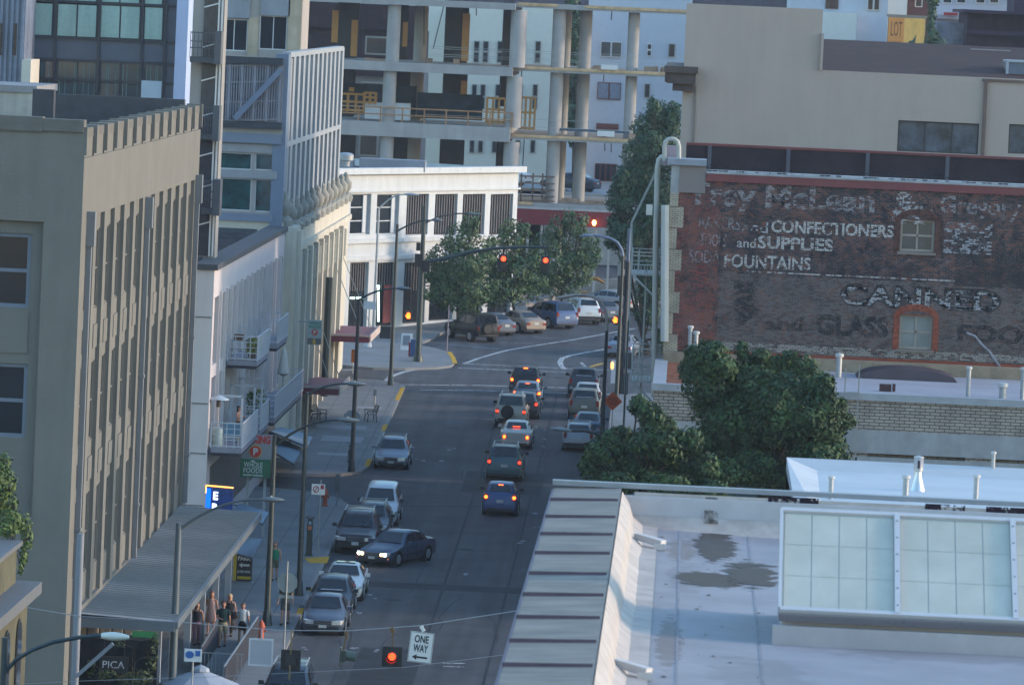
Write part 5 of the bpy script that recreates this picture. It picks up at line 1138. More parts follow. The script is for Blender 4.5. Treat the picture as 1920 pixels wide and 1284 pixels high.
# ---- near flat roof with metal coping and skylight
ZN = 20.4
nb = thing('flat_roofed_building', 'near building with stained white membrane roof edged by wide ribbed metal coping', 'building', (-1, 130, gz(130))); o9 = nb.location
M_mem = mat('lilac_membrane', (.26, .255, .275), .75, var=.16, scale=.45, bump=.15, bscale=2, streak=.10, smap=(.5, .25, 1))
c0 = PZ(1040, 912, ZN); c1 = PZ(928, 1284, ZN); ci = PZ(1165, 922, ZN)
XL_ = c0.x; XI = ci.x; YB_ = c0.y; YN_ = 66.0; XRn = 12.0
print('near roof', XL_, XI, YB_)
s = MB(o9); s.box(XL_+.05, XRn, YN_, YB_-.05, gz(100), ZN-1.2); s.box(XL_+.05, XL_+.35, YN_, YB_-.05, ZN-1.199, ZN-.12); s.box(XI-.02, XI+.02, YN_, YB_-.5, ZN-1.0, ZN-.05)
s.box(XL_+.36, XRn, YB_-.4, YB_-.06, ZN-1.199, ZN-.1); s.build('wall', mat('offwhite_wall', (.4, .4, .42), .8, var=.1), nb)
M_cop = mat('ribbed_metal_coping', (.19, .17, .15), .75, .0, var=.25, scale=.8, streak=.3, smap=(.7, 2.6, 1))
s = MB(o9); s.add([(XL_, YN_, ZN-.02), (XI, YN_, ZN+.05), (XI, YB_, ZN+.05), (XL_, YB_, ZN-.02), (XL_, YN_, ZN-.3), (XL_, YB_, ZN-.3)], [(0, 1, 2, 3), (0, 3, 5, 4)]); cop = s.build('metal_coping', M_cop, nb)
s = MB(o9)
for (py) in (935, 967, 1000, 1036, 1075, 1115, 1158, 1203, 1249): 
    y = PZ(1000, py, ZN).y; s.add([(XL_-.02, y-.06, ZN-.03), (XI-.04, y-.1, ZN+.04), (XI-.04, y-.05, ZN+.1), (XL_-.02, y-.01, ZN+.05), (XL_-.02, y+.03, ZN-.03), (XI-.04, y, ZN+.04)], [(0, 1, 2, 3), (3, 2, 5, 4), (0, 3, 4), (1, 5, 2)])
split_build(s, 'standing_seam', mat('plum_seam', (.06, .035, .045), .6, var=.3), cop)
s = MB(o9); s.box(XL_-.06, XL_-.001, YN_, YB_+.02, ZN-.34, ZN-.05); s.build('coping_edge', mat('plum_edge', (.12, .08, .12), .6), cop)
# rear parapet with grey cap
s = MB(o9); s.box(XL_-.05, XRn, YB_-.14, YB_+.16, ZN+.051, ZN+.16); s.build('parapet_cap', mat('grey_metal_cap', (.23, .25, .28), .5, .3, var=.15), nb)
ZF = ZN-.75
s = MB(o9)
prof = [(0, 0), (.18, -.25), (.28, -.55), (.5, -.72), (.85, -.75)]
ns = 40; rb = random.Random(11); rings = []
for i in range(ns+1):
    y = YN_ + (YB_-.4-YN_)*i/ns; wob = rb.uniform(-.03, .03); rings.append([(XI+.02+a+wob*(1 if 0 < j < 4 else 0), y, ZN+b) for j, (a, b) in enumerate(prof)])
s.v = []; 
for i in range(ns):
    for j in range(len(prof)-1): s.quad(rings[i][j], rings[i][j+1], rings[i+1][j+1], rings[i+1][j])
s.build('upturned_membrane', mat('stained_membrane', (.37, .33, .305), .7, var=.25, scale=1.6), nb, smooth=60)
s = MB(o9); pr = [(0, -.02), (-.02, -.22), (-.14, -.24), (-.16, -.50), (-.3, -.54), (-.55, -.76), (-.95, -.87)]
for j in range(len(pr)-1): s.quad((XI+.3, YB_-.15+pr[j][0], ZN+pr[j][1]), (XRn, YB_-.15+pr[j][0], ZN+pr[j][1]), (XRn, YB_-.15+pr[j+1][0], ZN+pr[j+1][1]), (XI+.3, YB_-.15+pr[j+1][0], ZN+pr[j+1][1]))
s.build('rear_upturn', mat('stained_membrane', (.50, .46, .45)), nb, smooth=30)
fz = lambda x, y: ZF - .1*max(0, min(1, (x-XI)/3)) 
s = MB(o9); nx, ny = 24, 40
for i in range(nx):
    for j in range(ny):
        xa, xb = XI+.8 + (XRn-XI-.8)*i/nx, XI+.8 + (XRn-XI-.8)*(i+1)/nx; ya1, yb1 = YN_ + (YB_-.9-YN_)*j/ny, YN_ + (YB_-.9-YN_)*(j+1)/ny
        s.quad((xa, ya1, fz(xa, ya1)), (xb, ya1, fz(xb, ya1)), (xb, yb1, fz(xb, yb1)), (xa, yb1, fz(xa, yb1)))
roofm = s.build('roof_membrane', M_mem, nb, smooth=60)
s = MB(o9)
for x in (XI+1.35, XI+2.9): s.box(x, x+.05, YN_, YB_-1.0, ZF-.105, fz(x, 0)+.006)

s.build('membrane_seam', mat('seam_lilac', (.245, .24, .26), .8, var=.2), roofm)
rd_ = random.Random(8); s = MB(o9)
for k in range(46):
    x, y = XI+.9+rd_.uniform(0, 2.2)**1.0, rd_.uniform(92, YB_-1.5); r = rd_.uniform(.01, .05)
    s.add([(x+r*math.cos(t), y+r*3*math.sin(t), fz(x, y)+.009) for t in [j*math.pi/3 for j in range(6)]], [tuple(range(6))])
s.build('dirt_spots', mat('roof_dirt', (.10, .09, .09), .9, var=.3), roofm)
# damp stains
if 0: s = MB(o9); A_, B_, C_ = 0, 0, 0
# = PZ(1180, 985, ZF+.02), PZ(1440, 1085, ZF-.05), PZ(1180, 1075, ZF+.02)

M_damp = worn_mat('damp_stain', (.075, .065, .055), .30, .62, 1.8, .6, 9); M_rust = worn_mat('rust_stain', (.20, .13, .09), .42, .6, 2.5)
def soft(x0, x1, y0, y1, m_, name='damp_stain', dz=.006):
    s = MB(o9); s.add([(x0, y0, fz(x0, 0)+dz), (x1, y0, fz(x1, 0)+dz), (x1, y1, fz(x1, 0)+dz), (x0, y1, fz(x0, 0)+dz)], [(0, 1, 2, 3)]); s.build(name, m_, roofm)
M_wet = stain_mat('brown_damp', (.05, .04, .033), 3.4, 3.4, 1.7, .9); M_dirt = stain_mat('grey_dirt', (.17, .16, .155), 1.8, 2.2, 1.1, .13); M_rst = stain_mat('rust_dirt', (.24, .18, .14), 2.6, 2.8, 3, .3)
a0_, a1_ = PZ(1285, 975, ZF), PZ(1400, 1062, ZF); soft(a0_.x, a1_.x, a1_.y, a0_.y, M_wet)
a0_, a1_ = PZ(1335, 1032, ZF), PZ(1480, 1108, ZF); soft(a0_.x, a1_.x, a1_.y, a0_.y, M_wet, dz=.008)
a0_, a1_ = PZ(1245, 1056, ZF), PZ(1430, 1106, ZF); soft(a0_.x, a1_.x, a1_.y, a0_.y, M_wet, dz=.010)
for (x0, x1, y0, y1, m_) in ((.9, 3.2, -6, -1, M_dirt), (.85, 2.2, -16, -7, M_dirt), (1.5, 4.2, -34, -24, M_dirt), (3.2, 9.5, -25.5, -21.5, M_dirt), (.85, 1.6, -30, -18, M_rst), (5, 10, -36, -27, M_dirt), (.9, 1.9, -9, -2, M_rst)):
    soft(XI+x0, XI+x1, YB_+y0, YB_+y1, m_, 'dirt_patch', .004)
def stain(pts, m_, z=None, name='damp_stain'):
    s = MB(o9); P0_ = [PZ(a, b, ZF-.02) for a, b in pts]; P_ = []
    rq_ = random.Random(len(pts))
    for i_ in range(len(P0_)):
        a_, b_ = P0_[i_], P0_[(i_+1) % len(P0_)]
        for k_ in range(9): P_.append(a_.lerp(b_, k_/9) + Vector((rq_.uniform(-.09, .09), rq_.uniform(-.5, .5), 0)))
    s.add([(p.x, p.y, fz(p.x, p.y)+.006+k_*.0) for k_, p in enumerate(P_)], [tuple(range(len(P_)))]); s.build(name, m_, roofm)
if 0: stain([(1310, 998), (1345, 996), (1380, 1010), (1372, 1025), (1360, 1045), (1330, 1044), (1318, 1025)], M_damp)
if 0: stain([(1290, 1076), (1330, 1078), (1375, 1070), (1355, 1052), (1410, 1056), (1438, 1066), (1450, 1090), (1390, 1090), (1330, 1089)], M_damp)
s = MB(o9)
for (a, b, w_) in ((1330, .3, .12), (1335, .3, .1)): x = PY(a, 950, YB_-.3).x; s.quad((x-w_, YB_-.62, ZN-.63), (x+w_*1.6, YB_-.62, ZN-.63), (x+w_*1.2, YB_-.19, ZN-.06), (x-w_*.8, YB_-.19, ZN-.06))
s.build('damp_run', M_damp, roofm)
s = MB(o9)
for (a, b) in ((1440, 1535), (1735, 1810), (1850, 1925)):
    x0_, x1_ = PY(a, 940, YB_-.2).x, PY(b, 945, YB_-.2).x; s.quad((x0_, YB_-.175, ZN-.2), (x1_, YB_-.175, ZN-.2), (x1_, YB_-.155, ZN+.03), (x0_, YB_-.155, ZN+.03))
split_build(s, 'black_stain', worn_mat('black_mould', (.02, .012, .02), .40, .48, 2.2), roofm)
for (px, py) in ((1218, 1018), (1185, 1258)):
    p = PZ(px, py, ZF+.1); s = MB(o9); s.bar(p+Vector((-.3, .25, .12)), p+Vector((.3, -.15, .02)), .2, .14); s.box(p.x+.1, p.x+.35, p.y-.25, p.y-.05, ZF-.02, ZF+.12); s.build('roof_spout', mat('pale_spout', (.48, .46, .45), .6, var=.1), roofm)
# skylight on its kerb
sk = thing('roof_skylight', 'large white framed rooflight with pale green translucent panels on the near roof', 'skylight', tuple(PZ(1680, 1180, ZF))); o10 = sk.location
ztop, zbot = 21.85, 20.2
blc = PZ(1462, 1143, zbot); 
xs_ = [PZ(a, 1143+(a-1462)*.05, zbot).x for a in (1462, 1683, 1905)]; xs_.append(xs_[-1]*2-xs_[-2])
yb = blc.y; yt = yb+2.6
s = MB(o10); s.box(xs_[0]+.05, xs_[3], yb+.1, yt-.1, ZF-.15, zbot-.12)
s.add([(xs_[0]+.05, yb+.1, zbot-.12), (xs_[0]+.05, yt-.1, zbot-.12), (xs_[0]+.05, yt-.1, ztop-.12)], [(0, 1, 2)]); s.add([(xs_[0]+.05, yt-.1, zbot-.12), (xs_[0]+.05, 2*yt-yb-.1, zbot-.12), (xs_[0]+.05, yt-.1, ztop-.06), (xs_[3], yt-.1, ztop-.06), (xs_[3], 2*yt-yb-.1, zbot-.12)], [(0, 1, 2), (2, 1, 4, 3)]); s.box(xs_[0]+.06, xs_[3], yt, 2*yt-yb-.1, ZF-.15, zbot-.12)
s.box(xs_[0]-.12, xs_[3], yb-.15, yb+.1, ZF-.15, zbot-.28); s.build('kerb', mat('membrane_kerb', (.34, .32, .33), .75, var=.12, scale=1), sk)
M_sf = mat('white_skylight_frame', (.46, .46, .48), .5, var=.05)
up_ = Vector((0, yt-yb, ztop-zbot)); L_ = up_.length; ud = up_/L_; nrm = Vector((0, -ud.z, ud.y)); Rk = Matrix((Vector((1, 0, 0)), ud, nrm)).transposed()
s = MB(o10)
def onp(x, t, o_=0): return Vector((x, yb, zbot)) + ud*(t*L_) + nrm*o_
for i, x in enumerate(xs_): s.obox(onp(x, .5, .03), .055 if i else .03, L_/2, .05, Rk)
for t in (0, 1): s.obox(onp((xs_[0]+xs_[3])/2, t, .02), (xs_[3]-xs_[0])/2, .05, .045, Rk)
fr_ = s.build('frame', M_sf, sk)
s = MB(o10)
for i in (1, 2):
    for k in range(6): s.cyl(onp(xs_[i], .07+.17*k, .08), onp(xs_[i], .07+.17*k, .092), .02, n=6)
s.build('bolt', mat('bolt_grey', (.2, .2, .22)), fr_)
M_pan = mat('translucent_green_panel', (.43, .43, .375), .5, var=.10, scale=.7, streak=.08)
for i in range(3):
    for c_ in range(4):
        for r_ in range(3):
            x0_ = xs_[i]+.06 + (xs_[i+1]-xs_[i]-.12)*c_/4; x1_ = x0_ + (xs_[i+1]-xs_[i]-.12)/4; s = MB(o10); g_ = .008
            a_, b_ = .03+.94*r_/3+.002, .03+.94*(r_+1)/3-.002
            s.quad(onp(x0_+g_, a_, .012), onp(x1_-g_, a_, .012), onp(x1_-g_, b_, .012), onp(x0_+g_, b_, .012)); s.build('panel', M_pan, sk)
s = MB(o10); s.quad(onp(xs_[0], .01, .004), onp(xs_[3], .01, .004), onp(xs_[3], .99, .004), onp(xs_[0], .99, .004)); s.build('panel_joint', mat('joint_grey_green', (.30, .34, .33), .5, var=0), sk)
s = MB(o10); s.box(xs_[0]-.02, xs_[3], yb-.08, yb-.03, zbot-.2, zbot-.04)
s.build('gutter', worn_mat('dirty_gutter', (.2, .19, .2), .2, .4, 4), sk)
s = MB(o10)
for k in range(120): x = xs_[0] + (xs_[3]-xs_[0])*k/120; s.box(x, x+.012, yb-.1, yb-.085, zbot-.2, zbot-.07)
s.build('gutter_fins', mat('dark_fins', (.16, .13, .15)), sk)
# ================================================================ VEHICLES
M_tyre = mat('tyre_rubber', (.013, .013, .014), .85, var=0); M_rim = mat('alloy_rim', (.38, .39, .41), .3, .8, var=0); M_hub = mat('dark_rim', (.06, .06, .065), .5, var=0)
M_cg = mat('car_glass', (.010, .014, .020), .08, var=.5, scale=1.5, spec=.5); M_plate = mat('number_plate', (.45, .47, .48), .6, var=.1, scale=20)
M_trim = mat('black_trim', (.016, .016, .018), .6, var=0); M_head = mat('clear_headlamp', (.42, .44, .46), .15, .2, var=.2, scale=12, spec=.8); M_chrome = mat('chrome', (.5, .52, .55), .15, .9, var=0)
M_tail = mat('red_tail_lens', (.22, .012, .010), .25, var=0, spec=.6); M_taild = glow('dim_tail_lamp', (1, .05, .02), .7); M_brake = glow('brake_lamp', (1, .075, .008), 3.2)
M_hon = glow('headlamp_on', (1, .85, .62), 6); M_amb = glow('amber_lamp', (1, .2, .02), 1.6)
def paint(name, col, metal=.1): return mat(name, col, .35, metal, var=.03, scale=2, spec=.3, coat=.15)
# side profiles: (y from front bumper, bottom, belt, top, belt half width fraction, top half width fraction)
PROF = {
 'sedan': [(0, .30, .52, .60, .80, .62), (.10, .22, .60, .68, .93, .76), (.75, .20, .72, .80, .985, .84), (1.38, .2, .86, .93, 1, .84), (2.1, .2, .92, 1.38, 1, .66), (2.75, .2, .93, 1.44, 1, .66), (3.45, .2, .94, 1.37, 1, .64), (4.0, .2, .96, 1.04, .99, .78), (4.5, .24, .92, 1.0, .96, .78), (4.68, .30, .66, .90, .88, .68)],
 'wagon': [(0, .30, .52, .60, .80, .62), (.10, .22, .60, .68, .93, .76), (.75, .20, .72, .80, .985, .84), (1.35, .2, .88, .95, 1, .84), (2.0, .2, .93, 1.40, 1, .68), (2.8, .2, .94, 1.47, 1, .69), (3.9, .2, .96, 1.43, .99, .67), (4.35, .22, .95, 1.12, .96, .74), (4.5, .30, .66, .90, .9, .76)],
 'hatch': [(0, .30, .52, .62, .80, .62), (.10, .22, .62, .72, .93, .76), (.65, .20, .78, .86, .985, .84), (1.1, .2, .94, 1.0, 1, .84), (1.8, .2, .98, 1.48, 1, .68), (2.6, .2, 1.0, 1.55, 1, .69), (3.55, .2, 1.02, 1.50, .99, .66), (4.0, .22, 1.0, 1.14, .96, .76), (4.15, .32, .66, .92, .9, .78)],
 'suv': [(0, .40, .66, .78, .86, .70), (.12, .32, .80, .92, .95, .80), (.75, .30, .94, 1.02, .99, .86), (1.25, .3, 1.06, 1.12, 1, .86), (1.85, .3, 1.10, 1.66, 1, .72), (2.7, .3, 1.12, 1.76, 1, .73), (4.1, .3, 1.14, 1.73, .99, .71), (4.42, .32, 1.12, 1.30, .97, .82), (4.55, .42, .74, 1.02, .93, .84)],
 'boxy': [(0, .45, .70, .84, .9, .78), (.10, .38, .86, .98, .97, .86), (.8, .36, 1.0, 1.08, 1, .88), (1.35, .36, 1.08, 1.14, 1, .88), (1.75, .36, 1.12, 1.74, 1, .80), (2.7, .36, 1.13, 1.82, 1, .81), (4.2, .36, 1.14, 1.81, 1, .80), (4.42, .38, 1.12, 1.22, .99, .9), (4.5, .46, .8, 1.08, .96, .88)],
 'van': [(0, .34, .60, .70, .84, .66), (.12, .26, .72, .82, .95, .78), (.7, .24, .92, 1.0, .99, .84), (1.05, .24, 1.04, 1.1, 1, .84), (1.9, .24, 1.08, 1.66, 1, .72), (2.8, .24, 1.1, 1.78, 1, .74), (4.3, .24, 1.12, 1.76, .99, .73), (4.62, .26, 1.10, 1.22, .97, .84), (4.75, .34, .72, 1.0, .94, .84)],
}
PROF['coupe'] = [(y, a, b, c if c < 1.2 else c-.06, d, e_) for y, a, b, c, d, e_ in PROF['sedan']]
GL = {'sedan': (3, 6), 'wagon': (3, 6), 'hatch': (3, 6), 'suv': (3, 6), 'boxy': (3, 6), 'van': (3, 6), 'coupe': (3, 6)}
def make_car(name, label, cat, kind, col, loc, face='front', rz=0.0, W=1.78, L=None, lights='off', rack=False, spare=False, sunroof=False, group=None, plate=True, lower=None, trimcol=None, pillars=3, shade=None, head='off'):
    """car local axes: +Y runs from front bumper to rear; origin = ground under the bumper that is nearest the camera"""
    pr = PROF[kind]; Lb = pr[-1][0]; k = (L or Lb)/Lb; L = Lb*k; hw = W/2
    slope = math.atan(SL)
    t = thing(name, label, cat, loc, 0, group)
    # front-facing cars keep +Y away from camera; rear-facing cars are turned half round about their own near end
    if face == 'front': t.matrix_world = Matrix.Translation(loc) @ Matrix.Rotation(rz, 4, 'Z') @ Matrix.Rotation(slope, 4, 'X')
    else: t.matrix_world = Matrix.Translation(loc) @ Matrix.Rotation(rz, 4, 'Z') @ Matrix.Rotation(slope, 4, 'X') @ Matrix.Rotation(math.pi, 4, 'Z') @ Matrix.Translation((0, -L, 0))
    # note: origin stays at the near end for front cars, far end for the others
    i0, i1 = GL[kind]
    def sect(s):
        y, zb, zl, zt, fb, ft = s; y *= k; h = hw*fb; tw = hw*ft; zm = zb + (zl-zb)*.55
        H = [(0, zb), (h*.88, zb), (h*.97, zb+.10), (h, zm), (h*.985, zl-.03), (h*.95, zl+.01), (tw, zt-.07), (tw*.86, zt-.012), (tw*.4, zt), (0, zt+.008)]
        return [Vector((x, y, z)) for x, z in H] + [Vector((-x, y, z)) for x, z in H[-2:0:-1]]
    rings = [sect(s) for s in pr]; b = MB(); b.loft(rings)
    M_p = paint(*col) if isinstance(col, tuple) else col
    body = b.build('body', M_p, t, smooth=38)
    S = {i: sect(s) for i, s in enumerate(pr)}
    def patch(mb_, a, b_, c, d, m=.12, off=.012, mi=0):
        """inset quad a-b (bottom) c-d (top: d above a, c above b), pushed outward"""
        n_ = (b_-a).cross(d-a).normalized(); cen = (a+b_+c+d)/4
        if n_.dot(cen - Vector((0, cen.y if abs(cen.x) > .3*hw and abs(n_.x) > .5 else L/2, .7))) < 0: n_ = -n_
        lp_ = lambda u_, v_: (a.lerp(b_, u_)).lerp(d.lerp(c, u_), v_) + n_*off
        mu, mv = m if isinstance(m, tuple) else (m, m)
        mb_.quad(lp_(mu, mv), lp_(1-mu, mv), lp_(1-mu, 1-mv), lp_(mu, 1-mv), mi)
    # windscreen (between i0 and i0+1), rear window (between i1 and i1+1)
    g = MB(); A0, A1 = S[i0], S[i0+1]; patch(g, A0[5]*.0+Vector((-A0[6].x*.97, A0[6].y, A0[9].z+.004)), Vector((A0[6].x*.97, A0[6].y, A0[9].z+.004)), Vector((A1[7].x*1.06, A1[7].y-.02, A1[9].z-.0)), Vector((-A1[7].x*1.06, A1[7].y-.02, A1[9].z-.0)), (.035, .07), .022)
    ws = g.build('windscreen', M_cg, t)
    g = MB(); B0, B1 = S[i1], S[i1+1]; patch(g, Vector((-B1[6].x*.95, B1[6].y, B1[9].z+.004)), Vector((B1[6].x*.95, B1[6].y, B1[9].z+.004)), Vector((B0[7].x*1.04, B0[7].y, B0[9].z)), Vector((-B0[7].x*1.04, B0[7].y, B0[9].z)), (.05, .08), .025)
    rw_ = g.build('rear_window', M_cg, t)
    if shade:
        g = MB(); src = (A0, A1) if shade == 'front' else (B1, B0)
        q0, q1 = src; patch(g, Vector((-q0[6].x*.7, q0[6].y, q0[9].z+.02)), Vector((q0[6].x*.7, q0[6].y, q0[9].z+.02)), Vector((q1[7].x*.72, q1[7].y, q1[7].z-.16)), Vector((-q1[7].x*.72, q1[7].y, q1[7].z-.16)), .04, .034)
        g.build('sunshade_reflection', mat('silver_shade_reflection', (.32, .38, .42), .4, .3, var=.5, scale=3), ws if shade == 'front' else rw_)  # silver sheet: sunshade in a windscreen, painted reflection in a rear window
    for sx in (-1, 1):
        for i in range(i0, i1+1):
            a, b_, c, d = S[i][5], S[i+1][5], S[i+1][6], S[i][6]
            if i == i0: a = S[i][5].lerp(S[i+1][5], .28); d = a.lerp(S[i+1][6], .02)
            if i == i1: b_ = S[i][5].lerp(S[i+1][5], .55 if kind in ('sedan', 'coupe') else .75); c = b_.lerp(S[i][6], .1 if kind in ('sedan', 'coupe') else .65)
            f = lambda p: Vector((p.x*sx, p.y, p.z)); g = MB(); patch(g, f(a), f(b_), f(c), f(d), (.05, .10), .014); g.build('side_window', M_cg, t)
    # wheels
    r = .33 if kind in ('sedan', 'wagon', 'hatch', 'coupe') else .37
    arch = MB()
    for yy in (L*.175, L*.79):
        for sx in (-1, 1):
            xo = sx*(hw-.005)
            arch.cyl((sx*(hw-.25), yy, r), (sx*(hw+.006), yy, r), r+.07, n=18)
            w_ = MB(); w_.cyl((xo - sx*.2, yy, r), (xo + sx*.015, yy, r), r, n=20); wh = w_.build('wheel', M_tyre, t, smooth=40)
            rm = MB(); rm.cyl((xo+sx*.0155, yy, r), (xo + sx*.022, yy, r), r*.66, n=16)
            for q in range(5): an = q*2*math.pi/5; rm.bar((xo+sx*.025, yy, r), (xo+sx*.03, yy+math.cos(an)*r*.6, r+math.sin(an)*r*.6), .03, .06)
            rm.build('rim', M_rim, wh)
    split_build(arch, 'wheel_arch', M_trim, t)
    # front face
    y0 = -.012; z1 = pr[1][2]; h1 = hw*pr[0][4]
    m_ = MB(); m_.box(-h1*.92, h1*.92, y0-.03, .05, pr[0][1]-.02, pr[0][1]+.10); m_.box(-h1*.9, h1*.9, L-.05, L+.02, pr[-1][1]-.03, pr[-1][1]+.07); split_build(m_, 'bumper_trim', M_trim, t)
    zg = (pr[0][2]+pr[0][3])/2+.0
    m_ = MB(); m_.box(-h1*.48, h1*.48, y0-.045, .06, zg-.11, zg+.09); gr = m_.build('grille', mat('grille_dark', (.03, .03, .035), .4, .3, var=0), t)
    m_ = MB(); 
    for dz in (-.09, -.01, .065): m_.box(-h1*.46, h1*.46, y0-.062, y0-.046, zg+dz, zg+dz+.03)
    m_.build('grille_bars', M_chrome, gr)
    for sx in (-1, 1):
        m_ = MB(); p0 = Vector((sx*h1*.55, -.0, zg-.07)); 
        m_.prism([(sx*h1*.52, -.052, zg-.07), (sx*h1*1.0, -.03, zg-.06), (sx*h1*1.165, .13, zg-.03), (sx*h1*.9, .2, zg-.05)], (0, .015, .15))
        hl_ = m_.build('headlight', M_head, t)
        if head == 'on':
            for q, rr_ in ((.66, .085), (.9, .075)):
                s_ = MB(); s_.cyl((sx*h1*q, -.01, zg+.01), (sx*h1*q, -.05, zg+.01), rr_ if q > .8 else rr_*.8, n=10); s_.build('lamp', M_hon if q > .8 else glow('side_lamp', (1, .5, .12), 6), hl_)
            s_ = MB(); s_.box(sx*h1*1.04-.02, sx*h1*1.04+.02, .05, .1, zg-.2, zg-.13); s_.build('indicator', M_amb, hl_)
    if face == 'front' or head == 'on':
        m_ = MB(); m_.box(-.16, .16, y0-.06, y0-.045, pr[0][1]+.06, pr[0][1]+.20); m_.build('plate', M_plate, t)
    # tail
    yl = L; zr = pr[-1][3]; hr = hw*pr[-1][4]; tm = {'off': M_tail, 'dim': M_taild, 'brake': M_brake}[lights]
    tall = kind in ('suv', 'boxy', 'van', 'hatch', 'wagon'); zt0 = zr - (.02 if tall else .17); th = .30 if tall else .15
    if kind == 'boxy': zt0 -= .15
    for sx in (-1, 1):
        m_ = MB(); xw_ = .15 if tall else .26; m_.box(sx*(hr-.02), sx*(hr-.02-xw_), yl-.12, yl+.012, zt0-.12, zt0-.12+th); tl_ = m_.build('tail_light', M_tail if lights != 'off' else M_tail, t)
        if lights != 'off':
            m_ = MB(); m_.lathe([(.01, -.02), (.085, 0), (.085, .03), (.01, .05)], (0, 0, 0), 10)
            mt = Matrix.Translation((sx*(hr-.02-xw_/2), yl+.0, zt0-.12+th/2)) @ Matrix.Rotation(-math.pi/2, 4, 'X'); m_.v = [mt @ v for v in m_.v]
            m_.build('lamp', tm, tl_)
    if lights == 'brake':
        m_ = MB(); 
        if kind in ('sedan', 'coupe'): m_.box(-.2, .2, S[i1+1][7].y-.25, S[i1+1][7].y-.15, pr[i1+1][3]+.06, pr[i1+1][3]+.14)
        else: m_.box(-.12, .12, S[i1][7].y+.03, S[i1][7].y+.1, pr[i1][3]-.07, pr[i1][3]-.01)
        m_.build('brake_light', M_brake, t)
    if plate and face != 'front':
        m_ = MB(); m_.box(-.17, .17, yl+.002, yl+.02, zr-.26 if not spare else zr-.4, zr-.11 if not spare else zr-.26); m_.build('plate', M_plate, t)
    if trimcol:
        m_ = MB(); m_.box(-hr*1.0, hr*1.0, yl-.2, yl+.03, pr[-1][1]-.02, pr[-1][1]+.2); m_.box(-h1, h1, -.04, .2, pr[0][1]-.02, pr[0][1]+.16); m_.build('bumper_skirt', trimcol, t)
    # mirrors, handles, door seams
    ym = S[i0][5].y + .35*k
    for sx in (-1, 1):
        m_ = MB(); m_.obox((sx*(hw+.10), ym, pr[i0][2]+.11), .10, .06, .075); m_.bar((sx*(hw-.06), ym+.02, pr[i0][2]+.05), (sx*(hw+.05), ym, pr[i0][2]+.08), .04); m_.build('mirror', M_p if kind in ('sedan', 'wagon', 'coupe') else M_trim, t)
    m_ = MB()
    for sx in (-1, 1):
        for fy in (.36, .54): m_.box(sx*(hw-.01), sx*(hw+.006), L*fy, L*fy+.015, .32, pr[4][2]-.04)
        for fy in (.49, .68): m_.box(sx*(hw-.01), sx*(hw+.016), L*fy-.15, L*fy, pr[4][2]-.16, pr[4][2]-.13)
        m_.box(sx*(hw-.01), sx*(hw+.012), L*.24, L*.72, .47, .51)
    m_.build('door_trim', M_trim, t)
    if rack:
        m_ = MB(); zt_ = max(s[3] for s in pr)
        for sx in (-1, 1): m_.bar((sx*hw*.66, S[4][0].y+.1, zt_+.04), (sx*hw*.66, S[6][0].y-.05, zt_+.05), .045)
        for q in range(2 if rack is True else rack): yy = S[4][0].y + .45 + (S[6][0].y-S[4][0].y-.9)*q/max(1, ((2 if rack is True else rack)-1)); m_.bar((-hw*.66, yy, zt_+.07), (hw*.66, yy, zt_+.07), .04)
        m_.build('roof_rack', M_steel, t)
    if sunroof: m_ = MB(); zt_ = max(s[3] for s in pr); m_.box(-.4, .4, S[4][0].y+.3, S[5][0].y+.1, zt_-.02, zt_+.018); m_.build('sunroof', M_cg, t)
    if spare:
        m_ = MB(); m_.cyl((.18, L+.0, .92), (.18, L+.24, .92), .36, n=22); sp_ = m_.build('spare_wheel', M_tyre, t, smooth=40)
        m_ = MB(); m_.cyl((.18, L+.241, .92), (.18, L+.25, .92), .31, n=18); m_.build('cover', mat('vinyl_cover', (.012, .012, .015), .5, var=0), sp_)
    return t
PK = 'cars parked along the left kerb'; PR = 'cars parked along the right kerb'; QU = 'cars queueing in the traffic lane'; AN = 'cars parked at an angle before the white building'
def kpos(y, off=1.12): return (KL(y)+off, y, gz(y))
c_ = G(532, 1352)
make_car('parked_car', 'dark blue car with pale roof rails, only its roof showing at the bottom edge', 'car', 'suv', ('dark_blue_paint', (.02, .035, .06)), tuple(c_), rack=True, group=PK)
make_car('parked_car', 'dark slate sedan with a white front plate, nearest whole car by the left kerb', 'car', 'sedan', ('slate_paint', (.06, .08, .12)), kpos(230.6, 1.16), W=1.76, L=4.6, group=PK)
make_car('parked_car', 'dark blue wagon squeezed between the slate sedan and the white coupe', 'car', 'wagon', ('navy_paint', (.018, .03, .05)), kpos(236.2, 1.12), L=4.3, shade='front', group=PK, lights='dim')
make_car('parked_car', 'white coupe with open sunroof behind the small navy wagon', 'car', 'coupe', ('white_car_paint', (.5, .52, .54), .1), kpos(241.6, 1.35), sunroof=True, group=PK)
make_car('parked_car', 'tall dark maroon four by four with roof rack behind the turning sedan', 'suv', 'suv', ('dark_maroon_paint', (.028, .022, .032)), kpos(258.0, 1.10), W=1.9, rack=2, group=PK, lights='off')
make_car('parked_car', 'dark blue grey wagon with roof rails behind the maroon four by four', 'car', 'wagon', ('blue_grey_paint', (.035, .05, .07)), kpos(264.0, 1.45), rack=True, group=PK)
make_car('parked_car', 'white van bodied car at the end of the near left row by the driveway', 'car', 'van', ('white_car_paint', (.5, .52, .54), .1), kpos(269.3, 1.65), L=4.5, group=PK)
c_ = G(732, 881)
make_car('parked_car', 'silver wagon with roof rails standing alone beyond the driveway', 'car', 'wagon', ('silver_blue_paint', (.17, .20, .26)), tuple(c_), rack=True, group=PK)
c_ = G(697, 1062)
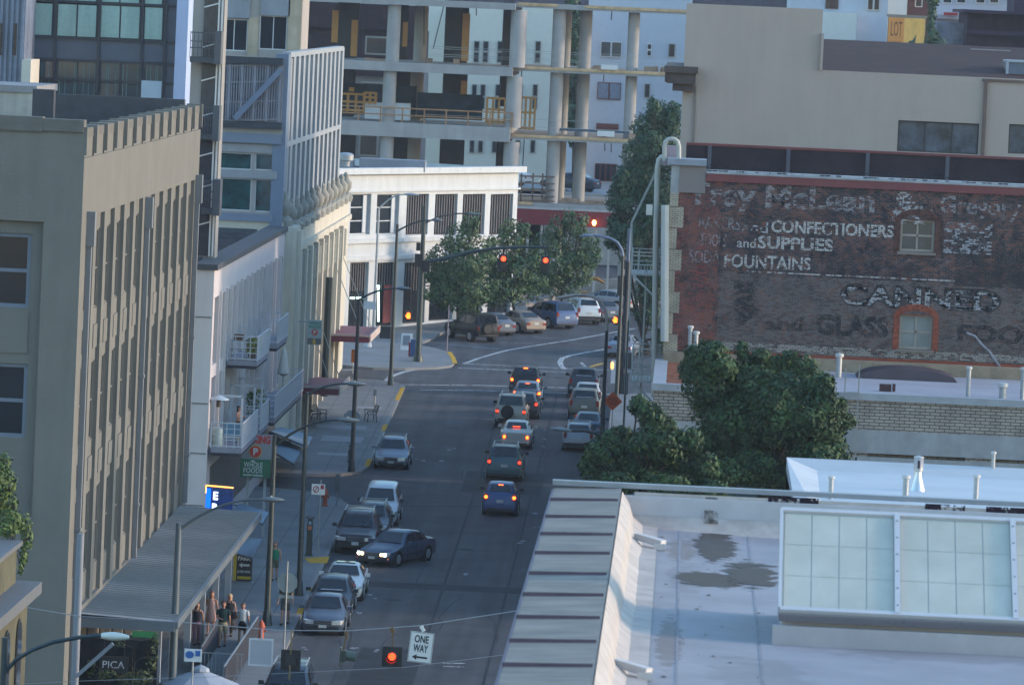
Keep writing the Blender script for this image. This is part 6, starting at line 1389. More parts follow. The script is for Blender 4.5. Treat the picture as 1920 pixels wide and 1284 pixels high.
make_car('turning_sedan', 'dark blue sedan with headlights on pulling in across the road toward the kerb', 'car', 'sedan', ('midnight_paint', (.04, .058, .10)), tuple(c_), rz=rad(-24), W=1.8, L=4.75, head='on', lights='off')
def q(px, py): return tuple(G(px, py))
rq = -.003
make_car('hatchback', 'blue hatchback with brake lights on, nearest car in the traffic lane', 'car', 'hatch', ('royal_blue_paint', (.045, .085, .22)), q(936, 968), 'rear', rq, W=1.72, lights='brake', group=QU)
make_car('minivan', 'teal grey van following ahead of the blue hatchback', 'van', 'van', ('teal_grey_paint', (.05, .105, .125)), q(944, 903), 'rear', rq, W=1.84, lights='dim', rack=True, group=QU)
make_car('sedan', 'white sedan with three bright brake lights in the traffic lane', 'car', 'sedan', ('ivory_paint', (.50, .48, .44), .1), q(966, 843), 'rear', rq, W=1.74, lights='brake', group=QU)
make_car('off_roader', 'beige boxy off roader carrying a black spare wheel on its tailgate', 'suv', 'boxy', ('beige_paint', (.42, .39, .34), .1), q(956, 803), 'rear', rq, W=1.76, lights='dim', spare=True, rack=True, group=QU)
make_car('wagon', 'dark wagon half hidden behind the beige off roader', 'car', 'wagon', ('black_blue_paint', (.02, .025, .035)), q(981, 787), 'rear', rq, W=1.74, lights='dim', group=QU)
make_car('sedan', 'pale blue glazed car braking between the dark wagon and the black four by four', 'car', 'wagon', ('mist_blue_paint', (.10, .14, .19)), q(987, 766), 'rear', rq, W=1.76, lights='brake', group=QU)
make_car('four_by_four', 'black four by four braking at the crossing, first in the traffic queue', 'suv', 'suv', ('black_paint', (.010, .011, .014)), q(983, 745), 'rear', rq, W=1.86, lights='brake', group=QU)
make_car('parked_car', 'silver hatchback with dark bumper beside the round leafy tree', 'car', 'wagon', ('silver_paint', (.26, .29, .34)), q(1083, 848), 'rear', 0, W=1.76, rack=True, trimcol=M_trim, group=PR)
make_car('parked_car', 'blue car glimpsed between the silver hatchback and the tall dark pole', 'car', 'sedan', ('steel_blue_paint', (.04, .08, .13)), q(1101, 826), 'rear', 0, L=4.4, group=PR)
make_car('parked_car', 'olive grey four by four with a pale reflection in its rear window', 'suv', 'suv', ('olive_grey_paint', (.10, .105, .10)), q(1094, 790), 'rear', 0, W=1.82, shade='rear', group=PR)
make_car('parked_car', 'pale silver roofed wagon just beyond the olive grey four by four', 'car', 'wagon', ('pale_silver_paint', (.30, .31, .32)), q(1100, 768), 'rear', 0, L=4.3, group=PR)
make_car('parked_car', 'dark blue four by four with painted rear window reflection, farthest along the right kerb', 'suv', 'suv', ('deep_blue_paint', (.025, .035, .055)), q(1093, 748), 'rear', 0, W=1.86, shade='rear', group=PR)
aw = rad(33)
make_car('parked_car', 'black boxy four by four at the left end of the angled row', 'suv', 'boxy', ('black_paint', (.010, .011, .014)), q(915, 643), 'rear', aw, W=1.8, L=4.3, spare=True, group=AN)
make_car('parked_car', 'small grey car tucked between the black four by four and the beige sedan', 'car', 'sedan', ('grey_blue_paint', (.12, .14, .18)), q(950, 631), 'rear', aw, W=1.6, L=4.2, group=AN)
make_car('parked_car', 'beige sedan with a full width red tail light in the angled row', 'car', 'sedan', ('champagne_paint', (.30, .25, .21), .2), q(1005, 627), 'rear', aw, W=1.74, group=AN)
make_car('parked_car', 'blue van with dark side glass in the middle of the angled row', 'van', 'van', ('denim_paint', (.06, .10, .20)), q(1063, 618), 'rear', aw, W=1.85, group=AN)
make_car('parked_car', 'white four by four with a spare on its tailgate in the angled row', 'suv', 'suv', ('white_car_paint', (.5, .52, .54), .1), q(1104, 610), 'rear', rad(18), W=1.78, trimcol=M_trim, group=AN)
make_car('parked_car', 'grey sedan at the right end of the angled row behind the street lamp', 'car', 'sedan', ('mid_grey_paint', (.13, .15, .18)), q(1148, 605), 'rear', rad(22), W=1.76, group=AN)
make_car('parked_car', 'silver blue car seen between the tall dark pole and the fire escape', 'car', 'sedan', ('silver_blue_paint', (.17, .20, .26)), q(1160, 672), 'rear', rad(-8), W=1.76, group='cars beyond the crossing')
make_car('parked_car', 'pale car parked far off under the tall dark tree, seen through the fire escape', 'car', 'sedan', ('pale_silver_paint', (.30, .31, .32)), q(1190, 585), 'rear', rad(60), W=1.76, group='cars beyond the crossing')
for (px, py, lab, colr) in ((1120, 357, 'dark blue car on the upper lot behind the concrete columns', ('deep_blue_paint', (.025, .035, .055))), (990, 345, 'white car on the upper lot behind the scaffold', ('white_car_paint', (.5, .52, .54), .1))):
    p = PY(px, py+4, Yk+40); make_car('parked_car', lab, 'car', 'sedan', colr, tuple(p), 'rear', rad(70), group='cars on the upper lot behind the concrete frame')
    dk_ = thing('car_ramp', 'concrete deck carrying the ' + lab.split(' on ')[0], 'parking deck', (p.x, p.y, gz(p.y))); s = MB(dk_.location); s.box(p.x-7, p.x+3, p.y-3, p.y+6, gz(p.y), p.z-.01); s.build('deck', M_fc, dk_)
# ================================================================ STREET FURNITURE
M_lamp = mat('lamp_head_grey', (.10, .12, .13), .5, var=.1); M_lamppale = mat('lamp_head_pale', (.50, .52, .46), .5, var=.05)
def street_lamp(label, base, top, arm, head, m_=M_dkgreen, hm=None, r=.11, Y=None, curve=.5, head_len=.85, gbase=True, group='street lamps along the road', extra=0.8):
    """base, top, arm joint and head tip given on the photo; the lamp stands in the plane y = depth of its base"""
    b = G(*base, KH) if gbase else PY(*base, Y); Yd = b.y
    t_ = thing('street_lamp', label, 'street lamp', tuple(b), 0, group)
    P_ = lambda a: PY(a[0], a[1], Yd) - b
    tp = P_(top); s = MB(); s.cyl((0, 0, 0), (0, 0, tp.z), r*1.25, r*.8, 10); s.build('pole', m_, t_, smooth=50)
    s = MB(); s.cyl((0, 0, 0), (0, 0, .5), r*2.0, r*1.5, 8); s.cyl((0, 0, .5), (0, 0, .62), r*1.6, r*1.3, 8); s.build('base', m_, t_, smooth=40)
    a0 = P_(arm); h0 = P_(head); a0.x = 0; a0.y = 0
    sg_ = 1 if h0.x > 0 else -1; pts = []
    for k in range(9):
        u_ = k/8; pts.append(Vector((a0.x + (h0.x-a0.x-sg_*head_len*.8)*u_, 0, a0.z + (h0.z-a0.z)*(1-(1-u_)**(1+curve*2)))))
    s = MB(); s.tube(pts, [.065-.02*k/8 for k in range(9)], 6); s.build('arm', m_, t_, smooth=60)
    e_ = pts[-1]; s = MB(); n_ = 9; rings = []
    for k in range(n_):
        u_ = k/(n_-1); wd_ = .04 + .17*math.sin(math.pi*min(1, u_*.85+.12))**.8; hh = .03 + .075*math.sin(math.pi*min(.97, u_*.9+.08))
        rings.append([Vector((e_.x + sg_*head_len*u_, wd_*math.cos(q_), e_.z + hh*math.sin(q_) + .02)) for q_ in [2*math.pi*j/10 for j in range(10)]])
    s.loft(rings); hd = s.build('lamp_head', hm or M_lamp, t_, smooth=60)
    s = MB(); s.cyl((e_.x+sg_*head_len*.45, 0, e_.z+.09), (e_.x+sg_*head_len*.45, 0, e_.z+.16), .035, n=6); s.build('photocell', M_lamppale, hd)
    return t_
street_lamp('tall slate street lamp standing before the metal canopy', (320, 1350), (339, 980), (339, 994), (524, 938), mat('slate_pole', (.07, .095, .11), .5), r=.13)
street_lamp('dark green street lamp rising beside the green store sign', (500, 1172), (512, 815), (513, 836), (666, 789))
street_lamp('slim street lamp near the yellow kerb wedge, its head before the maroon awning', (560, 1116), (568, 735), (568, 740), (678, 721), r=.1)
street_lamp('street lamp on the pavement edge near the lone silver wagon', (659, 884), (669, 560), (666, 562), (765, 542), r=.1, head_len=.7)
street_lamp('street lamp at the left crossing corner with a thin raised arm', (732, 722), (743, 420), (744, 434), (826, 414), r=.1, head_len=.6)
street_lamp('pale street lamp curving in front of the white building upper windows', (700, 628), (704, 392), (704, 392), (780, 366), mat('pale_pole', (.32, .34, .35), .5), M_steel, r=.09, head_len=1.0)
# right side hooked lamps
def hook_lamp(label, base, pts, m_, hm, r=.1):
    b = G(*base); Yd = b.y; t_ = thing('street_lamp', label, 'street lamp', tuple(b), 0, 'street lamps along the road')
    P_ = [PY(a[0], a[1], Yd)-b for a in pts]; s = MB(); s.cyl((0, 0, 0), (P_[0].x*.0, 0, P_[0].z), r*1.3, r*.9, 10); s.build('pole', M_dkgreen, t_, smooth=50)
    dx_ = -P_[0].x
    s = MB(); s.tube([p+Vector((dx_, 0, 0)) for p in P_[:-1]], [r*.8]*(len(P_)-1), 8); s.build('arm', m_, t_, smooth=60)
    a_, e_ = P_[-2]+Vector((dx_, 0, 0)), P_[-1]+Vector((dx_, 0, 0)); s = MB(); rings = []
    for k in range(9):
        u_ = k/8; c_ = a_.lerp(e_, u_); w_ = .05+.18*math.sin(math.pi*min(1, u_*.85+.12)); rings.append([c_+Vector((0, w_*math.cos(q_), w_*.5*math.sin(q_))) for q_ in [2*math.pi*j/10 for j in range(10)]])
    s.loft(rings); s.build('lamp_head', hm, t_, smooth=60); return t_
hook_lamp('hooked street lamp with warm pale arm in front of the angled parked cars', (1128, 832), [(1144, 620), (1144, 600), (1141, 580), (1132, 565), (1118, 557), (1100, 553), (1085, 554), (1047, 560)], mat('warm_pale_arm', (.36, .31, .29), .5), mat('warm_lamp_head', (.42, .33, .27), .5))
hook_lamp('blue grey hooked street lamp left of the tall tree by the fire escape', (1155, 760), [(1165, 480), (1163, 468), (1155, 455), (1142, 447), (1125, 443), (1110, 441), (1083, 443)], mat('blue_grey_arm', (.13, .17, .25), .5), mat('blue_grey_head', (.14, .18, .24), .5))
hook_lamp('low lamp head showing above the silver hatchback by the right kerb', (1180, 880), [(1150, 850), (1140, 838), (1120, 824), (1100, 815), (1065, 806), (1040, 806), (1000, 801)], M_dkgreen, mat('pale_lamp_head2', (.3, .33, .34), .5))
# near lamp, bottom left (its pole stands outside the lower left corner)
Yl = 150.0; b = PY(8, 1230, Yl); lm = thing('street_lamp', 'near lamp with pale green head on a long dark arm at the bottom left', 'street lamp', (b.x, Yl, gz(Yl)), 0, 'street lamps along the road')
s = MB(lm.location); s.cyl((b.x, Yl, gz(Yl)), (b.x, Yl, b.z+.5), .12, .09, 10); s.build('pole', M_dkgreen, lm, smooth=50)
s = MB(lm.location); s.tube([PY(a, c, Yl) for a, c in ((8, 1262), (30, 1236), (60, 1218), (100, 1203), (150, 1194), (193, 1191))], [.06]*6, 6); s.build('arm', M_dkgreen, lm, smooth=60)
a_, e_ = PY(190, 1191, Yl), PY(242, 1194, Yl); s = MB(lm.location); s.loft([[a_.lerp(e_, k/8) + Vector((0, (.05+.17*math.sin(math.pi*min(1, k/8*.85+.12)))*math.cos(q_), (.04+.075*math.sin(math.pi*min(1, k/8*.85+.12)))*math.sin(q_))) for q_ in [2*math.pi*j/12 for j in range(12)]] for k in range(9)])
s.build('lamp_head', M_lamppale, lm, smooth=60)
Yp2 = 190.0
b = PY(140, 1284, Yp2); pp = thing('utility_pole', 'grey utility pole running up the corner of the grey warehouse with a diagonal brace', 'pole', (b.x, Yp2, gz(Yp2))); s = MB(pp.location)
s.cyl((b.x, Yp2, gz(Yp2)), (b.x, Yp2, PY(150, 1000, Yp2).z), .13, .12, 12); s.build('pole', mat('grey_pole', (.17, .19, .22), .6), pp, smooth=50)
s = MB(pp.location); s.bar(PY(142, 1268, Yp2-.2), PY(212, 1206, Yp2-.2), .12); s.build('brace', mat('grey_pole', (.17, .19, .22)), pp)

# ---- span wires with hanging signals
YW = 178.0
def wire(label, pts, r=.014, Y_=YW):
    P_ = [PY(a, b_, Y_) for a, b_ in pts]; t_ = MB(P_[0]); t_.tube(P_, r, 5); o = t_.build('cable', M_steel); o.location = P_[0]; tag(o, label, 'cable')
wire('upper span wire carrying the hanging signals across the near crossing', [(-10, 1128), (150, 1155), (330, 1165), (520, 1181), (650, 1182), (735, 1176), (790, 1172), (880, 1158), (980, 1143), (1400, 1060)])
wire('lower thin tether wire crossing the bottom of the view', [(-10, 1284), (150, 1276), (400, 1268), (560, 1260), (760, 1250), (960, 1225)], .008)
M_sigb = mat('signal_black', (.014, .013, .016), .5, var=0); M_rustb = mat('rusty_bracket', (.12, .07, .03), .7, var=.3)
def Pw(a, b_): return PY(a, b_, YW)
# red signal head
c = Pw(735, 1230); sg1 = thing('traffic_signal', 'hanging traffic signal glowing red beside the one way sign', 'traffic signal', tuple(Pw(735, 1176)), 0, 'signals hanging from the span wire')
s = MB(sg1.location); s.box(c.x-.31, c.x+.31, YW-.03, YW, c.z-.32, c.z+.31); bp_ = s.build('backplate', M_sigb, sg1)
s = MB(sg1.location); s.box(c.x-.17, c.x+.17, YW+.001, YW+.25, c.z-.2, c.z+.2); s.tube([(c.x, YW-.03, c.z), (c.x, YW-.3, c.z-.02)], [.17, .17], 14, caps=False); s.build('visor', M_sigb, bp_)
s = MB(sg1.location); s.cyl((c.x, YW-.031, c.z), (c.x, YW-.05, c.z), .115, n=18); s.build('red_lens', glow('signal_red', (1, .03, .006), 2.0), bp_)
s = MB(sg1.location); s.bar(Pw(736, 1174), (c.x, YW, c.z+.31), .05); s.bar(Pw(733, 1176), Pw(738, 1186), .12); s.build('hanger', M_rustb, sg1)
# one way sign
c = Pw(789, 1213); ow_ = thing('one_way_sign', 'white ONE WAY sign with left arrow hanging from the span wire', 'sign', tuple(Pw(792, 1172)))
s = MB(ow_.location); R3 = Matrix.Rotation(rad(4.5), 3, 'Y'); s.obox(c, .37, .012, .475, R3); s.bar((c.x-.0, YW+.02, c.z), Pw(793, 1172), .04); s.bar(Pw(789, 1173), Pw(795, 1183), .1)
bd = s.build('panel', mat('sign_white', (.62, .62, .60), .6, var=.03), ow_); bd.data.materials[0] = mat('sign_white', (.62, .62, .60))
M_ink = mat('black_ink', (.012, .012, .014), .6, var=0)
ux = R3 @ Vector((1, 0, 0)); uz_ = R3 @ Vector((0, 0, 1)); nn = Vector((0, -1, 0))
lettering('ONE', c + uz_*.26 - Vector((0, .016, 0)), ux, nn, .3, M_ink, bd, ow_.location, .006, width=.44, height=.24)
lettering('WAY', c - uz_*.03 - Vector((0, .016, 0)), ux, nn, .3, M_ink, bd, ow_.location, .006, width=.46, height=.24)
s = MB(ow_.location); o_ = c - uz_*.31 - Vector((0, .016, 0))
for P_ in ([(-.24, 0), (-.1, .09), (-.1, .03), (.24, .03), (.24, -.03), (-.1, -.03), (-.1, -.09)],): s.add([o_ + ux*a + uz_*b_ for a, b_ in P_], [tuple(range(7))])
s.build('arrow', M_ink, bd)
s = MB(ow_.location)
for (w_, h_, z_) in ((.35, .006, .455), (.35, .006, -.455)): s.obox(c + uz_*z_ - Vector((0, .0145, 0)), w_, .002, h_, R3)
for x_ in (-.35, .35): s.obox(c + ux*x_ - Vector((0, .0145, 0)), .006, .002, .455, R3)
s.build('border', M_ink, bd)
# side-on signal
c = Pw(656, 1229); sg2 = thing('traffic_signal', 'hanging signal seen side on with its green hood pointing right', 'traffic signal', tuple(Pw(650, 1182)), 0, 'signals hanging from the span wire')
s = MB(sg2.location); s.box(c.x-.26, c.x-.12, YW-.2, YW+.2, c.z-.18, c.z+.17); s.box(c.x-.30, c.x-.265, YW-.3, YW+.3, c.z-.3, c.z+.27); hb_ = s.build('housing', mat('signal_green', (.035, .05, .04), .5), sg2)
s = MB(sg2.location); s.tube([(c.x-.12, YW, c.z), (c.x+.18, YW, c.z-.02)], [.15, .15], 14, caps=False); s.build('hood', mat('hood_green', (.06, .09, .075), .5), hb_)
s = MB(sg2.location); s.bar(Pw(650, 1182), (c.x-.2, YW, c.z+.17), .05); s.bar(Pw(648, 1183), Pw(651, 1196), .1); s.build('hanger', M_rustb, sg2)
# signal seen from behind
c = Pw(545, 1236); sg3 = thing('traffic_signal', 'hanging traffic signal seen from behind over the dark blue car roof', 'traffic signal', tuple(Pw(547, 1182)), 0, 'signals hanging from the span wire')
s = MB(sg3.location); s.box(c.x-.31, c.x+.31, YW, YW+.03, c.z-.33, c.z+.31); s.box(c.x-.16, c.x+.16, YW-.2, YW-.001, c.z-.18, c.z+.18); s.build('backplate', M_sigb, sg3)
s = MB(sg3.location); s.bar(Pw(547, 1180), (c.x, YW-.25, c.z-.6), .045); s.build('hanger', mat('yellow_bracket', (.16, .12, .04), .7, var=.3), sg3)
# blank white sign back on post with red hydrant beyond
c = Pw(489, 1222); bs = thing('blank_sign', 'square white sign seen from behind, hanging over the near pavement', 'sign', tuple(Pw(491, 1181)))
s = MB(bs.location); s.box(c.x-.38, c.x+.38, YW, YW+.02, c.z-.43, c.z+.43); s.bar((c.x, YW-.03, c.z+.4), Pw(491, 1180), .04); bpp = s.build('panel', mat('dull_white_back', (.33, .34, .37), .6, var=.05), bs)
s = MB(bs.location)
for (x0, x1, z0, z1) in ((-.38, .38, .37, .43), (-.38, .38, -.43, -.38), (-.38, -.33, -.38, .37), (.33, .38, -.38, .37)): s.box(c.x+x0, c.x+x1, YW-.012, YW-.001, c.z+z0, c.z+z1)
s.build('rim', mat('pale_rim', (.5, .5, .51), .6), bpp)

# ---- mast arm signal pole beyond the crossing
b = G(783, 682); mp = thing('mast_arm_signal', 'dark mast arm signal pole holding two red lights over the road', 'traffic signal', tuple(b)); Ym = b.y
Pm = lambda a, c_: PY(a, c_, Ym) - b
s = MB(); zt_ = Pm(785, 385).z; s.cyl((0, 0, 0), (0, 0, zt_), .2, .12, 12); s.cyl((0, 0, 0), (0, 0, .5), .36, .3, 8); s.build('pole', M_dkgreen, mp, smooth=50)
s = MB(); s.tube([(0, 0, Pm(790, 493).z), Pm(830, 486), Pm(880, 473), Pm(925, 466), Pm(980, 463), Pm(1028, 464)], [.13, .12, .11, .1, .08, .07], 8); s.build('mast_arm', M_dkgreen, mp, smooth=60)
s = MB(); s.tube([(0, 0, Pm(788, 420).z), Pm(820, 407), Pm(850, 401), Pm(880, 400)], .05, 6); s.build('lamp_arm', M_dkgreen, mp, smooth=60)
s = MB(); a_, e_ = Pm(876, 401), Pm(905, 402); s.loft([[a_.lerp(e_, k/6) + Vector((0, .15*math.sin(math.pi*(k/6*.8+.15))*math.cos(t), .08*math.sin(math.pi*(k/6*.8+.15))*math.sin(t))) for t in [2*math.pi*j/8 for j in range(8)]] for k in range(7)]); s.build('lamp_head', M_lamp, mp, smooth=60)
s = MB(); z_ = Pm(785, 485).z; s.box(-.45, .0, -.3, .1, z_-.5, z_+.3); s.box(.1, .5, -.25, .15, z_-.8, z_-.1); s.box(-.4, -.15, -.2, .1, z_+.5, z_+1.0); s.build('side_signals', M_sigb, mp)
for (px, py) in ((943, 490), (1022, 493)):
    p = Pm(px, py); s = MB(); s.box(p.x-.26, p.x+.26, -.05, .12, p.z-.65, p.z+.42); sh = s.build('signal_head', M_sigb, mp)
    s = MB(); s.bar((p.x, .0, p.z+.4), (p.x, 0, Pm(px, 462).z), .07); s.build('hanger', M_sigb, sh)
    s = MB(); s.cyl((p.x+.03, -.051, p.z+.16), (p.x+.03, -.08, p.z+.16), .15, n=14); s.build('red_lens', glow('mast_signal_red', (1, .035, .008), 2.0), sh)
    for dz in (-.13, -.42): s = MB(); s.cyl((p.x+.03, -.051, p.z+dz), (p.x+.03, -.07, p.z+dz), .13, n=12); s.build('dark_lens', mat('dark_lens', (.02, .018, .01), .3, var=0), sh)
p = Pm(766, 592); s = MB(); s.box(p.x-.24, p.x+.22, -.06, .15, p.z-.3, p.z+.3); s.bar((p.x+.2, .05, p.z), (0, .05, p.z), .06); ph_ = s.build('pedestrian_signal', M_sigb, mp)
def hand_sign(cx, cy, cz, sc, par, org=(0, 0, 0)):
    h_ = MB(org); Q = lambda x, z: (cx+x*sc, cy, cz+z*sc)
    h_.add([Q(-.3, -.5), Q(.3, -.5), Q(.36, .1), Q(-.34, .1)], [(0, 1, 2, 3)])
    for k, (x, l) in enumerate(((-.26, .42), (-.09, .55), (.09, .5), (.26, .38))): h_.add([Q(x-.075, .1), Q(x+.075, .1), Q(x+.065, .1+l), Q(x-.065, .1+l)], [(0, 1, 2, 3)])
    h_.add([Q(-.32, -.35), Q(-.58, .02), Q(-.48, .12), Q(-.3, -.05)], [(0, 1, 2, 3)])
    return h_.build('raised_hand', glow('orange_hand', (1, .11, .01), 2.0), par)
hand_sign(p.x, -.065, p.z, .34, ph_)
# ---- dark signal pole on the right
b = G(1166, 738, KH); sp2 = thing('signal_pole', 'stout dark pole with blue top and orange hand signal near the fire escape', 'traffic signal', tuple(b)); Pm2 = lambda a, c_: PY(a, c_, b.y) - b
s = MB(); s.cyl((0, 0, 0), (0, 0, Pm2(1170, 490).z), .2, .17, 12); s.build('pole', mat('ink_blue_pole', (.016, .024, .038), .5), sp2, smooth=50)
s = MB(); s.cyl((0, 0, Pm2(1170, 490).z), (0, 0, Pm2(1175, 428).z), .12, .1, 10); s.build('blue_extension', mat('blue_pole_top', (.08, .12, .19), .5), sp2, smooth=50)
s = MB(); z0 = Pm2(1166, 545).z; s.box(-.1, -.55, -.35, .1, z0-.3, z0+.9); s.box(.2, .5, -.3, .1, Pm2(1166, 690).z, Pm2(1166, 660).z); s.build('side_signals', M_sigb, sp2)
p = Pm2(1154, 600); s = MB(); s.box(p.x-.02, -.19, -.1, .1, p.z-.3, p.z+.28); h2 = s.build('pedestrian_signal', M_sigb, sp2); hand_sign(p.x+.0, -.12, p.z, .32, h2)
p = Pm2(1148, 685); s = MB(); s.lathe([(.01, -.25), (.1, -.15), (.1, .15), (.01, .25)], (p.x, -.1, p.z), 8); s.build('amber_lamp', glow('amber_signal', (1, .45, .14), .6), h2)
s = MB(); s.box(-.12, .35, -.3, .1, 0, 1.25); s.build('cabinet', mat('black_cabinet', (.015, .018, .025), .5), sp2)
# ---- construction diamond sign
b = G(1150, 810, KH); ds = thing('diamond_sign', 'orange diamond roadworks sign with dark lettering on a stand behind the hooked lamp', 'sign', tuple(b)); p = PY(1149, 752, b.y) - b
s = MB(); s.bar((p.x, .03, 0), (p.x, .03, p.z), .05); s.bar((p.x-.5, .1, .03), (p.x+.5, .1, .03), .06); s.bar((p.x, -.4, .03), (p.x, .5, .03), .06); s.build('stand', M_steel, ds)
s = MB(); r_ = .53; s.prism([(p.x-r_, 0, p.z), (p.x, 0, p.z-r_), (p.x+r_, 0, p.z), (p.x, 0, p.z+r_)], (0, .02, 0)); dp = s.build('panel', mat('roadworks_orange', (.58, .085, .012), .6, var=.06), ds)
for k, (tx, w_) in enumerate((('SIDEWALK', .55), ('CLOSED', .62), ('AHEAD', .42))): lettering(tx, (p.x, -.006, p.z+.14-.15*k), (1, 0, 0), (0, -1, 0), .12, mat('dark_sign_ink', (.03, .02, .02)), dp, (0, 0, 0), width=w_, height=.09)
b = G(1160, 722, KH); s = MB(); t_ = thing('wrapped_sign', 'small white covered sign leaning at the foot of the dark signal pole', 'sign', tuple(b)); s.box(-.5, -.1, 0, .08, .1, 1.5); s.build('cover', mat('white_wrap', (.5, .54, .6)), t_)

# ---- small street signs
def post_sign(label, base, top, Yoff=0, r=.03, m_=M_steel, cat='sign'):
    b = G(*base, KH); t_ = thing('street_sign', label, cat, tuple(b)); zt_ = (PY(*top, b.y) - b).z
    s = MB(); s.cyl((0, 0, 0), (0, 0, zt_), r, n=8); s.build('post', m_, t_, smooth=50); return t_, b, zt_
t_, b, zt_ = post_sign('white sign with red ring and small red panel by the parking meter', (596, 1041), (603, 900)); p = PY(597, 917, b.y)-b
s = MB(); s.box(p.x-.3, p.x+.3, -.05, -.033, p.z-.24, p.z+.24); pn_ = s.build('panel', mat('sign_white', (.62, .62, .60)), t_)
s = MB(); n_ = 20
for k in range(n_): 
    a0, a1 = 2*math.pi*k/n_, 2*math.pi*(k+1)/n_; s.add([(p.x-.1+math.cos(a)*r_*.9, -.055, p.z+math.sin(a)*r_) for a, r_ in ((a0, .15), (a1, .15), (a1, .105), (a0, .105))], [(0, 1, 2, 3)])
s.add([(p.x-.2, -.0552, p.z-.12), (p.x-.17, -.0552, p.z-.14), (p.x+.0, -.0552, p.z+.12), (p.x-.03, -.0552, p.z+.14)], [(0, 1, 2, 3)]); s.box(p.x+.1, p.x+.25, -.056, -.051, p.z+.02, p.z+.2); s.build('red_symbol', mat('sign_red', (.32, .02, .03), .6, var=0), pn_)
t_, b, zt_ = post_sign('narrow grey sign post seen edge on at the driveway corner', (631, 948), (632, 888)); s = MB(); s.box(-.11, .11, -.05, -.03, zt_-.85, zt_); s.build('panel', mat('dark_sign_back', (.10, .11, .12), .6), t_)
t_, b, zt_ = post_sign('octagonal stop sign seen from behind near the walking man', (532, 1222), (540, 1052), r=.035); p = PY(541, 1092, b.y)-b
s = MB(); s.prism([(.02+.42*math.cos(rad(22.5+45*k)), .04, p.z+.42*math.sin(rad(22.5+45*k))) for k in range(8)], (0, .012, 0)); s.box(-.3, .3, .05, .06, p.z-.62, p.z-.5); s.build('panel', mat('sign_back_aluminium', (.27, .31, .32), .5, .3, var=.15), t_)
t_, b, zt_ = post_sign('pale octagonal sign seen from behind beside the far street lamp', (664, 812), (666, 770), r=.03); p = PY(663, 784, b.y)-b
s = MB(); s.prism([(p.x-.1+.48*math.cos(rad(22.5+45*k)), .04, p.z+.45*math.sin(rad(22.5+45*k))) for k in range(8)], (0, .012, 0)); s.build('panel', mat('pale_sign_back', (.3, .33, .34), .5), t_)
t_, b, zt_ = post_sign('orange striped marker on a post past the maroon awning', (661, 700), (661, 655)); s = MB(); s.box(-.12, .14, -.05, -.03, zt_-.8, zt_); s.build('panel', mat('marker_orange', (.5, .14, .02), .6, var=.6, scale=5), t_)
t_, b, zt_ = post_sign('thin pink signpost at the kerb before the black four by four', (838, 659), (842, 572), m_=mat('pink_grey_post', (.25, .2, .24), .6))
t_, b, zt_ = post_sign('pale bracketed post with a square white plate at the far corner', (690, 650), (694, 565), r=.06); s = MB(); s.box(-.4, .4, -.1, -.06, zt_-.5, zt_); s.cyl((0, 0, 0), (0, 0, .8), .25, .08, 8); s.build('panel', mat('pale_plate', (.35, .38, .42), .6), t_)
t_, b, zt_ = post_sign('thin post standing beside the yellow kerb end at the crossing', (702, 763), (702, 728), r=.05, m_=mat('pale_pole', (.32, .34, .35)))
s = MB(); s.box(-.1, .1, -.08, -.055, zt_-.4, zt_-.05); s.build('panel', mat('grey_plate', (.24, .25, .26), .6), t_)
b = G(579, 1041, KH); pm = thing('parking_meter', 'dark parking pay station with a small orange panel and solar cap by the kerb', 'parking meter', tuple(b))
s = MB(); s.box(-.13, .13, -.1, .1, 0, 1.45); s.box(-.18, .18, -.14, .14, 0, .06); s.box(-.11, .11, -.09, .09, 1.45, 1.66); s.build('body', mat('meter_green_black', (.012, .022, .022), .45), pm)
s = MB(); s.obox((0, 0, 1.74), .2, .14, .02, Matrix.Rotation(rad(14), 3, 'X')); s.build('solar_cap', M_sigb, pm)
s = MB(); s.box(-.08, .08, -.112, -.101, 1.16, 1.34); s.build('orange_panel', mat('meter_orange', (.4, .12, .06), .6, var=0), pm)
s = MB(); s.box(-.06, .06, -.112, -.101, 1.40, 1.54); s.build('display', mat('meter_display', (.2, .3, .4), .3, var=0), pm)
def hydrant(label, base):
    b = G(*base, KH); t_ = thing('fire_hydrant', label, 'fire hydrant', tuple(b), 0, 'orange fire hydrants')
    s = MB(); s.lathe([(.17, 0), (.17, .06), (.11, .08), (.115, .55), (.16, .57), (.16, .62), (.13, .64), (.11, .74), (.05, .80), (.04, .86), (.01, .87)], (0, 0, 0), 12); s.build('barrel', mat('hydrant_orange', (.42, .075, .03), .6, var=.15, scale=6), t_, smooth=40)
    s = MB(); s.cyl((-.2, 0, .45), (.2, 0, .45), .055, n=8); s.cyl((0, -.21, .42), (0, 0, .42), .075, n=8); s.build('outlet', mat('hydrant_orange', (.42, .075, .03)), t_)
hydrant('orange hydrant at the driveway corner behind the white ringed sign', (609, 948)); hydrant('orange hydrant showing above the blank white sign at the bottom', (489, 1202))
